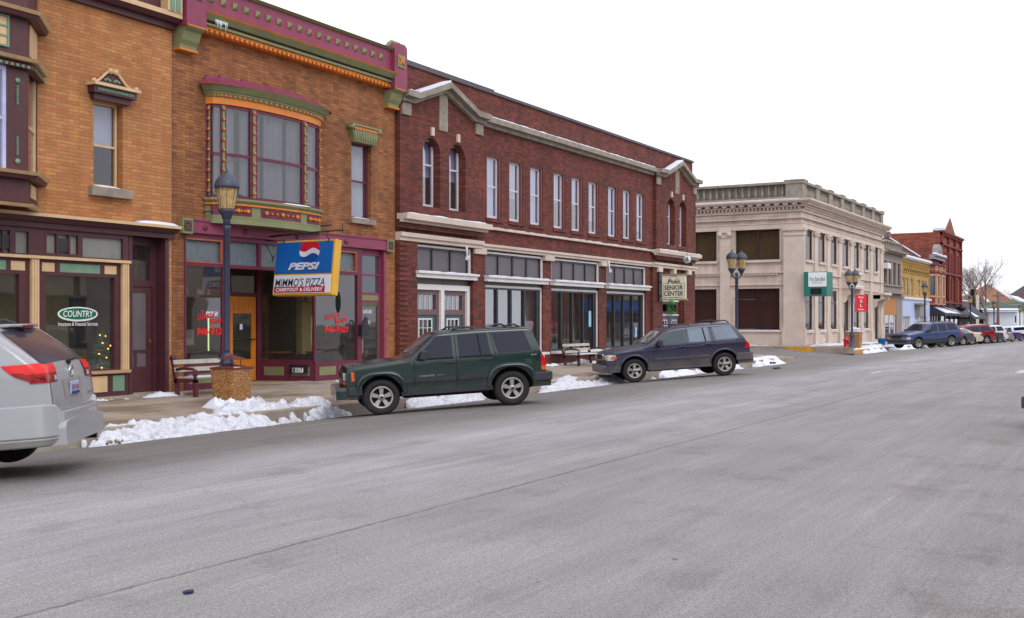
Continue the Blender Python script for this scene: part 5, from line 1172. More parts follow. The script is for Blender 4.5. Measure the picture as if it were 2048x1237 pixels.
def snowfield(name, x0, x1, y0, y1, h, fz, seed, label=None, thr=.0, dx=.05, pt=.45, dirt=False):
    nx, ny = max(4, int((x1 - x0) / dx)), max(4, int((y1 - y0) / dx)); vs = []
    for i in range(nx + 1):
        for j in range(ny + 1):
            x, y = x0 + (x1 - x0) * i / nx, y0 + (y1 - y0) * j / ny; u, v = i / nx * 2 - 1, j / ny * 2 - 1
            v = max(-1, min(1, v + (v * v) * (.05 + .35 * noise.noise(Vector((x * 1.7, seed, y * .4)))) * (1 if v > 0 else -1)))
            e = (1 - abs(u) ** 4) * (1 - abs(v) ** 2.2)
            n1 = noise.fractal(Vector((x * .9, y * 1.3, seed)), 1, 2, 4); n2 = noise.turbulence(Vector((x * 5, y * 5, seed)), 3, False)
            n3 = noise.turbulence(Vector((x * 17, y * 17, seed)), 2, False)
            k = h * (e * (.75 + .6 * n1) - .3 + thr) + h * .34 * (n2 - .42) * e + min(h, .2) * .2 * (n3 - .4) * e
            pn = noise.fractal(Vector((x * .8, y * 2.2, seed + 40)), 1, 2, 4)
            k -= h * pt * max(0, .25 + pn * 1.3)
            vs.append((x, y, fz(x, y) + k))
    fs = []
    for i in range(nx):
        for j in range(ny):
            a = i * (ny + 1) + j; q = (a, a + ny + 1, a + ny + 2, a + 1)
            if any(vs[k][2] > fz(vs[k][0], vs[k][1]) - .01 for k in q): fs.append(q)
    me = bpy.data.meshes.new(name); me.from_pydata(vs, [], fs); me.materials.append(snowd if dirt else snowm)
    me.polygons.foreach_set('use_smooth', [True] * len(fs))
    bm = bmesh.new(); bm.from_mesh(me); bmesh.ops.delete(bm, geom=[v for v in bm.verts if not v.link_faces], context='VERTS')
    ex = bmesh.ops.extrude_edge_only(bm, edges=[e for e in bm.edges if e.is_boundary])
    for v in ex['geom']:
        if isinstance(v, bmesh.types.BMVert): v.co.z -= .22
    bm.to_mesh(me); bm.free()
    o = bpy.data.objects.new(name, me); SC.collection.objects.link(o); o['kind'] = 'stuff'; tag(o, label or 'ploughed white snow heaped along the kerb', 'snow'); return o
t = NT('dirty_snow'); p = t.pos(); n_ = t.noise(p, 7, 6, .75); f2 = t.noise(p, 45, 3)
c = t.mix(t.ramp(n_, (.48, .66, 0, .6)), lin((214, 217, 227)), lin((138, 128, 120))); c = t.mix(t.ramp(f2, (.6, .7, 0, .55)), c, lin((100, 88, 78)))
t.bsdf(c, .7, 0, f2, .6, .02); snowd = t.m
def kz(x, y):
    if y <= 14.05: return road(x, y)
    if y >= 14.5: return walk(x, y)
    u = (y - 14.05) / .45; return road(x, 14.05) * (1 - u) + walk(x, 14.5) * u
snowfield('snow_bank', 10.9, 16.0, 13.5, 14.8, .26, kz, 1, 'thick white snow bank along the kerb behind the silver minivan', dx=.03, pt=.3, dirt=True)
snowfield('snow_bank', 14.4, 18.4, 13.75, 15.5, .3, kz, 7, 'rough snow heap around the foot of the pebbled litter bin', dx=.03, pt=.4, dirt=True)
snowfield('snow_bank', 15.1, 16.2, 14.7, 15.9, .42, kz, 17, 'pointed snow heap against the pebbled litter bin', dx=.04)
snowfield('snow_bank', 18.3, 25.6, 13.8, 14.75, .2, kz, 3, 'thin broken snow line under the green SUV', thr=.04, dx=.035, pt=.75, dirt=True)
snowfield('snow_bank', 25.0, 32.0, 13.75, 14.8, .2, kz, 4, 'thin snow line at the kerb ahead of the dark blue SUV', thr=.04, dx=.04, pt=.6, dirt=True)
snowfield('snow_bank', 32.0, 44.5, 13.8, 14.8, .2, kz, 5, 'thin snow line behind the dark blue SUV', thr=.06, dx=.06, pt=.5)
snowfield('snow_bank', 43.4, 49.4, 13.7, 15.3, .3, kz, 8, 'smooth snow heap at the street corner behind the dark blue SUV', dx=.08)
snowfield('snow_bank', 62.9, 90.0, 13.9, 15.6, .3, kz, 9, 'snow bank around the hydrant and lamps at the bank corner', thr=.1, dx=.12)
snowfield('snow_bank', 13.9, 17.2, 17.35, D + .02, .13, walk, 11, 'thin snow on the pavement below the maroon door and bench', thr=-.05, dx=.05)
snowfield('snow_bank', 21.7, 24.9, 17.4, D, .15, walk, 12, 'small snow drift against the purple storefront base', thr=.0, dx=.05)
snowfield('snow_bank', 31.5, 44.0, 17.2, D, .2, walk, 13, 'snow drift on the pavement below the red brick shop windows', thr=.02, dx=.08)
snowfield('snow_bank', 64.5, 92.0, 16.9, D, .16, walk, 14, 'thin snow line against the base of the stone bank', thr=.12, dx=.12)
snowfield('snow_bank', B4 - 2.0, B4 - .1, 18, 40, .16, lambda x, y: .05, 15, 'snow line along the side wall of the stone bank', thr=.12, dx=.15)
snowfield('snow_bank', 50.9, 51.9, 19, 32, .2, lambda x, y: road(x, y), 16, 'snow strip along the side street kerb', thr=.1, dx=.12)
# litter on the road
def G(x, y, z=0):
    t = (H - z) / (y - 640) * F; u = (x - 1024) / F; return t * (CT + u * ST), t * (ST - u * CT)
gx_, gy_ = G(378, 1187)
mb = MB(); mb.prism([(gx_ - .04, gy_ - .015), (gx_ + .0, gy_ - .03), (gx_ + .04, gy_ + .0), (gx_ + .01, gy_ + .03), (gx_ - .03, gy_ + .02)], .003, .015, 'z'); o = mb.build('litter_scrap', M('blue_scrap', (22, 32, 78), .5)); tag(o, 'small dark blue scrap of litter on the grey road in the foreground', 'litter')
gx_, gy_ = G(1349, 1119); mb = MB(); mb.add([(gx_ - .025, gy_ - .014, .004), (gx_ + .008, gy_ - .02, .014), (gx_ + .028, gy_ + .008, .006), (gx_, gy_ + .02, .012)], [(0, 1, 2), (0, 2, 3)]); o = mb.build('fallen_leaf', M('dry_leaf', (160, 124, 104), .8)); tag(o, 'small dry reddish leaf lying on the grey road', 'leaf')
random.seed(5)
gx_, gy_ = G(230, 887, -.06)
mb = MB()
for i in range(9): mb.ball((gx_ + random.uniform(-.16, .16), gy_ + random.uniform(-.06, .06), -.05 + random.uniform(0, .02)), random.uniform(.012, .028), 0, 6, 4)
o = mb.build('ice_chunk', M('dirty_ice', (150, 132, 118), .7, var=.3)); tag(o, 'small dirty lump of ice on the road behind the silver minivan', 'ice lump')
for x, y, lab in ((1548, 727, 'clod of dark slush on the road past the dark blue SUV, nearer the kerb'), (1555, 738, 'clod of dark slush on the road past the dark blue SUV, nearer the camera')):
    gx_, gy_ = G(x, y, -.05); mb = MB()
    for i in range(5): mb.ball((gx_ + random.uniform(-.2, .2), gy_ + random.uniform(-.1, .1), -.03), random.uniform(.03, .06), 0, 6, 4)
    o = mb.build('slush_clod', M('dark_slush', (92, 80, 74), .7)); tag(o, lab, 'slush')

# ================================================================ vehicles
tyre_m = M('tyre_rubber', (30, 30, 33), .8, var=.15, scale=8); rim_m = M('alloy_rim', (176, 172, 168), .32, .55, var=.08); under = M('underbody', (16, 16, 18), .9)
trim_m = M('dark_grey_plastic', (46, 46, 54), .55, var=.12); chrome = M('chrome', (200, 200, 205), .12, .9, var=.03); cglass = M('tinted_car_glass', (22, 28, 50), .04, var=.06, bump=0, spec=.35); amber = M('amber_lens', (214, 98, 30), .2); redl_ = M('red_lens', (190, 16, 18), .12, var=.08, bump=0, coat=1); clear = M('clear_lens', (196, 196, 190), .1, coat=1)
def carpaint(name, rgb, rough=.28, dust=.25):
    t = NT(name); tc = t.n('ShaderNodeTexCoord').outputs['Object']; sp = t.n('ShaderNodeSeparateXYZ'); t.l(tc, sp.inputs[0])
    n1 = t.noise(tc, 2.2, 5, .7); low = t.ramp(sp.outputs[2], (.95, .3, 0, 1)); d = t.math('MULTIPLY', t.math('MULTIPLY', low, t.ramp(n1, (.35, .65, .35, 1))), dust, clamp=True)
    c = t.mix(d, lin(rgb), lin((138, 130, 122))); t.bsdf(c, t.math('ADD', t.math('MULTIPLY', d, .8), rough), .0, None, coat=.35 if dust < .5 else .15, spec=.5); MATS[name] = t.m; return t.m
class Car:
    def __init__(s, name, label, cat, L, W, prof, wheels, r, paint, zb=.28, belt=1.0, tum=.42, rf=.25, rr=.18, crn=.1, lowc=.06, tz=None, group=None, archpad=.07):
        s.L, s.W, s.prof, s.r, s.belt, s.tum, s.rf, s.rr, s.crn, s.zb, s.lowc = L, W / 2, prof, r, belt, tum, rf, rr, crn, zb, lowc
        s.paint = paint; s.fx, s.rx = wheels
        s.root = thing(name, label, cat, local=True, group=group)
        mb = MB(); xs = sorted(set([0, .02, .05, .1, .16, .24, L - .24, L - .16, L - .1, L - .05, L - .02, L] + [p[0] for p in prof] + fr(0, L, .14)))
        K = 18; rings = []
        for x in xs:
            T = s.top(x); ring = []
            rr_ = min(crn, (T - zb) * .3)
            for k in range(K + 1):
                z = zb + (T - rr_ - zb) * k / K; ring.append((x, s.hw(x, z), z))
            w0 = s.hw(x, T - rr_)
            for k in range(1, 6):
                a = math.pi / 2 * k / 5; ring.append((x, w0 - rr_ * (1 - math.cos(a)), T - rr_ + rr_ * math.sin(a)))
            wt = w0 - rr_
            for q in (.75, .5, .25, 0): ring.append((x, wt * q, T + .025 * (1 - q * q)))
            full = ring + [(p[0], -p[1], p[2]) for p in ring[::-1][1:]]
            rings.append(full)
        n = len(rings[0]); vs = [p for r_ in rings for p in r_]; fs = []
        for i in range(len(rings) - 1):
            for j in range(n): fs.append((i * n + j, i * n + (j + 1) % n, (i + 1) * n + (j + 1) % n, (i + 1) * n + j))
        fs.append(tuple(range(n))[::-1]); fs.append(tuple((len(rings) - 1) * n + j for j in range(n)))
        me = bpy.data.meshes.new('body'); me.from_pydata(vs, [], fs)
        bm = bmesh.new(); bm.from_mesh(me); bmesh.ops.recalc_face_normals(bm, faces=bm.faces); bm.to_mesh(me)
        s.bm = bm                                                # uncut shell, used for every conforming patch
        o = bpy.data.objects.new('body', me); SC.collection.objects.link(o)
        cut = MB()
        for wx in (s.fx, s.rx):
            cut.lathe([(r + archpad, -2), (r + archpad, 2)], (wx, 0, r + .02), 28, axis='y', smooth=False)
        co_ = cut.build('cut', under)
        md = o.modifiers.new('b', 'BOOLEAN'); md.operation = 'DIFFERENCE'; md.object = co_; md.solver = 'EXACT'
        bpy.context.view_layer.update(); dg = bpy.context.evaluated_depsgraph_get(); m2 = bpy.data.meshes.new_from_object(o.evaluated_get(dg))
        bpy.data.objects.remove(o); bpy.data.objects.remove(co_)
        m2.materials.clear(); m2.materials.append(paint); m2.materials.append(under)
        for f in m2.polygons:
            c = f.center; inw = any(math.hypot(c.x - wx, c.z - r - .02) < r + archpad + .004 and abs(c.y) < s.W - .0 for wx in (s.fx, s.rx)) and abs(f.normal.y) < .5
            f.material_index = 1 if (inw or f.normal.z < -.7) else 0; f.use_smooth = not inw
        m2.name = 'body'; s.body = bpy.data.objects.new('body', m2); SC.collection.objects.link(s.body); s.body.parent = s.root; ORG[s.body.name] = (0, 0, 0)
        try: m2.set_sharp_from_angle(angle=R(32))
        except Exception: pass
        mb = MB(); mb.box(s.fx + r + .1, s.rx - r - .1, -s.W + .12, s.W - .12, zb - .06, zb + .05); mb.box(.3, L - .3, -.35, .35, zb - .05, zb + .3); 
        for wx in (s.fx, s.rx): mb.box(wx - r - .12, wx + r + .12, -s.W + .3, s.W - .3, zb, 2 * r + .09)
        mb.build('underbody', under, s.root)
    def top(s, x):
        p = s.prof
        for (a, za), (b, zb) in zip(p[:-1], p[1:]):
            if a <= x <= b: return za + (zb - za) * (x - a) / (b - a)
        return p[-1][1]
    def hw(s, x, z):
        pl = 1
        if x < s.rf * 2: pl -= s.rf * .5 * (1 - x / (s.rf * 2)) ** 2.2
        if x > s.L - s.rr * 2: pl -= s.rr * .55 * (1 - (s.L - x) / (s.rr * 2)) ** 2.4
        w_ = s.W * pl
        if z > s.belt: w_ -= (z - s.belt) * s.tum * .5
        else: w_ -= s.lowc * ((s.belt - z) / s.belt) ** 2 * 1.2 + (.012 if z < .55 * s.belt else 0)
        return w_
    def patch(s, name, poly, axis, mats, off=.004, side=0, nmin=.25, parent=None, label=None, fill=False, smooth=True):
        bm = s.bm.copy()
        def pl(co, no): 
            g = bm.verts[:] + bm.edges[:] + bm.faces[:]; bmesh.ops.bisect_plane(bm, geom=g, plane_co=co, plane_no=no, clear_outer=True, dist=1e-5)
        n = len(poly); cx, cy = sum(p[0] for p in poly) / n, sum(p[1] for p in poly) / n
        def P(a, b): return Vector((a, 0, b)) if axis == 'y' else (Vector((0, a, b)) if axis == 'x' else Vector((a, b, 0)))
        for i in range(n):
            a, b = poly[i], poly[(i + 1) % n]; dx, dy = b[0] - a[0], b[1] - a[1]; nx, ny = dy, -dx
            if (cx - a[0]) * nx + (cy - a[1]) * ny > 0: nx, ny = -nx, -ny
            pl(P(*a), P(nx, ny).normalized())
        ax = {'x': 0, 'y': 1, 'z': 2}[axis]; sg = side if side else 1
        bmesh.ops.delete(bm, geom=[f for f in bm.faces if f.normal[ax] * sg < nmin], context='FACES')
        if not bm.faces: bm.free(); return None
        bm.normal_update()
        if fill:
            ex = bmesh.ops.extrude_face_region(bm, geom=bm.faces[:]); nv = [v for v in ex['geom'] if isinstance(v, bmesh.types.BMVert)]
            for v in nv: v.co += v.normal * off
            bmesh.ops.recalc_face_normals(bm, faces=bm.faces)
        else:
            ns = {v: v.normal.copy() for v in bm.verts}
            for v in bm.verts: v.co += ns[v] * off
        for f in bm.faces: f.smooth = smooth
        me = bpy.data.meshes.new(name); bm.to_mesh(me); bm.free(); me.materials.append(mats)
        if fill:
            try: me.set_sharp_from_angle(angle=R(40))
            except Exception: pass
        o = bpy.data.objects.new(name, me); SC.collection.objects.link(o); o.parent = parent or s.root; ORG[o.name] = (0, 0, 0)
        if label: o['label'] = label
        return o
    def sides(s, name, poly, mat, off=.004, both=True, **k):
        a = s.patch(name, poly, 'y', mat, off, -1, **k)
        if both: s.patch(name, poly, 'y', mat, off, 1, **k)
        return a
    def wheel(s, style=0, far=False, rim=None):
        for wx in (s.fx, s.rx):
            for sy in (-1, 1):
                r, wd = s.r, .22; yo = sy * (s.W - .02)
                w_ = thing('wheel', None, None, local=True); w_.location = (wx, yo, r); w_.parent = s.root
                if sy > 0: w_.rotation_euler = (0, 0, math.pi)
                mb = MB(); R_ = r * .6
                pr = [(R_, .02), (R_ + .01, -.0), (r - .05, -.012), (r - .02, 0), (r - .004, .03), (r, .06), (r, wd - .05), (r - .02, wd), (R_, wd)]
                mb.lathe(pr, (0, 0, 0), 32 if not far else 20, axis='y', cap=False); mb.build('tyre', tyre_m, w_)
                mb = MB(); nn = 32 if not far else 18
                mb.lathe([(R_ + .008, -.004), (R_ - .01, -.008), (R_ - .025, .0), (R_ - .03, .05), (R_ - .02, wd)], (0, 0, 0), nn, axis='y', cap=False)
                if style == 0: ns, wsp = 5, .3
                elif style == 1: ns, wsp = 5, .33
                else: ns, wsp = 7, .2
                for k in range(ns):
                    a = 2 * math.pi * k / ns + .3; r0, r1 = .05, R_ - .02
                    def q(rr, aa, y): return (rr * math.cos(aa), y, rr * math.sin(aa))
                    v = [q(r0, a - .6, .02), q(r1, a - wsp * .8, .012), q(r1, a + wsp * .8, .012), q(r0, a + .6, .02), q(r0, a - .6, .06), q(r1, a - wsp * .8, .06), q(r1, a + wsp * .8, .06), q(r0, a + .6, .06)]
                    if style == 1: v = [(p[0], p[1] + (.0 if i % 4 < 2 else .012), p[2]) for i, p in enumerate(v)]
                    mb.add(v, [(0, 1, 2, 3), (0, 4, 5, 1), (1, 5, 6, 2), (2, 6, 7, 3)])
                mb.lathe([(0, -.005), (.04, -.005), (.07, .01), (.075, .06)], (0, 0, 0), 16, axis='y')
                mb.build('rim', rim or rim_m, w_)
                mb = MB(); mb.lathe([(0, .075), (R_ - .02, .08)], (0, 0, 0), 20, axis='y', cap=False); mb.build('brake_disc', under, w_)
                if style in (0, 1):
                    mb = MB(); mb.lathe([(0, -.012), (.03, -.01), (.032, .0)], (0, 0, 0), 12, axis='y'); mb.build('hub_cap', trim_m, w_)
    def mirror(s, x, z):
        for sy in (-1, 1):
            y = sy * (s.hw(x, z)); mb = MB()
            mb.prism([(x - .02, z - .02), (x + .13, z - .04), (x + .14, z + .14), (x + .02, z + .15)], y + sy * .07, y + sy * .25); mb.tube([(x + .07, y - sy * .02, z + .02), (x + .07, y + sy * .1, z + .04)], .03, 6); mb.build('wing_mirror', trim_m, s.root, bev=.02)
    def handles(s, xz, mat=None):
        for x, z in xz:
            for sy in (-1, 1):
                y = sy * s.hw(x, z); mb = MB(); mb.box(x, x + .2, min(y, y + sy * .03), max(y, y + sy * .03), z, z + .045); mb.build('door_handle', mat or trim_m, s.root, bev=.008)
    def seam(s, pts, off=.0015, w_=.012):
        for a, b in zip(pts[:-1], pts[1:]):
            d = Vector((b[0] - a[0], b[1] - a[1])); n_ = Vector((-d.y, d.x)).normalized() * w_ / 2
            s.patch('door_seam', [(a[0] + n_.x, a[1] + n_.y), (b[0] + n_.x, b[1] + n_.y), (b[0] - n_.x, b[1] - n_.y), (a[0] - n_.x, a[1] - n_.y)], 'y', under, off, -1)
    def arches(s, mat, out=.04, th=.07, sq=False):
        for wx in (s.fx, s.rx):
            for sy in (-1, 1):
                mb = MB(); r0 = s.r + .07; n = 18; vs = []
                for i in range(n + 1):
                    a = math.pi * (.035 + .93 * i / n)
                    for rr, dy in ((r0 - .005, -.03), (r0 - .005, out), (r0 + th * .6, out), (r0 + th, .0), (r0 + th, -.03)):
                        rr *= (1 if not sq else .9 / (abs(math.cos(a)) ** 3.2 + abs(math.sin(a)) ** 3.2) ** (1 / 3.2) + .1); x, z = wx + rr * math.cos(a), s.r + .02 + rr * math.sin(a); vs.append((x, sy * (s.hw(min(max(x, .1), s.L - .1), z) + dy), z))
                fs = [(i * 5 + j, i * 5 + j + 1, i * 5 + 6 + j, i * 5 + 5 + j) for i in range(n) for j in range(4)]
                mb.add(vs, fs, 0, True); mb.build('wheel_arch', mat, s.root)
    def rack(s, xs, z, yw=None, bars=True):
        for sy in (-1, 1):
            mb = MB(); y = sy * (s.hw(xs[0], z) - .14)
            for x0, x1 in zip(xs[::2], xs[1::2]): mb.tube([(x0, y, z), (x0 + .12, y, z + .07), (x1 - .12, y, z + .07), (x1, y, z)], .02, 6)
            if len(xs) > 2: mb.box(xs[0], xs[-1], y - .02, y + .02, z - .0, z + .02)
            mb.build('roof_rack', trim_m, s.root)
    def put(s, fpx, rpx, alpha, zs=.92, wb=None):
        """stand the car so that its near front and near rear tyres meet the ground where the photo shows them"""
        def hit(x, y):
            lo, hi = 2, 300; u = (x - 1024) / F
            for _ in range(60):
                m = (lo + hi) / 2; X, Y, Z_ = m * (CT + u * ST), m * (ST - u * CT), H + (640 - y) * m / F
                if Z_ > road(X, min(Y, 14.3)): lo = m
                else: hi = m
            return lo * (CT + u * ST), lo * (ST - u * CT)
        X, Y = hit(*fpx); L = s.rx - s.fx; s.place(X, Y, alpha, zs); return X, Y
    def place(s, X, Y, alpha, zs=.92, near='front', sx=1.0):
        """X, Y: ground point of the near front tyre (or near rear); alpha: how far the tail points away from the kerb line"""
        L = (s.rx - s.fx) * sx; a = R(alpha); d = Vector((math.cos(a), -math.sin(a))); nr = Vector((-math.sin(a), -math.cos(a)))
        f = Vector((X, Y)) if near == 'front' else Vector((X, Y)) - d * L
        if near == 'farrear': f = Vector((X, Y)) - d * L + nr * (2 * s.W - .2)
        rr = f + d * L; zf, zr = road(f.x, min(f.y, 14.3)), road(rr.x, min(rr.y, 14.3))
        ax = f - nr * (s.W - .1) ; pitch = -math.atan2(zr - zf, L)
        m = Matrix.Translation((ax.x, ax.y, zf)) @ Matrix.Rotation(-a, 4, 'Z') @ Matrix.Rotation(pitch, 4, 'Y') @ Matrix.Diagonal((sx, 1, zs, 1)) @ Matrix.Translation((-s.fx, 0, 0))
        loc, rot, sc = m.decompose(); s.root.location = loc; s.root.rotation_euler = rot.to_euler(); s.root.scale = sc
def lamp_box(s, name, x0, x1, y0, y1, z0, z1, mat, parent=None, bev=.01, label=None):
    mb = MB(); mb.box(x0, x1, y0, y1, z0, z1); return mb.build(name, mat, parent or s.root, label, bev=bev)

# --- green boxy SUV
gp = carpaint('dark_green_paint', (12, 42, 40), .22, .14)
c = Car('parked_suv', 'dark green boxy SUV parked nose-in before the purple storefront and teal doors', 'suv', 4.25, 1.72,
        [(.2, .62), (.21, .9), (.24, .975), (.36, 1.01), (1.35, 1.10), (1.45, 1.13), (1.93, 1.54), (2.04, 1.585), (2.8, 1.61), (3.8, 1.6), (3.9, 1.56), (4.08, 1.06), (4.12, .98), (4.15, .6)], (.86, 3.44), .36, gp, zb=.36, belt=1.06, tum=.4, rf=.1, rr=.1, crn=.07, lowc=.03)
c.wheel(0); c.arches(gp, .05, .085, True)
c.sides('side_window', [(1.62, 1.09), (2.28, 1.09), (2.28, 1.52), (1.96, 1.52)], cglass); c.sides('side_window', [(2.41, 1.09), (3.04, 1.09), (2.99, 1.53), (2.4, 1.53)], cglass)
c.sides('side_window', [(3.19, 1.1), (3.88, 1.11), (3.74, 1.53), (3.08, 1.53)], cglass)
for q in ([(1.57, 1.05), (2.3, 1.05), (2.3, 1.085), (1.57, 1.085)], [(2.4, 1.05), (3.07, 1.05), (3.07, 1.085), (2.4, 1.085)], [(2.82, 1.09), (2.85, 1.09), (2.82, 1.52), (2.79, 1.52)]): c.sides('window_seal', q, under, .006)
c.patch('windscreen', [(1.5, -.69), (1.92, -.62), (1.92, .62), (1.5, .69)], 'z', M('windscreen_glass', (50, 60, 58), .05, spec=1, coat=1), .005)
c.patch('rear_window', [(3.9, -.58), (4.05, -.62), (4.05, .62), (3.9, .58)], 'z', cglass, .005, nmin=.15)
for q in ([(1.5, .5), (1.52, 1.05), (2.02, 1.53)], [(2.35, .45), (2.35, 1.54)], [(3.1, .95), (3.14, 1.06), (3.05, 1.54)]): c.seam(q)
c.sides('side_moulding', [(1.2, .62), (1.48, .62), (1.48, .69), (1.2, .69)], trim_m, .018, fill=True); c.sides('side_moulding', [(1.54, .62), (2.33, .62), (2.33, .69), (1.54, .69)], trim_m, .018, fill=True); c.sides('side_moulding', [(2.38, .62), (2.98, .62), (2.96, .69), (2.38, .69)], trim_m, .018, fill=True)
c.sides('rocker_panel', [(1.25, .36), (3.05, .36), (3.05, .44), (1.25, .44)], trim_m, .01)
c.sides('marker_lamp', [(.3, .72), (.36, .72), (.36, .9), (.3, .9)], amber, .012, fill=True)
c.sides('tail_light', [(4.04, .78), (4.14, .78), (4.12, 1.02), (4.05, 1.02)], redl_, .012, fill=True); c.sides('tail_light', [(4.05, .7), (4.15, .7), (4.14, .78), (4.04, .78)], amber, .012, fill=True)
c.sides('fuel_flap', [(3.72, .83), (3.87, .83), (3.87, .95), (3.72, .95)], M('flap_outline', (22, 60, 52), .4), .003)
for sy in (-1, 1): lamp_box(c, 'tail_light', 4.1, 4.17, min(sy * .62, sy * .76), max(sy * .62, sy * .76), .7, 1.0, redl_); lamp_box(c, 'headlight', .165, .21, min(sy * .38, sy * .62), max(sy * .38, sy * .62), .72, .88, clear); lamp_box(c, 'turn_signal', .16, .21, min(sy * .38, sy * .66), max(sy * .38, sy * .66), .64, .7, amber)
mb = MB(); mb.box(.175, .21, -.36, .36, .68, .9); mb.build('grille_back', under, c.root); mb = MB()
for k in range(8): y = -.32 + k * .0914; mb.box(.15, .18, y - .026, y + .026, .67, .91)
mb.build('grille', gp, c.root)
mb = MB(); mb.prism([(.17, -.78), (.24, -.87), (.5, -.87), (.5, -.82), (.28, -.76), (.28, .76), (.5, .82), (.5, .87), (.24, .87), (.17, .78)], .42, .6, 'z'); mb.build('front_bumper', trim_m, c.root, bev=.02)
mb = MB(); mb.prism([(4.12, .8), (4.12, -.8), (3.86, -.82), (3.86, -.9), (4.22, -.9), (4.27, -.86), (4.27, .86), (4.22, .9), (3.86, .9), (3.86, .82)], .48, .66, 'z'); mb.build('rear_bumper', trim_m, c.root, bev=.02)
mb = MB(); mb.box(.22, .6, -.8, .8, .36, .44); mb.build('air_dam', under, c.root)
c.mirror(1.62, 1.1); c.handles(((2.1, .96), (2.86, .98))); c.rack((2.32, 2.8, 3.35, 3.72), 1.6)
lg = M('faded_badge', (150, 156, 150), .5, bump=0)
text('CHEROKEE', .3, .035, lg, c.root, (1.75, -c.hw(1.7, .74) - .006, .735), bold=.01, name='badge'); text('SPORT', .14, .02, lg, c.root, (2.02, -c.hw(1.7, .74) - .006, .735), shear=.2, name='badge'); text('4x4', .12, .035, lg, c.root, (3.9, -c.hw(3.8, 1.02) - .006, 1.03), bold=.01, shear=.2, name='badge')
c.place(16.84, 12.6, 47, .94, sx=.985)
jeep = c
# --- dark blue rounded SUV
bp2 = carpaint('dusty_blue_paint', (38, 40, 66), .3, .42); grt = M('dirty_grey_cladding', (86, 80, 84), .7, var=.2, scale=2)
c = Car('parked_suv', 'dusty dark blue rounded SUV with alloy wheels parked before the senior center', 'suv', 4.79, 1.79,
        [(.15, .55), (.16, .8), (.19, .92), (.32, 1.0), (.7, 1.06), (1.3, 1.12), (1.42, 1.16), (1.95, 1.52), (2.15, 1.6), (2.5, 1.64), (3.4, 1.68), (4.1, 1.66), (4.22, 1.6), (4.58, 1.1), (4.66, 1.04), (4.68, .6)], (.99, 3.83), .37, bp2, zb=.36, belt=1.08, tum=.5, rf=.22, rr=.2, crn=.1, lowc=.05)
c.wheel(1); c.arches(bp2, .02, .06)
cg2 = M('car_glass_green_tint', (60, 78, 88), .05, var=.1, bump=0, spec=.5); cg3 = M('painted_reflection_car_glass', (112, 130, 148), .08, var=.15, scale=1.5, bump=0, spec=.6)  # the paler glass holds its reflection in the base colour
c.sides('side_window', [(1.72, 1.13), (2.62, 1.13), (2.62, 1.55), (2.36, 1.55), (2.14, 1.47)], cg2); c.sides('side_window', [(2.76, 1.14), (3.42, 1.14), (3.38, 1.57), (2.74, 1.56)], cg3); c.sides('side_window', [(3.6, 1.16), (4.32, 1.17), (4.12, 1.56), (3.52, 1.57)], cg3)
c.sides('window_seal', [(3.25, 1.14), (3.29, 1.14), (3.23, 1.57), (3.19, 1.57)], under, .007)
c.patch('windscreen', [(1.46, -.72), (1.95, -.62), (1.95, .62), (1.46, .72)], 'z', M('pale_windscreen', (112, 128, 112), .06, spec=1, coat=1), .006)
c.patch('rear_window', [(4.26, -.6), (4.54, -.66), (4.54, .66), (4.26, .6)], 'z', cglass, .005, nmin=.15)
for q in ([(1.62, .5), (1.6, 1.06), (2.1, 1.55)], [(2.68, .45), (2.68, 1.6)], [(3.5, .85), (3.52, 1.1), (3.44, 1.6)]): c.seam(q)
c.sides('crease_highlight', [(.6, .965), (4.62, 1.06), (4.62, 1.072), (.6, .977)], M('painted_highlight', (120, 120, 138), .3), .004)  # pale strip painted where the side would catch the light
c.sides('side_moulding', [(1.62, .66), (3.36, .66), (3.36, .715), (1.62, .715)], grt, .016, fill=True); c.sides('rocker_panel', [(1.4, .36), (3.4, .36), (3.4, .6), (1.4, .6)], grt, .006)
mb = MB()
for sy in (-1, 1): mb.prism([(1.45, .34), (3.4, .34), (3.34, .4), (1.5, .4)], sy * .84, sy * .97)
mb.build('running_board', grt, c.root, bev=.01)
mb = MB(); mb.prism([(.1, -.6), (.18, -.82), (.52, -.9), (.52, -.8), (.26, -.7), (.26, .7), (.52, .8), (.52, .9), (.18, .82), (.1, .6)], .4, .68, 'z'); mb.build('front_bumper', grt, c.root, bev=.04)
mb = MB(); mb.box(.096, .14, -.5, .5, .46, .56); mb.build('bumper_intake', under, c.root); mb = MB()
for sy in (-1, 1): mb.lathe([(0, .085), (.04, .09), (.045, .12)], (0, sy * .55, .5), 10, axis='x')
mb.build('fog_lamp', clear, c.root)
mb = MB(); mb.prism([(4.6, .8), (4.6, -.8), (4.2, -.84), (4.2, -.93), (4.68, -.9), (4.78, -.8), (4.78, .8), (4.68, .9), (4.2, .93), (4.2, .84)], .46, .7, 'z'); mb.build('rear_bumper', grt, c.root, bev=.03)
for sg in (-1, 1):
    c.patch('headlight', [(.12, .74), (.34, .74), (.44, .8), (.42, .9), (.12, .92)], 'y', clear, .012, sg, nmin=.02); c.patch('turn_signal', [(.26, .77), (.4, .77), (.43, .81), (.41, .87), (.28, .85)], 'y', amber, .016, sg, nmin=.02)
    c.patch('tail_light', [(4.48, .84), (4.67, .84), (4.64, 1.06), (4.52, 1.06)], 'y', redl_, .01, sg, nmin=.05)
    lamp_box(c, 'headlight', .12, .17, min(sg * .42, sg * .76), max(sg * .42, sg * .76), .76, .9, clear, bev=.02)
mb = MB(); mb.box(.11, .16, -.4, .4, .74, .92); gr_ = mb.build('grille', chrome, c.root, bev=.01); mb = MB()
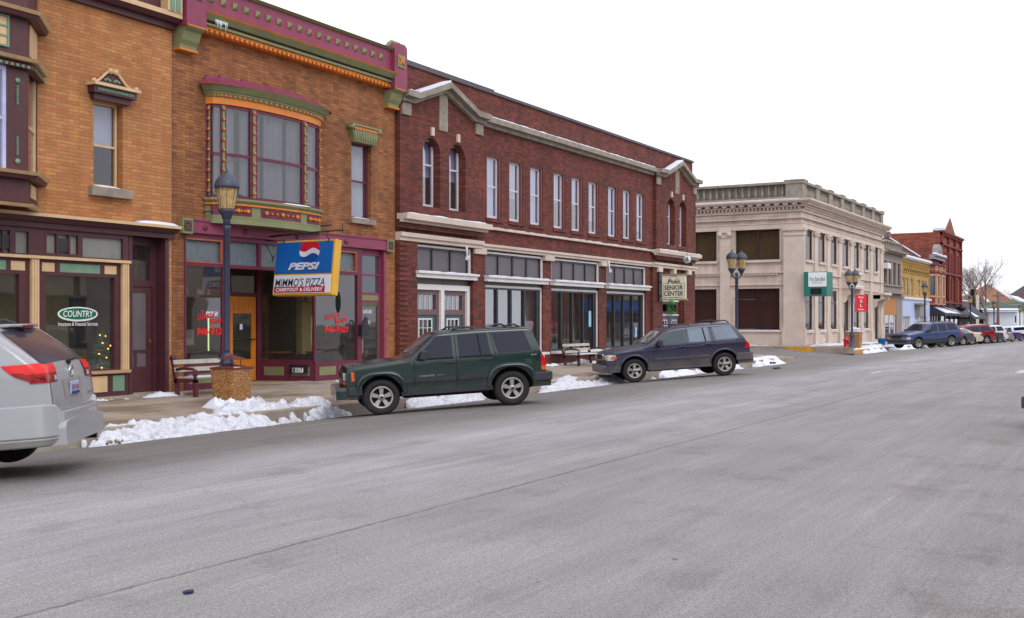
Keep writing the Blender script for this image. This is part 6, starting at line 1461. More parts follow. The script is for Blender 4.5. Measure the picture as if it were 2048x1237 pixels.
for k in range(7): mb.box(.104, .11, -.37 + k * .108, -.29 + k * .108, .84, .9); mb.box(.104, .11, -.37 + k * .108, -.29 + k * .108, .76, .82)
mb.build('grille_slot', under, gr_)
c.mirror(1.72, 1.13); c.handles(((2.4, 1.0), (3.24, 1.02)), bp2); c.rack((2.2, 2.9), 1.64); c.rack((3.55, 4.12), 1.68)
c.place(30.24, 13.27, 53, .95, sx=.975)
# --- silver minivan, seen from behind
sp_ = carpaint('silver_paint', (160, 161, 166), .18, .06)
c = Car('parked_minivan', 'silver minivan at the left edge, its red tail lights and rear hatch towards the street', 'minivan', 5.08, 1.95,
        [(.02, .5), (.05, .75), (.15, .85), (.5, 1.0), (1.1, 1.13), (1.9, 1.62), (2.2, 1.7), (3.0, 1.75), (4.0, 1.74), (4.3, 1.73), (4.42, 1.69), (4.5, 1.62), (4.68, 1.46), (4.84, 1.31), (4.92, 1.23), (4.95, 1.12), (4.97, .9), (4.98, .6)], (.98, 4.01), .33, sp_, zb=.34, belt=1.22, tum=.4, rf=.3, rr=.34, crn=.12, lowc=.05)
c.wheel(2)
c.sides('side_window', [(1.85, 1.2), (2.5, 1.2), (2.5, 1.6), (2.3, 1.6)], cglass); c.sides('side_window', [(2.58, 1.2), (3.5, 1.22), (3.5, 1.61), (2.58, 1.61)], cglass); c.sides('side_window', [(3.6, 1.28), (4.5, 1.3), (4.36, 1.46), (4.16, 1.61), (3.58, 1.62)], cglass)
vg = M('hatch_glass', (76, 76, 90), .1, var=.25, scale=1.2, bump=0, spec=.7)
c.patch('rear_window', [(4.46, -.68), (4.89, -.8), (4.89, .8), (4.46, .68)], 'z', vg, .006, nmin=.1)
for sg in (-1, 1):
    c.patch('tail_light', [(4.55, 1.27), (4.66, 1.15), (4.8, 1.08), (4.99, 1.06), (4.99, 1.275)], 'y', M('deep_red_lens', (150, 8, 14), .2, var=.1, bump=0), .012, sg, nmin=.12, label='dark red lower half of a wrap-around tail light')
    c.patch('tail_light', [(4.54, 1.275), (4.62, 1.19), (4.99, 1.17), (4.99, 1.28)], 'y', M('bright_red_lens', (232, 22, 20), .25, bump=0), .015, sg, nmin=.12)
    c.patch('tail_light', [(sg * .56, 1.06), (sg * 1.0, 1.06), (sg * 1.0, 1.165), (sg * .54, 1.165)], 'x', M('deep_red_lens', (150, 10, 16)), .012, 1, nmin=.25)
    c.patch('tail_light', [(sg * .54, 1.165), (sg * 1.0, 1.165), (sg * 1.0, 1.26), (sg * .52, 1.26)], 'x', M('bright_red_lens', (222, 26, 24)), .014, 1, nmin=.25)
    c.patch('reversing_lamp', [(sg * .57, 1.075), (sg * .68, 1.075), (sg * .68, 1.13), (sg * .57, 1.13)], 'x', clear, .018, 1, nmin=.3)
mb = MB(); mb.prism([(4.38, -.5), (4.42, -.66), (4.16, -.72), (4.16, .72), (4.42, .66), (4.5, .5), (4.54, .0), (4.5, -.5)], 1.71, 1.75, 'z'); sp0 = mb.build('spoiler', sp_, c.root, bev=.015)
lamp_box(c, 'brake_lamp', 4.45, 4.555, -.14, .14, 1.7, 1.735, M('dim_red_lens', (120, 24, 30), .2), parent=sp0, bev=.006)
def rimbox(nm, z0, z1, o, x0, mat, o2=None, bev=.02, smax=99):      # bumper that follows the tail in plan
    if o2 is None: o2 = o
    def ring(oo, z):
        P_ = []
        for i in range(5): x = x0 + (4.74 - x0) * i / 4; P_.append((x, -(c.hw(x, .8) + oo)))
        for i in range(1, 9):
            a = math.pi / 2 * i / 8; P_.append((4.74 + (.3 + oo) * math.sin(a) ** .85, -(.56 + (c.hw(4.74, .8) + oo - .56) * math.cos(a) ** .8)))
        P_ += [(5.05 + oo, -.3), (5.06 + oo, 0)]
        return [(x, y, z) for x, y in P_] + [(x, -y, z) for x, y in P_[::-1][1:]]
    A, B = ring(o, z0), ring(o2, z1)
    if nm == 'rear_bumper': B = [(x, y, z + .1 * max(0, min(1, (abs(y) - .72) / .1))) for x, y, z in B]
    C_, E_ = [(x - .12 if x > 4.7 else x, y * .84, _z) for x, y, _z in B], [(x - .12 if x > 4.7 else x, y * .84, z0) for x, y, _ in A]
    n = len(A); mb = MB(); mb.add(A + B + C_ + E_, [(k * n + i, k * n + i + 1, ((k + 1) % 4) * n + i + 1, ((k + 1) % 4) * n + i) for k in range(4) for i in range(n - 1)] + [(0, n, 2 * n, 3 * n), (n - 1, 2 * n - 1, 3 * n - 1, 4 * n - 1)], 0, True)
    o_ = mb.build(nm, mat, c.root, bev=bev)
    try: o_.data.set_sharp_from_angle(angle=R(35))
    except Exception: pass
    return o_
rimbox('rear_bumper', .44, .72, .02, 4.43, sp_, .01); rimbox('bumper_lip', .34, .44, -.02, 4.43, M('bumper_lower', (150, 148, 146), .4), .025)
rimbox('bumper_step', .715, .735, -.02, 4.7, M('bumper_top', (132, 130, 128), .5), -.02, bev=.004)
mb = MB(); mb.tube([(4.45, .0, .3), (4.75, .55, .3)], .05, 8); mb.tube([(4.9, .62, .3), (5.02, .66, .29)], .035, 8); mb.build('exhaust_pipe', under, c.root)
c.patch('plate_recess', [(-.34, .84), (.34, .84), (.36, 1.07), (-.36, 1.07)], 'x', M('recess_paint', (150, 146, 140), .4), .003)
pl_ = lamp_box(c, 'number_plate', 4.972, 4.992, -.16, .16, .87, 1.03, M('plate_blue_white', (170, 184, 216), .4)); text('810 1041', .26, .07, M('plate_red_text', (150, 40, 60), .5, bump=0), pl_, (4.993, 0, .955), (0, 1, 0), bold=.02)
mb = MB(); mb.box(4.993, 4.995, -.155, .155, .875, .91); mb.build('plate_band', nb_, pl_)
mb = MB(); mb.lathe([(.05, 4.955), (.068, 4.97), (.068, 4.95)], (0, 0, 1.15), 20, axis='x', cap=False); mb.lathe([(.02, 4.957), (.03, 4.966), (.03, 4.95)], (0, 0, 1.155), 14, axis='x', cap=False); mb.box(4.952, 4.966, -.055, .055, 1.17, 1.182); mb.build('emblem', chrome, c.root)
mb = MB(); mb.tube([(4.93, .0, 1.27), (4.9, .38, 1.3)], .012, 6); mb.ball((4.93, 0, 1.26), .03); mb.build('rear_wiper', under, c.root)
text('SIENNA', .2, .03, chrome, c.root, (4.985, .62, .86), (0, 1, 0), bold=.01, name='badge'); text('LE', .1, .04, lg, c.root, (4.985, -.62, .84), (0, 1, 0), name='badge')
for sy in (-1, 1): 
    c.patch('hatch_seam', [(sy * .79, .7), (sy * .8, .7), (sy * .8, 1.28), (sy * .79, 1.28)] if sy > 0 else [(-.8, .7), (-.79, .7), (-.79, 1.28), (-.8, 1.28)], 'x', under, .004)
c.rack((2.4, 4.2), 1.75)
c.patch('sliding_track', [(3.0, 1.04), (4.3, 1.04), (4.3, 1.055), (3.0, 1.055)], 'y', under, .003, -1)
wx, wy = 8.0, 11.35
c.place(*((lambda t, u: (t * (CT + u * ST), t * (ST - u * CT)))(12.75, (26 - 1024) / F)), 53, .9, 'farrear')
# --- generic vehicles further along
def farcar(kind, name, label, cat, rgb, px, py, alpha, glassm=cglass, group=None, two=None, near='rear', XY=None, sx=1):
    p = carpaint(name + str(rgb), rgb, .25, .3)
    if kind == 'suv':
        c = Car(name, label, cat, 4.6, 1.84, [(.04, .5), (.07, .85), (.2, .98), (1.2, 1.1), (1.35, 1.14), (2.0, 1.6), (2.3, 1.7), (3.8, 1.7), (4.0, 1.64), (4.42, 1.12), (4.5, 1.02), (4.52, .55)], (.92, 3.61), .37, p, .34, 1.08, .46, .18, .16, .09)
        wn = [[(1.7, 1.12), (2.5, 1.12), (2.5, 1.6), (2.3, 1.6), (2.1, 1.53)], [(2.6, 1.12), (3.24, 1.12), (3.2, 1.6), (2.58, 1.6)], [(3.36, 1.14), (4.14, 1.16), (3.92, 1.58), (3.3, 1.6)]]; ws = (1.4, 1.98); tl = (4.34, 4.52, .82, 1.06); bm_ = (.42, .64)
    elif kind == 'van':
        c = Car(name, label, cat, 5.0, 1.95, [(.02, .5), (.06, .75), (.2, .86), (.6, 1.0), (1.0, 1.1), (1.8, 1.62), (2.1, 1.7), (3.0, 1.76), (4.1, 1.74), (4.35, 1.68), (4.8, 1.12), (4.9, 1.02), (4.93, .5)], (.95, 3.98), .35, p, .28, 1.04, .44, .26, .26, .12)
        wn = [[(1.6, 1.1), (2.3, 1.1), (2.3, 1.58), (2.1, 1.56)], [(2.38, 1.1), (3.3, 1.1), (3.3, 1.6), (2.38, 1.6)], [(3.38, 1.1), (4.6, 1.14), (4.2, 1.58), (3.36, 1.6)]]; ws = (1.1, 1.78); tl = (4.66, 4.9, .86, 1.12); bm_ = (.34, .58)
    elif kind == 'pickup':
        c = Car(name, label, cat, 5.5, 1.95, [(.04, .55), (.07, .92), (.2, 1.05), (1.2, 1.14), (1.4, 1.18), (2.0, 1.62), (2.3, 1.72), (3.0, 1.72), (3.12, 1.62), (3.2, 1.6), (3.3, 1.68), (5.2, 1.68), (5.36, 1.12), (5.42, .6)], (1.0, 4.3), .4, p, .4, 1.15, .4, .14, .1, .08)
        wn = [[(1.7, 1.2), (2.5, 1.2), (2.5, 1.62), (2.15, 1.62)], [(2.58, 1.2), (3.08, 1.2), (3.06, 1.62), (2.58, 1.62)], [(3.4, 1.24), (5.1, 1.24), (5.0, 1.58), (3.4, 1.58)]]; ws = (1.44, 1.98); tl = (5.28, 5.4, .9, 1.12); bm_ = (.5, .72)
    else:
        c = Car(name, label, cat, 4.8, 1.8, [(.03, .45), (.06, .68), (.2, .78), (1.2, .94), (1.4, .98), (2.1, 1.34), (2.4, 1.41), (3.1, 1.4), (3.4, 1.3), (3.95, 1.0), (4.6, .96), (4.72, .88), (4.76, .5)], (.95, 3.7), .33, p, .24, .92, .62, .22, .2, .08)
        wn = [[(1.75, .96), (2.6, .96), (2.6, 1.32), (2.4, 1.33), (2.15, 1.27)], [(2.68, .96), (3.6, .97), (3.3, 1.28), (3.05, 1.34), (2.66, 1.34)]]; ws = (1.45, 2.08); tl = (4.5, 4.76, .68, .86); bm_ = (.34, .56)
        c.patch('rear_window', [(3.42, -.56), (3.9, -.66), (3.9, .66), (3.42, .56)], 'z', glassm, .005)
    c.wheel(1, True)
    for q in wn: c.sides('side_window', q, glassm)
    c.patch('windscreen', [(ws[0] + .04, -.7), (ws[1], -.58), (ws[1], .58), (ws[0] + .04, .7)], 'z', glassm, .006)
    for sg in (-1, 1): c.patch('tail_light', [(tl[0], tl[2]), (tl[1], tl[2]), (tl[1], tl[3]), (tl[0], tl[3])], 'y', redl_, .01, sg, nmin=-.1); c.patch('headlight', [(.04, .66), (.3, .68), (.3, .8), (.04, .8)], 'y', clear, .01, sg, nmin=-.1)
    c.sides('side_moulding', [(1.4, .5), (3.3, .5), (3.3, .56), (1.4, .56)], two or trim_m, .012)
    if two:
        c.sides('lower_cladding', [(.3, .26), (c.L - .1, .26), (c.L - .1, .62), (.3, .62)], two, .004)
    L = c.L
    for nm, x0, x1 in (('front_bumper', -.02, .3), ('rear_bumper', L - .3, L + .04)): mb = MB(); mb.box(x0, x1, -c.W * .93, c.W * .93, *bm_); mb.build(nm, two or p if kind != 'pickup' else chrome, c.root, bev=.05)
    if kind in ('suv',): c.rack((2.3, 3.9), 1.7); mb = MB(); [mb.box(-.035, -.02, -.42 + k * .13, -.34 + k * .13, .7, .92) for k in range(7)]; mb.build('grille', under, c.root)
    c.mirror(ws[0] + .25, c.belt + .04); c.handles([(wn[0][1][0] - .22, c.belt - .1), (wn[1][1][0] - .3, c.belt - .1)], p)
    if XY: X, Y = XY
    else:
        Yg = 11.6; t = F * Yg / (CT * (2298 - px)); X = (t - Yg * ST) / CT; Y = Yg
    c.place(X, Y, alpha, .92, near, sx); return c
grow = 'vehicles parked along the kerb beyond the side street'
farcar('suv', 'parked_suv', 'bright blue SUV with grey lower cladding parked nearest the stone bank', 'suv', (30, 52, 104), 0, 0, 37, group=grow, two=trim_m, near='front', XY=(71.6, 12.4))
farcar('sedan', 'parked_sedan', 'dark slate sedan tucked between the bright blue SUV and the cream sedan', 'sedan', (52, 58, 74), 1925, 690, 40, glassm=cg3, group=grow)
farcar('sedan', 'parked_sedan', 'cream sedan in front of the red minivan', 'sedan', (196, 186, 172), 1943, 688, 42, glassm=cg3, group=grow)
farcar('van', 'parked_minivan', 'deep red minivan with long dark side glass', 'minivan', (128, 16, 34), 1973, 686, 42, group=grow)
farcar('sedan', 'parked_sedan', 'charcoal sedan just behind the red minivan', 'sedan', (58, 58, 70), 1988, 685, 42, glassm=cg3, group=grow)
farcar('suv', 'parked_suv', 'white SUV whose roof shows above the charcoal and grey sedans', 'suv', (216, 220, 230), 1999, 680, 42, group=grow)
farcar('sedan', 'parked_sedan', 'light grey sedan past the charcoal one', 'sedan', (142, 138, 142), 2009.5, 683, 42, glassm=cg3, group=grow)
farcar('sedan', 'parked_sedan', 'vivid blue sedan near the right edge of the photo', 'sedan', (28, 52, 118), 2025, 682, 42, group=grow)
farcar('pickup', 'parked_pickup', 'white pickup truck with a capped bed at the far right', 'pickup truck', (220, 224, 232), 2042, 680, 42, group=grow)
# near-side car whose tail corner just enters the right edge
farcar('sedan', 'parked_sedan', 'dark plum car of which only the bumper corner enters at the right edge', 'sedan', (58, 40, 58), 0, 0, 0, XY=(13.5, .2))
pc = [o for o in bpy.data.objects if o.get('label', '').startswith('dark plum')][0]; pc.rotation_euler = (0, 0, R(135)); pc.location = (20.86, -2.34, -.03); pc.scale = (1, 1, .92)
# ================================================================ street furniture and signs
lampm = M('lamp_dark_blue_paint', (62, 62, 86), .45, var=.12); lampd = M('lamp_slate_cap', (70, 74, 92), .5, var=.2, scale=20)
t = NT('amber_lamp_glass'); p = t.n('ShaderNodeTexCoord').outputs['Object']; b_ = t.bsdf(t.mix(t.ramp(t.noise(p, 9, 3), (.3, .7, 0, 1)), lin((226, 200, 142)), lin((190, 156, 96))), .25); b_.inputs['Transmission Weight'].default_value = .25; ambg = t.m
def lantern(root, x, y, z, k=1.15, fin=True):
    mb = MB(); mb.lathe([(.1 * k, z), (.13 * k, z + .03), (.185 * k, z + .36 * k), (.19 * k, z + .4 * k), (.13 * k, z + .42 * k)], (x, y, 0), 8, smooth=False); g_ = mb.build('lantern_glass', ambg, root)
    mb = MB(); mb.lathe([(.06 * k, z - .16 * k), (.08 * k, z - .15 * k), (.09 * k, z - .1 * k), (.15 * k, z - .03), (.155 * k, z), (.11 * k, z + .015)], (x, y, 0), 16)
    for i in range(8):
        a = 2 * math.pi * i / 8; mb.tube([(x + .12 * k * math.cos(a), y + .12 * k * math.sin(a), z), (x + .192 * k * math.cos(a), y + .192 * k * math.sin(a), z + .37 * k)], .007, 4)
    for i in range(4):
        a = 2 * math.pi * i / 4 + .4; mb.tube([(x + .14 * k * math.cos(a), y + .14 * k * math.sin(a), z - .02), (x + .23 * k * math.cos(a), y + .23 * k * math.sin(a), z + .2 * k), (x + .2 * k * math.cos(a), y + .2 * k * math.sin(a), z + .4 * k)], .006, 4)
    mb.build('lantern_frame', lampm, root)
    mb = MB(); mb.lathe([(.215 * k, z + .38 * k), (.22 * k, z + .42 * k), (.2 * k, z + .5 * k), (.14 * k, z + .58 * k), (.06 * k, z + .63 * k), (.03 * k, z + .66 * k), (.035 * k, z + .68 * k), (.0, z + .74 * k)], (x, y, 0), 16); mb.build('lantern_cap', lampd, root)
def lamppost(label, X, Y, double=False, ht=3.72, zs=1, base=None, group='decorative lamp posts along the pavement'):
    z0 = walk(X, Y) if base is None else base
    r = thing('street_lamp', label, 'street lamp', (X, Y, z0), local=True, group=group)
    h = ht - z0
    mb = MB()
    pr = [(.22, 0), (.22, .12), (.17, .16), (.155, .5), (.13, .7), (.12, .75), (.15, .79), (.155, .83), (.12, .88), (.135, .93), (.14, .98), (.1, 1.02), (.072, 1.05)]
    mb.lathe([(a, b * .95) for a, b in pr], (0, 0, 0), 20); mb.build('base', lampm, r)
    mb = MB(); top = h if not double else h - .62
    mb.lathe([(.07, .98), (.066, 1.05), (.064, top - .22), (.074, top - .21), (.076, top - .12), (.07, top - .11)], (0, 0, 0), 18)
    if not double: mb.lathe([(.068, top - .12), (.075, top), (.1, top + .12), (.115, top + .16)], (0, 0, 0), 16)
    mb.build('pole', lampm, r)
    if double:
        mb = MB(); d = (.26, -.12)
        for s in (-1, 1): mb.tube([(0, 0, top - .1), (s * d[0] * .5, s * d[1] * .5, top - .17), (s * d[0], s * d[1], top - .05), (s * d[0], s * d[1], top + .08)], [.035, .03, .03, .05], 8)
        mb.ball((0, 0, top), .08); mb.build('lamp_arm', M('lamp_arm_teal', (60, 84, 100), .5), r)
        for s in (-1, 1): lantern(r, s * d[0], s * d[1], top + .22, 1.1)
    else: lantern(r, 0, 0, top + .2)
    return r
lamppost('single-lantern lamp post standing behind the pebbled litter bin', 16.27, 16.05, ht=3.62)
L2 = lamppost('twin-lantern lamp post at the street corner behind the dark blue SUV', 44.6, 14.95, True, ht=4.15)
mb = MB(); mb.tube([(-.1, .1, 2.55), (.75, -.55, 2.55)], .012, 6); mb.tube([(-.1, .1, 1.32), (.75, -.55, 1.32)], .012, 6); split(mb, 'banner_rod', blackf, L2)
L3 = lamppost('twin-lantern lamp post with a red banner in front of the stone bank', 65.5, 15.0, True, ht=4.2)
lamppost('lamp post before the pale blue sided shopfront', 89.6, 15.0, ht=3.5, base=fall(89.6) - .1)
lamppost('lamp post before the dark mansard roof', 114.7, 15.0, ht=3.05, base=fall(114.7) - .1)
lamppost('lamp post with a red ribbon before the white sided building', 133.5, 15.0, ht=2.8, base=fall(133) - .1)
lamppost('farthest lamp post, before the cream gabled building', 162, 15.0, ht=2.6, base=fall(162) - .1)
bn = thing('street_banner', 'small red banner with white marks hanging on the lamp post by the bank', 'banner', (65.7, 14.6, 1.9))
mb = MB(); q0, q1 = Vector((65.62, 14.85)), Vector((66.35, 14.35)); rb2 = M('banner_red', (206, 26, 48), .7, var=.06)
zt_, zb_ = PZ(1716, 591, 15), PZ(1716, 624, 15)
d_ = (q1 - q0).normalized(); n_ = Vector((d_.y, -d_.x)) * .012
mb.add([(*(q0 + n_), zb_), (*(q1 + n_), zb_), (*(q1 + n_), zt_), (*(q0 + n_), zt_), (*(q0 - n_), zb_), (*(q1 - n_), zb_), (*(q1 - n_), zt_), (*(q0 - n_), zt_)], [(0, 1, 2, 3), (4, 7, 6, 5), (0, 4, 5, 1), (2, 6, 7, 3), (0, 3, 7, 4), (1, 5, 6, 2)]); cl_ = mb.build('cloth', rb2, bn)
xm = (q0 + q1) / 2; xd = (d_.x, d_.y, 0); nn = Vector((d_.y, -d_.x))
for tx, z, w_, h_ in (('Main', zt_ - .14, .4, .09), ('S', zt_ - .36, .16, .17), ('L', zt_ - .62, .14, .17), ('Polo', zb_ + .13, .4, .09)): text(tx, w_, h_, wht, cl_, (xm.x + nn.x * .02, xm.y + nn.y * .02, z), xd, bold=.01)
mb = MB(); mb.tube([(65.5, 14.95, zt_), (66.42, 14.32, zt_)], .015, 6); mb.tube([(65.5, 14.95, zb_), (66.42, 14.32, zb_)], .015, 6); mb.build('rod', orange, bn)
mb = MB(); mb.tube([(133.3, 14.8, .8), (133.2, 14.75, 1.3)], .12, 6); rbn = mb.build('ribbon', rb2); tag(rbn, 'small red ribbon tied on the lamp post before the white building', 'ribbon')
# benches
wood = M('weathered_bench_slat', (186, 178, 164), .8, var=.25, streak=.4); iron = M('maroon_cast_iron', (92, 34, 44), .5, var=.15); iron2 = M('brown_cast_iron', (72, 40, 36), .5)
def bench(label, X, Y, L, mat, z):
    r = thing('park_bench', label, 'bench', (X, Y, z), local=True, group='slatted benches against the shopfronts')
    for x in (0.04, L - .04):
        mb = MB(); a, b = x - .035, x + .035
        mb.prism([(.02, 0), (.1, 0), (.14, .34), (.06, .36)], a, b, 'x'); mb.prism([(-.5, 0), (-.42, 0), (-.4, .3), (-.44, .36), (-.5, .34)], a, b, 'x'); mb.prism([(-.5, .3), (.14, .27), (.14, .35), (-.5, .37)], a, b, 'x')
        mb.prism([(.06, .3), (.14, .3), (.24, .74), (.27, .8), (.2, .84), (.16, .76)], a, b, 'x')
        mb.tube([(x, .16, .54), (x, -.1, .58), (x, -.36, .57), (x, -.47, .53), (x, -.48, .46), (x, -.4, .44)], .032, 8); mb.tube([(x, -.44, .36), (x, -.46, .45)], .03, 6); mb.lathe([(0, -.04), (.06, -.04), (.06, .04), (0, .04)], (x, .21, .79), 12, axis='x')
        mb.build('bench_end', mat, r)
    for y in (-.42, -.3, -.18, -.06): mb = MB(); mb.box(0, L, y, y + .095, .375, .4); mb.build('seat_slat', wood, r)
    for z_, y in ((.5, .09), (.66, .13)): mb = MB(); mb.prism([(y, z_), (y + .025, z_), (y + .05, z_ + .09), (y + .025, z_ + .09)], 0, L, 'x'); mb.build('back_slat', wood, r)
    mb = MB(); snowcap(mb, .1, L - .1, -.4, .0, .401, .025, X); mb.build('snow', snowm, r)
    return r
bb = bench('slatted bench with maroon cast ends beside the litter bin and purple storefront', 16.4, 17.55, 1.5, iron, walk(16, 17.3))
mb = MB(); mb.prism([(.145, .665), (.155, .665), (.178, .745), (.168, .745)], .85, .98, 'x'); mb.build('blue_sticker', M('sticker_teal', (70, 170, 190), .4), bb)
bench('slatted bench with brown cast ends before the red brick shop windows', 33.9, 17.45, 2.1, iron2, walk(34, 17.3))
# pebbled litter bin
t = NT('pebbled_aggregate'); p = t.n('ShaderNodeTexCoord').outputs['Object']; v = t.n('ShaderNodeTexVoronoi'); v.inputs['Scale'].default_value = 90; t.l(p, v.inputs['Vector'])
wn = t.n('ShaderNodeSeparateColor'); t.l(v.outputs['Color'], wn.inputs[0])
c_ = t.mix(t.ramp(wn.outputs[0], (0, 1, 0, 1)), lin((112, 66, 24)), lin((178, 116, 48))); c_ = t.mix(t.math('GREATER_THAN', wn.outputs[1], .86), c_, lin((214, 190, 150))); c_ = t.mix(t.ramp(v.outputs['Distance'], (.012, .0, 0, 0)), c_, lin((90, 60, 30)))
t.bsdf(c_, .6, 0, v.outputs['Distance'], .6, .012); peb = t.m
def bin_(label, X, Y, z, rotz, k=1, lidm=None, hood=True):
    r = thing('litter_bin', label, 'litter bin', (X, Y, z), local=True, rot=(0, 0, rotz), group='square pebbled litter bins')
    w0, w1, h = .235 * k, .28 * k, .7 * k; lm = lidm or M('rust_brown_lid', (110, 52, 50), .5, var=.15)
    mb = MB(); mb.add([(-w0, -w0, 0), (w0, -w0, 0), (w0, w0, 0), (-w0, w0, 0), (-w1, -w1, h), (w1, -w1, h), (w1, w1, h), (-w1, w1, h)], [(0, 3, 2, 1), (4, 5, 6, 7), (0, 1, 5, 4), (1, 2, 6, 5), (2, 3, 7, 6), (3, 0, 4, 7)]); mb.build('body', peb, r, bev=.012)
    mb = MB(); e = w1 + .012; mb.add([(-e, -e, h - .01), (e, -e, h - .01), (e, e, h - .01), (-e, e, h - .01), (-e, -e, h + .02), (e, -e, h + .02), (e, e, h + .02), (-e, e, h + .02), (-.1, -.1, h + .06), (.1, -.1, h + .06), (.1, .1, h + .06), (-.1, .1, h + .06)],
        [(0, 3, 2, 1), (0, 1, 5, 4), (1, 2, 6, 5), (2, 3, 7, 6), (3, 0, 4, 7), (4, 5, 9, 8), (5, 6, 10, 9), (6, 7, 11, 10), (7, 4, 8, 11), (8, 9, 10, 11)]); ld = mb.build('lid', lm, r)
    if hood:
        mb = MB(); e = .2 * k; z1 = h + .18
        mb.add([(-e, -e, z1), (e, -e, z1), (e, e, z1), (-e, e, z1), (0, 0, z1 + .09)], [(0, 3, 2, 1), (0, 1, 4), (1, 2, 4), (2, 3, 4), (3, 0, 4)]); mb.build('hood', lm, r)
        mb = MB(); [mb.tube([(sx * .12, sy * .12, h + .02), (sx * .12, sy * .12, z1)], .008, 5) for sx in (-1, 1) for sy in (-1, 1)]; mb.build('hood_leg', blackf, r)
    mb = MB(); snowcap(mb, -w1 + .03, w1 * .1, -w1 + .02, -.1, h + .025, .03, X); mb.build('snow', snowm, r)
bin_('pebbled brown litter bin with a rusty hood in the snow by the nearest lamp post', 15.95, 15.6, walk(16, 15.6) - .01, R(3), 1.04)
bin_('orange-brown litter bin with a white lid beside the bank lamp post', 67.4, 15.3, fall(67) - .1, 0, 1.45, snowm)
# hydrant, bucket
hx, hy = 62.0 + 1.6, 14.9; hr = thing('fire_hydrant', 'red fire hydrant in the snow at the bank corner', 'fire hydrant', (hx, hy, -.08), local=True)
redh = M('hydrant_red', (190, 28, 44), .45); mb = MB(); mb.lathe([(.2, 0), (.2, .05), (.13, .07), (.13, .5), (.17, .52), (.17, .56), (.14, .6), (.08, .68), (.03, .7), (.03, .76), (0, .76)], (0, 0, 0), 14); mb.build('barrel', redh, hr)
for a in (0, math.pi, -math.pi / 2): mb = MB(); mb.tube([(.1 * math.cos(a), .1 * math.sin(a), .4), (.22 * math.cos(a), .22 * math.sin(a), .4)], .07, 8); mb.build('nozzle', redh, hr)
bx_ = thing('bucket', 'small bright blue bucket on the snowy pavement past the bank', 'bucket', (74.3, 15.1, fall(74) - .05), local=True)
mb = MB(); mb.lathe([(0, 0), (.2, 0), (.28, .5), (.3, .5), (.3, .46), (.26, .46), (.2, .04)], (0, 0, 0), 16); mb.build('body', M('bucket_blue', (34, 128, 206), .4), bx_); mb = MB(); mb.tube([(.28 * math.cos(a), .12, .5 + .0 + .2 * math.sin(a)) for a in [math.pi * i / 8 for i in range(9)]], .012, 5); mb.build('handle', blackf, bx_)
# hanging soda and pizza sign
SG = thing('hanging_shop_sign', 'blue and white hanging sign in a yellow frame reading PEPSI, MIMMO\'S PIZZA, CARRYOUT & DELIVERY', 'shop sign', (20.0, 17.1, 3.47), local=True, rot=(0, R(7), 0))
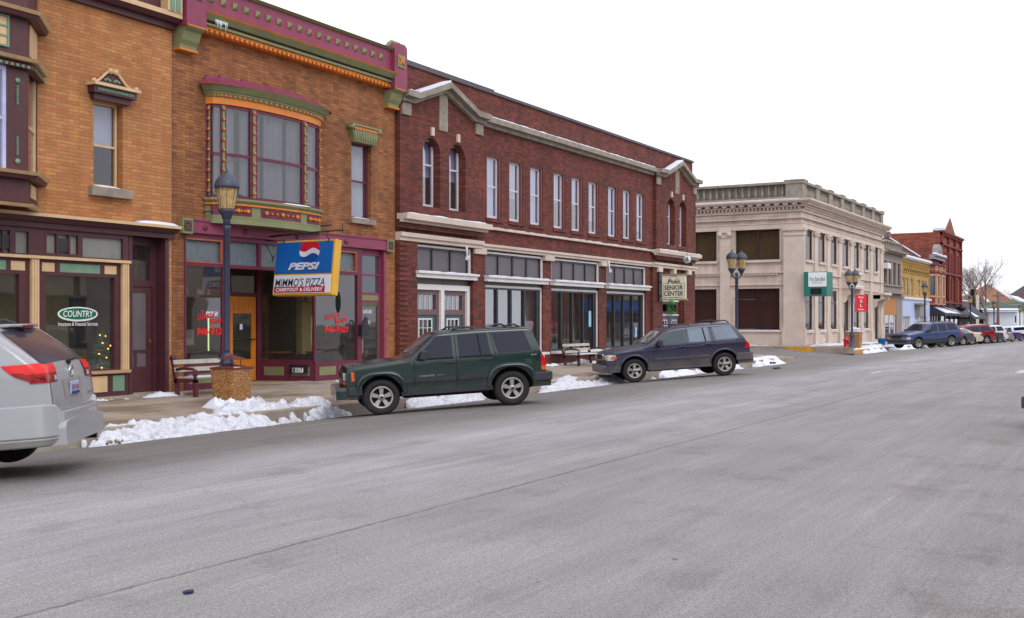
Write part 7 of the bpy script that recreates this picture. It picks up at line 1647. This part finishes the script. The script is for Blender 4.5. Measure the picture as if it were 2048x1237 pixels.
# local frame: x = thickness, y = width (out from the wall is -y), z down from the bracket
W2 = .9; HT = 1.3; yel = M('sign_yellow_frame', (224, 172, 48), .4, var=.06); blu = M('sign_blue', (16, 96, 176), .3, var=.06, scale=1, bump=0); swh = M('sign_white_face', (220, 222, 236), .35, var=.03, bump=0); sred = M('sign_red', (190, 24, 44), .35, bump=0, var=.03)
th = .11
mb = MB(); mb.box(-th, th, -W2, W2, -HT, 0); fr_ = mb.build('frame', yel, SG, bev=.012)
mid = -.81
for sx, nm in ((-1, ''), (1, '')):
    mb = MB(); a = sx * (th + .001); b = sx * (th + .02); mb.box(min(a, b), max(a, b), -W2 + .05, W2 - .03, mid + .02, -.04); bf = mb.build('sign_panel', blu, SG, 'blue panel with a red, white and blue ball over the word PEPSI', bev=.012)
    mb = MB(); mb.box(min(a, b), max(a, b), -W2 + .05, W2 - .03, -HT + .04, mid - .02); wf = mb.build('sign_panel', swh, SG, 'white panel reading MIMMO\'S PIZZA over a red strip', bev=.01)
    b = sx * (th + .0215)
    xd = (0, -1, 0) if sx < 0 else (0, 1, 0); k = -1 if sx < 0 else 1; D_ = Vector((sx, 0, 0))
    mb = MB(); x0, x1 = sorted((b, b + sx * .002)); mb.box(x0, x1, -W2 + .2, W2 - .06, -HT + .06, -HT + .2); rs = mb.build('red_strip', sred, wf)
    text('CARRYOUT & DELIVERY', 1.42, .085, wht, rs, (b + sx * .003, .07, -HT + .13), xd, bold=.025, depth=.001)
    t1 = text("MIMMO'S PIZZA", 1.5, .19, M('sign_dark_text', (22, 34, 44), .4, bump=0), wf, (b + sx * .001, .06, -1.0), xd, bold=.004, shear=.12, depth=.002)
    text('PEPSI', .98, .19, M('sign_text_shadow', (18, 30, 80), .4, bump=0), bf, (b + sx * .001, k * .02 + .0, -.625), xd, bold=.07, shear=.3, depth=.001)
    text('PEPSI', .96, .175, M('sign_silver_text', (212, 214, 228), .35, bump=0), bf, (b + sx * .002, k * .02, -.62), xd, bold=.045, shear=.3, depth=.003)
    # ball: red cap, white wave, blue base, cut off by the panel top
    cy, cz, rx, rz = -k * -.0 + (-.16 if sx < 0 else -.16), -.27, .31, .275
    def wav(u, o): return cz + o + .045 * math.sin((u * 1.15 + .1) * math.pi)
    def cap(zt, zb, mat, nme, pr, m=24):
        top, bot = [], []
        for i in range(m + 1):
            u = -1 + 2 * i / m; y = cy + k * u * rx; ed = math.sqrt(max(0, 1 - u * u)) * rz
            zt_ = min(cz + ed, zt(u), -.045); zb_ = max(cz - ed, zb(u)); 
            if zt_ <= zb_: zt_ = zb_ = min(max(cz, zb(u)), cz + ed) if False else (zt_ + zb_) / 2
            top.append((y, zt_)); bot.append((y, zb_))
        mb = MB(); xx = b + sx * pr; pts = [(xx, *p) for p in bot] + [(xx, *p) for p in top[::-1]]
        nb2 = len(bot)
        mb.add([(xx, *p) for p in bot] + [(xx, *p) for p in top], [(i, i + 1, nb2 + i + 1, nb2 + i) for i in range(nb2 - 1)]); mb.build(nme, mat, bf)
    cap(lambda u: 9, lambda u: wav(u, .03), sred, 'ball_top', .003); cap(lambda u: wav(u, .03), lambda u: wav(u, -.09), M('sign_silver_text', (212, 214, 228)), 'ball_band', .0035); cap(lambda u: wav(u, -.09), lambda u: -9, M('sign_deep_blue', (20, 72, 150), .3, bump=0), 'ball_base', .003)
br = thing('sign_bracket', 'black iron rod bracket carrying the blue and white hanging sign', 'bracket', (19.85, D, 3.6))
mb = MB(); mb.tube([(19.85, D, 3.6), (19.85, 15.95, 3.68)], .022, 8); mb.tube([(19.85, 15.98, 3.6), (19.85, 15.98, 3.82)], .01, 6); mb.box(19.75, 19.95, D - .02, D, 3.5, 3.7); mb.build('rod', blackf, br)
mb = MB()
for y in (17.75, 16.4): mb.tube([(19.85, y, 3.64), (19.8, y, 3.55), (19.88, y, 3.5), (19.85, y, 3.42)], .012, 6)
mb.build('hook', blackf, br)
mb = MB(); mb.tube([(19.85, D - .02, 3.75), (19.85, 17.4, 3.66)], .006, 4); mb.tube([(19.7, D - .1, 3.4), (19.7, D - .3, 3.1), (19.75, D - .25, 3.0), (19.8, 18.0, 3.15)], .01, 5); mb.build('cable', blackf, br)
# senior center sign
sy0, sy1 = 18.0, 16.84; X_ = 43.8; zt_, zb_ = 3.56, 2.44
ss = thing('hanging_shop_sign', 'cream hanging sign with green frame reading Polo SENIOR CENTER', 'shop sign', (X_, (sy0 + sy1) / 2, 3))
crm = M('sign_cream', (236, 231, 206), .5, var=.06); dg = M('sign_dark_green', (24, 62, 52), .5, bump=0)
mb = MB(); mb.box(X_ - .05, X_ + .05, sy1 + .05, sy0 - .05, zb_ + .03, zt_ - .03); brd = mb.build('board', crm, ss)
mb = MB(); mb.box(X_ - .07, X_ + .07, sy1 - .02, sy0 + .02, zt_ - .07, zt_); mb.box(X_ - .07, X_ + .07, sy1 - .02, sy0 + .02, zb_, zb_ + .06); mb.build('frame', M('sign_olive_trim', (150, 150, 110), .5), ss)
ym = (sy0 + sy1) / 2; xf = X_ - .053
mb = MB()
aa = [(ym + .28 * math.cos(math.pi * i / 16), 3.12 + .34 * math.sin(math.pi * i / 16)) for i in range(17)]
mb.tube([(xf, sy0 - .1, 2.56), (xf, sy0 - .1, 3.16), (xf, ym + .3, 3.16)] + [(xf, *p) for p in aa] + [(xf, ym - .3, 3.16), (xf, sy1 + .1, 3.16), (xf, sy1 + .1, 2.56), (xf, sy0 - .1, 2.56)], .008, 4); mb.build('border_line', dg, ss)
text('Polo', .52, .19, M('sign_brown_green_text', (70, 74, 30), .5, bump=0), brd, (xf, ym, 3.24), (0, -1, 0), bold=.03, shear=.2); text('SENIOR', .84, .2, dg, brd, (xf, ym, 2.98), (0, -1, 0), bold=.02); text('CENTER', .88, .2, dg, brd, (xf, ym, 2.73), (0, -1, 0), bold=.02); text('EST. 1991', .34, .05, dg, brd, (xf, ym, 2.55), (0, -1, 0))
mb = MB(); mb.box(X_ - .02, X_ + .02, sy0, D + .02, 3.2, 3.26); mb.box(X_ - .02, X_ + .02, sy0, D + .02, 2.6, 2.66); mb.box(X_ - .1, X_ + .1, D - .2, D, 2.4, 3.6); mb.build('wall_bracket', blackf, ss)
# round sign on its hook, wreath, cameras
rx_, ry_ = PX(1374, D - .55), D - .55; rz_ = PZ(1374, 519.5, ry_)
rs = thing('round_hanging_sign', 'small round white sign with blue-green script hung from the corner ledge', 'sign', (rx_, ry_, rz_))
mb = MB(); mb.lathe([(0, rx_ - .03), (.17, rx_ - .03), (.17, rx_ + .03), (0, rx_ + .03)], (0, ry_, rz_), 22, axis='x'); rd = mb.build('disc', wht, rs); text('R', .14, .2, M('sign_teal_script', (30, 90, 110), .5, bump=0), rd, (rx_ - .032, ry_, rz_), (0, -1, 0), shear=.3, bold=.02); text('o', .1, .1, dg, rd, (rx_ - .032, ry_ - .07, rz_ - .05), (0, -1, 0), shear=.3)
mb = MB(); mb.tube([(rx_, ry_, rz_ + .17), (rx_, ry_, rz_ + .4), (rx_, ry_ + .1, rz_ + .48), (rx_, D - .1, rz_ + .42)], .012, 6); mb.build('hook', blackf, rs)
wx_, wz_ = PX(1342, D - .05), PZ(1342, 616, D); wr = thing('door_wreath', 'green pine wreath with a bow above the senior center doors', 'wreath', (wx_, D - .04, wz_))
mb = MB(); random.seed(2)
for i in range(260):
    a = random.uniform(0, 2 * math.pi); rr = .25 + random.uniform(-.07, .07); c0 = Vector((wx_ + rr * math.cos(a) * .85, D - .04 + random.uniform(-.07, .05), wz_ + rr * math.sin(a))); d0 = Vector((random.uniform(-1, 1), random.uniform(-.6, .4), random.uniform(-1, 1))).normalized() * .07; e0 = Vector((random.uniform(-1, 1), 0, random.uniform(-1, 1))).normalized() * .012
    mb.add([c0 - d0 - e0, c0 - d0 + e0, c0 + d0 + e0, c0 + d0 - e0], [(0, 1, 2, 3)])
mb.build('greenery', M('wreath_green', (40, 130, 40), .7, var=.3), wr)
mb = MB(); [mb.tube([(wx_, D - .1, wz_ + .24), (wx_ + s * .14, D - .12, wz_ + .32), (wx_ + s * .16, D - .12, wz_ + .2), (wx_, D - .1, wz_ + .24)], .025, 6) for s in (-1, 1)]; mb.ball((wx_ + .05, D - .12, wz_ + .28), .04); mb.build('bow', M('bow_green', (60, 220, 60), .4), wr)
for x, y, lab in ((937, 508, 'white security camera on an arm above the paired teal doors'), (1221, 535, 'white security camera above the last shop window before the senior center sign')):
    cx_, cz_ = PX(x, D - .25), PZ(x, y, D - .25); r = thing('security_camera', lab, 'security camera', (cx_, D - .1, cz_), group='white security cameras')
    mb = MB(); mb.tube([(cx_, D - .05, cz_ + .25), (cx_, D - .18, cz_ + .22), (cx_, D - .2, cz_ - .08)], .035, 8); mb.build('arm', white, r); mb = MB(); mb.tube([(cx_ + .03, D - .2, cz_ - .1), (cx_ - .28, D - .38, cz_ - .16)], .06, 8); mb.build('camera_body', white, r, bev=.0)
# bank sign box
bsx0, bsx1, bsy = B4 - .15, B4 + 1.15, 0; tgr = M('sign_teal_green', (22, 116, 104), .5, var=.08, scale=.8)
bs = thing('bank_sign', 'boxy teal sign with a white First State Bank panel on the bank corner', 'bank sign', (B4, D - .6, 3.7))
y0_, y1_ = D - 1.62, D - .26
mb = MB(); mb.box(bsx0 - .3, bsx1 - .1, y0_, y1_, 3.05, 4.5); bx0 = mb.build('box', tgr, bs, bev=.02)
xs_ = bsx0 - .301; mb = MB(); mb.box(xs_ - .02, xs_, y0_ + .0, y0_ + 1.08, 3.6, 4.46); pn_ = mb.build('sign_panel', wht, bs)
text('First State Bank', .94, .25, dg, pn_, (xs_ - .022, y0_ + .54, 4.06), (0, -1, 0), shear=.4); text('Member FDIC', .6, .07, dg, pn_, (xs_ - .022, y0_ + .56, 3.84), (0, -1, 0), shear=.2)
mb = MB(); mb.box(xs_ - .01, xs_ + .0, y0_ + .3, y0_ + .95, 3.15, 3.5); dsp = mb.build('display', darkp, bs); text('10:27', .45, .16, M('dim_display_digit', (70, 44, 44), .4), dsp, (xs_ - .012, y0_ + .62, 3.32), (0, -1, 0))
# things behind the glass
ctx, cty = PX(203, D + .5), D + .5
ct_ = thing('christmas_tree', 'small decorated evergreen with amber lights inside the insurance office window', 'christmas tree', (ctx, cty, .55))
random.seed(4); mb = MB()
for i in range(3200):
    h = random.random() ** 1.3; a = random.uniform(0, 2 * math.pi); rr = .42 * (1 - h) * random.uniform(.5, 1.08) + .02; c0 = Vector((ctx + rr * math.cos(a), cty + rr * math.sin(a), .42 + h * 1.0)); d0 = Vector((math.cos(a), math.sin(a), random.uniform(-.5, .2))).normalized() * .06; e0 = Vector((-math.sin(a), math.cos(a), random.uniform(-.3, .3))) * .016
    mb.add([c0 - d0 - e0, c0 - d0 + e0, c0 + d0], [(0, 1, 2)])
mb.build('foliage', M('dark_fir', (108, 158, 114), .8, var=.3), ct_); mb = MB(); mb.tube([(ctx, cty, .1), (ctx, cty, 1.3)], .03, 6); mb.build('trunk', M('bark', (70, 54, 44), .9), ct_)
for i in range(15):
    h = [.88, .86, .72, .66, .6, .5, .48, .42, .36, .3, .22, .2, .12, .08, .05][i]; a = math.pi * (1.15 + .75 * ((i * .618) % 1)); rr = .42 * (1 - h) + .03; mb = MB(); mb.ball((ctx + rr * math.cos(a), cty + rr * math.sin(a), .42 + h), .014, 0, 8, 5); mb.build('fairy_light', emis('amber_fairy_light', (255, 176, 60), 5), ct_)
mb = MB(); mb.tube([(ctx + .42 * (1 - h_) * math.cos(a_), cty + .44 * (1 - h_) * math.sin(a_), .42 + h_) for h_, a_ in [(.05 + .85 * i / 60, math.pi * (1.5 + .42 * math.sin(i * .33))) for i in range(61)]], .006, 4); mb.build('garland', M('silver_garland', (150, 160, 165), .4), ct_)
wp = thing('wall_picture', 'dark framed picture on the wall inside the insurance office', 'picture', (PX(165), D + 2.2, 1.5))
mb = MB(); xa, xb = PX(140, D + 2.2), PX(192, D + 2.2); mb.box(xa, xb, D + 2.2, D + 2.24, 1.0, 2.1); mb.build('frame', M('dark_wood', (44, 30, 26), .4), wp); mb = MB(); mb.box(xa + .1, xb - .1, D + 2.19, D + 2.2, 1.1, 2.0); mb.build('print', M('dim_print', (80, 66, 56), .5), wp)
mb = MB(); mb.box(X0 + .2, B1 - .4, D + 2.25, D + 2.35, .07, 3.6); o = mb.build('interior_partition', M('office_wall', (204, 190, 136), .9)); tag(o, 'olive inner partition wall seen through the insurance office window', 'interior wall')
brass = M('brass', (150, 120, 60)); cup = M('lamp_cup_glass', (206, 200, 184), .3)
for cx_, lab in ((PX(391, D + .9), 'brass chandelier behind the left pizza shop window'), (PX(599, D + 1.1), 'brass chandelier behind the pizza shop window under the hanging sign')):
    r = thing('chandelier', lab, 'chandelier', (cx_, D + .9, 2.35), group='brass chandeliers in the pizza shop'); mb = MB(); mb.tube([(cx_, D + .9, 3.5), (cx_, D + .9, 2.1)], .015, 6); mb.ball((cx_, D + .9, 2.15), .06)
    for k in range(5): a = 2 * math.pi * k / 5 + .4; mb.tube([(cx_, D + .9, 2.15), (cx_ + .14 * math.cos(a), D + .9 + .14 * math.sin(a), 2.05), (cx_ + .27 * math.cos(a), D + .9 + .27 * math.sin(a), 2.18)], .01, 5)
    mb.build('stem', brass, r); mb = MB()
    for k in range(5): a = 2 * math.pi * k / 5 + .4; mb.lathe([(.03, 2.34), (.085, 2.2), (.08, 2.2)], (cx_ + .27 * math.cos(a), D + .9 + .27 * math.sin(a), 0), 10)
    mb.build('lamp_shade', cup, r)
mb = MB(); mb.tube([(PX(417, D + .5), D + .5, .9), (PX(417, D + .5), D + .5, 1.72)], .016, 6); o = mb.build('fluorescent_tube', emis('lit_tube', (220, 255, 190), 1.6)); tag(o, 'thin lit tube standing upright behind the left pizza shop window', 'light tube')
mb = MB(); mb.box(PX(373, D + .1), PX(388, D + .1), D + .1, D + .11, 1.05, 1.4); o = mb.build('paper_notice', M('notice_grey_paper', (170, 166, 160), .8)); tag(o, 'grey paper notice taped inside the left pizza shop window', 'notice')
mb = MB(); random.seed(8)
for i in range(12): mb.ball((PX(606, D + .4) + i * .1, D + .5 + .05 * math.sin(i), .62), .12, 0, 10, 6)
o = mb.build('cushion', M('navy_cloth', (34, 40, 66), .9)); tag(o, 'dark blue cloth heap on the sill inside the right pizza shop window', 'cloth')
mb = MB(); mb.box(PX(604, D + 1.3), PX(624, D + 1.3), D + 1.3, D + 1.5, .07, 3.4); o = mb.build('interior_column', M('beige_column', (214, 198, 150), .8)); tag(o, 'beige column inside the pizza shop behind the window under the hanging sign', 'column')
for cx_, cy_, lab in ((21.9, D + 1.6, 'wooden cafe table inside the pizza shop nearest the entry'), (23.1, D + 1.5, 'wooden cafe table inside the pizza shop nearest the side door'), (17.6, D + 1.5, 'wooden cafe table inside the left pizza shop window')):
    r = thing('cafe_table', lab, 'table', (cx_, cy_, .07)); mb = MB(); mb.lathe([(0, .74), (.42, .74), (.42, .78), (0, .78)], (cx_, cy_, 0), 20); mb.build('tabletop', M('orange_wood', (190, 110, 60), .5), r); mb = MB(); mb.lathe([(.25, .07), (.05, .12), (.04, .74)], (cx_, cy_, 0), 10); mb.build('leg', blackf, r)
mb = MB(); mb.box(16.98, 17.5, D + .35, D + 1.1, .07, .9); mb.box(16.95, 17.55, D + .3, D + 1.15, .9, .95, 1); o = mb.build('service_counter', [M('orange_wood', (190, 110, 60)), M('counter_top', (150, 150, 150), .4)]); tag(o, 'orange wood counter at the corner inside the left pizza shop window', 'counter')
# ================================================================ trees, poles, wires
bark = M('grey_bark', (138, 122, 118), .9, var=.2)
def bare_tree(label, base, h, spread, seed, lean=(0, 0), depth=7, r0=.3, name='bare_tree'):
    random.seed(seed); r = thing(name, label, 'tree', base, local=True, group='bare winter trees beyond the last shops'); tk, tw = MB(), MB()
    def grow(p, d, l, rad, lv):
        n = 3; pts = [p]; 
        for i in range(n): d = (d + Vector((random.gauss(0, .09), random.gauss(0, .09), .05))).normalized(); pts.append(pts[-1] + d * l / n)
        (tk if lv < 3 else tw).tube(pts, [(rad if lv < 4 else rad * .75) * (1 - .35 * i / n) for i in range(n + 1)], 6 if lv < 2 else 3, cap=False)
        if lv >= depth: return
        for k in range(3 if lv else 4):
            a = random.uniform(0, 2 * math.pi); s = random.uniform(.32, .75) * spread; ax = d.orthogonal().normalized(); ax.rotate(Matrix.Rotation(a, 3, d)); nd = (d * math.cos(s) + ax * math.sin(s)); nd.z += .08; grow(pts[-1] if k else pts[-2], nd.normalized(), l * random.uniform(.62, .84), rad * .6, lv + 1)
    grow(Vector((0, 0, 0)), Vector((lean[0], lean[1], 1)).normalized(), h * .27, r0, 0); tk.build('trunk', bark, r); tw.build('crown', bark, r)
def at(x, t, z=-1.3): u = (x - 1024) / F; return (t * (CT + u * ST), t * (ST - u * CT), z)
bare_tree('tall spreading bare tree right behind the dark mansard roof', at(1948, 165), 14.5, 1.05, 3, depth=6)
bare_tree('bare tree rising between the mansard roof and the tan roofed house', at(1974, 172), 14, 1.05, 11, depth=6)
bare_tree('slim bare tree leaning right behind the tan shingled roof', at(1998, 230), 12.5, 1.1, 21, (.1, -.25), depth=6, r0=.25)
bare_tree('small bare tree between the two shingled roofs', at(2016, 250), 11.0, 1.1, 33, depth=6, r0=.22)
def conifer(label, base, h, w_, seed, col=(52, 60, 44)):
    random.seed(seed); r = thing('evergreen_tree', label, 'tree', base, local=True); mb = MB(); mb.tube([(0, 0, 0), (0, 0, h)], [.15, .03], 6); mb.build('trunk', bark, r); mb = MB()
    for i in range(2600):
        k = random.random() ** .8; a = random.uniform(0, 6.28); rr = w_ * (1 - k) * random.uniform(.35, 1.1) * (.8 + .2 * math.sin(k * 40)); c0 = Vector((rr * math.cos(a), rr * math.sin(a), .3 + k * (h - .3))); d0 = Vector((math.cos(a), math.sin(a), -.3)) * .28; e0 = Vector((-math.sin(a), math.cos(a), random.uniform(-.5, .5))) * .09
        mb.add([c0 - d0 - e0, c0 - d0 + e0, c0 + d0], [(0, 1, 2)])
    mb.build('crown', M('fir_' + str(seed), col, .9, var=.35), r)
conifer('brown-green evergreen whose ragged top shows above the mansard roof', at(1945, 158), 7.2, 1.6, 1, (92, 84, 60))
conifer('dark green fir beside the pale pole and white sided building', at(1961, 150), 4.2, 1.2, 2)
pl2 = at(1955, 145); r = thing('utility_pole', 'pale thin pole in front of the mansard roof corner', 'pole', pl2, local=True); mb = MB(); mb.box(-.16, .16, -.16, .16, 0, 6.2); mb.box(-.3, .3, -.3, .3, -.4, .0); mb.build('post', M('pale_post', (214, 206, 196), .7), r)
pl3 = at(1996, 160); r = thing('utility_pole', 'brown wooden utility pole in front of the green roof', 'pole', pl3, local=True); mb = MB(); mb.tube([(0, 0, 0), (0, 0, 7.0)], [.24, .16], 8); mb.build('post', M('brown_post', (116, 92, 84), .9), r); mb = MB(); mb.box(-.06, .06, -.9, .9, 6.3, 6.45); mb.build('crossarm', M('brown_post', (116, 92, 84)), r)
w0, w1, w2 = Vector(at(1958, 146, 3.2)), Vector(at(1996, 160, 4.6)), Vector(at(2046, 175, 4.2)); mb = MB()
for a, b in ((w0, w1), (w1, w2)): mb.tube([a.lerp(b, i / 8) - Vector((0, 0, .5 * math.sin(math.pi * i / 8))) for i in range(9)], .035, 4)
o = mb.build('overhead_wire', M('wire_grey', (150, 150, 150), .6)); tag(o, 'grey overhead wire sagging across the green roof', 'wire')
fb_ = thing('hanging_flower_basket', 'dark hanging basket on the front of the tall red brick building', 'hanging basket', (PX(1907), D - .8, 2.9)); mb = MB(); mb.lathe([(.0, 2.5), (.35, 2.6), (.55, 2.95), (.5, 3.0)], (PX(1907), D - .8, 0), 12); mb.build('basket', blackf, fb_); mb = MB(); mb.tube([(PX(1907), D, 3.6), (PX(1907), D - .8, 3.5), (PX(1907), D - .8, 3.0)], .04, 5); mb.build('hook', blackf, fb_)

# ================================================================ the opposite side of the street (outside the frame, seen only in the window reflections)
def opp(x0, x1, h, mat, label, awn=None, back=-22):
    r = thing('opposite_shop_building', label, 'building', (x0, -8.3, 0)); mb = MB(); wl, sp_ = [], 2.4; n = max(2, int((x1 - x0) / sp_))
    hl = [(x0 + (x1 - x0) * (i + .25) / n, x0 + (x1 - x0) * (i + .75) / n, 4.7, 6.4) for i in range(n)] + [(x0 + (x1 - x0) * (i + .1) / (n // 2), x0 + (x1 - x0) * (i + .85) / (n // 2), .6, 2.8) for i in range(n // 2)]
    for a, b, c, d in sheet(x0, x1, -1.5, h, 0, hl): mb.quad((a, -8.3, c), (b, -8.3, c), (b, -8.3, d), (a, -8.3, d))
    mb.box(x0 + .02, x1 - .02, back, -8.8, -1.5, h - .4); mb.quad((x0, -8.8, h - .4), (x1, -8.8, h - .4), (x1, -8.3, h), (x0, -8.3, h)); mb.build('wall', mat, r)
    mb = MB(); [mb.quad((a, -8.45, c), (b, -8.45, c), (b, -8.45, d), (a, -8.45, d)) for a, b, c, d in hl]; mb.build('window', darkp, r)
    mb = MB(); mb.box(x0, x1, -8.3, -7.9, h - .3, h); mb.build('cornice', stoned, r)
    if awn: mb = MB(); mb.prism([(-8.3, 3.5), (-6.7, 2.7), (-6.7, 2.3), (-8.3, 2.3)], x0 + .5, x1 - .5, 'x'); mb.build('awning', awn, r)
opp(4, 15, 6.6, brS, 'plain brown brick building on the near side of the street'); opp(15.1, 30, 7.4, brR, 'dark red brick building on the near side of the street')
opp(30.1, 44, 6.2, stone, 'pale stone fronted building on the near side of the street')
opp(90, 104, 5.0, brS, 'low brown building with a long blue awning on the near side', M('blue_awning', (24, 104, 190), .7), -11)
opp(104.1, 150, 7.2, brR, 'long dark brick row on the near side of the street')
farcar('pickup', 'parked_pickup', 'red pickup truck parked on the near side of the street', 'pickup truck', (176, 22, 30), 0, 0, 0, XY=(66, -1))
for l, x, y, a in (('red pickup truck', 72, -3.2, 140),):
    o = [q for q in bpy.data.objects if q.get('label', '').startswith(l)][0]; o.rotation_euler = (0, 0, R(a)); o.location = (x, y, -.05)
farcar('suv', 'parked_suv', 'silver SUV parked on the near side of the street', 'suv', (190, 194, 200), 0, 0, 0, XY=(66, -1))
o = [q for q in bpy.data.objects if q.get('label', '').startswith('silver SUV')][0]; o.rotation_euler = (0, 0, R(140)); o.location = (90, -3.2, -.2)
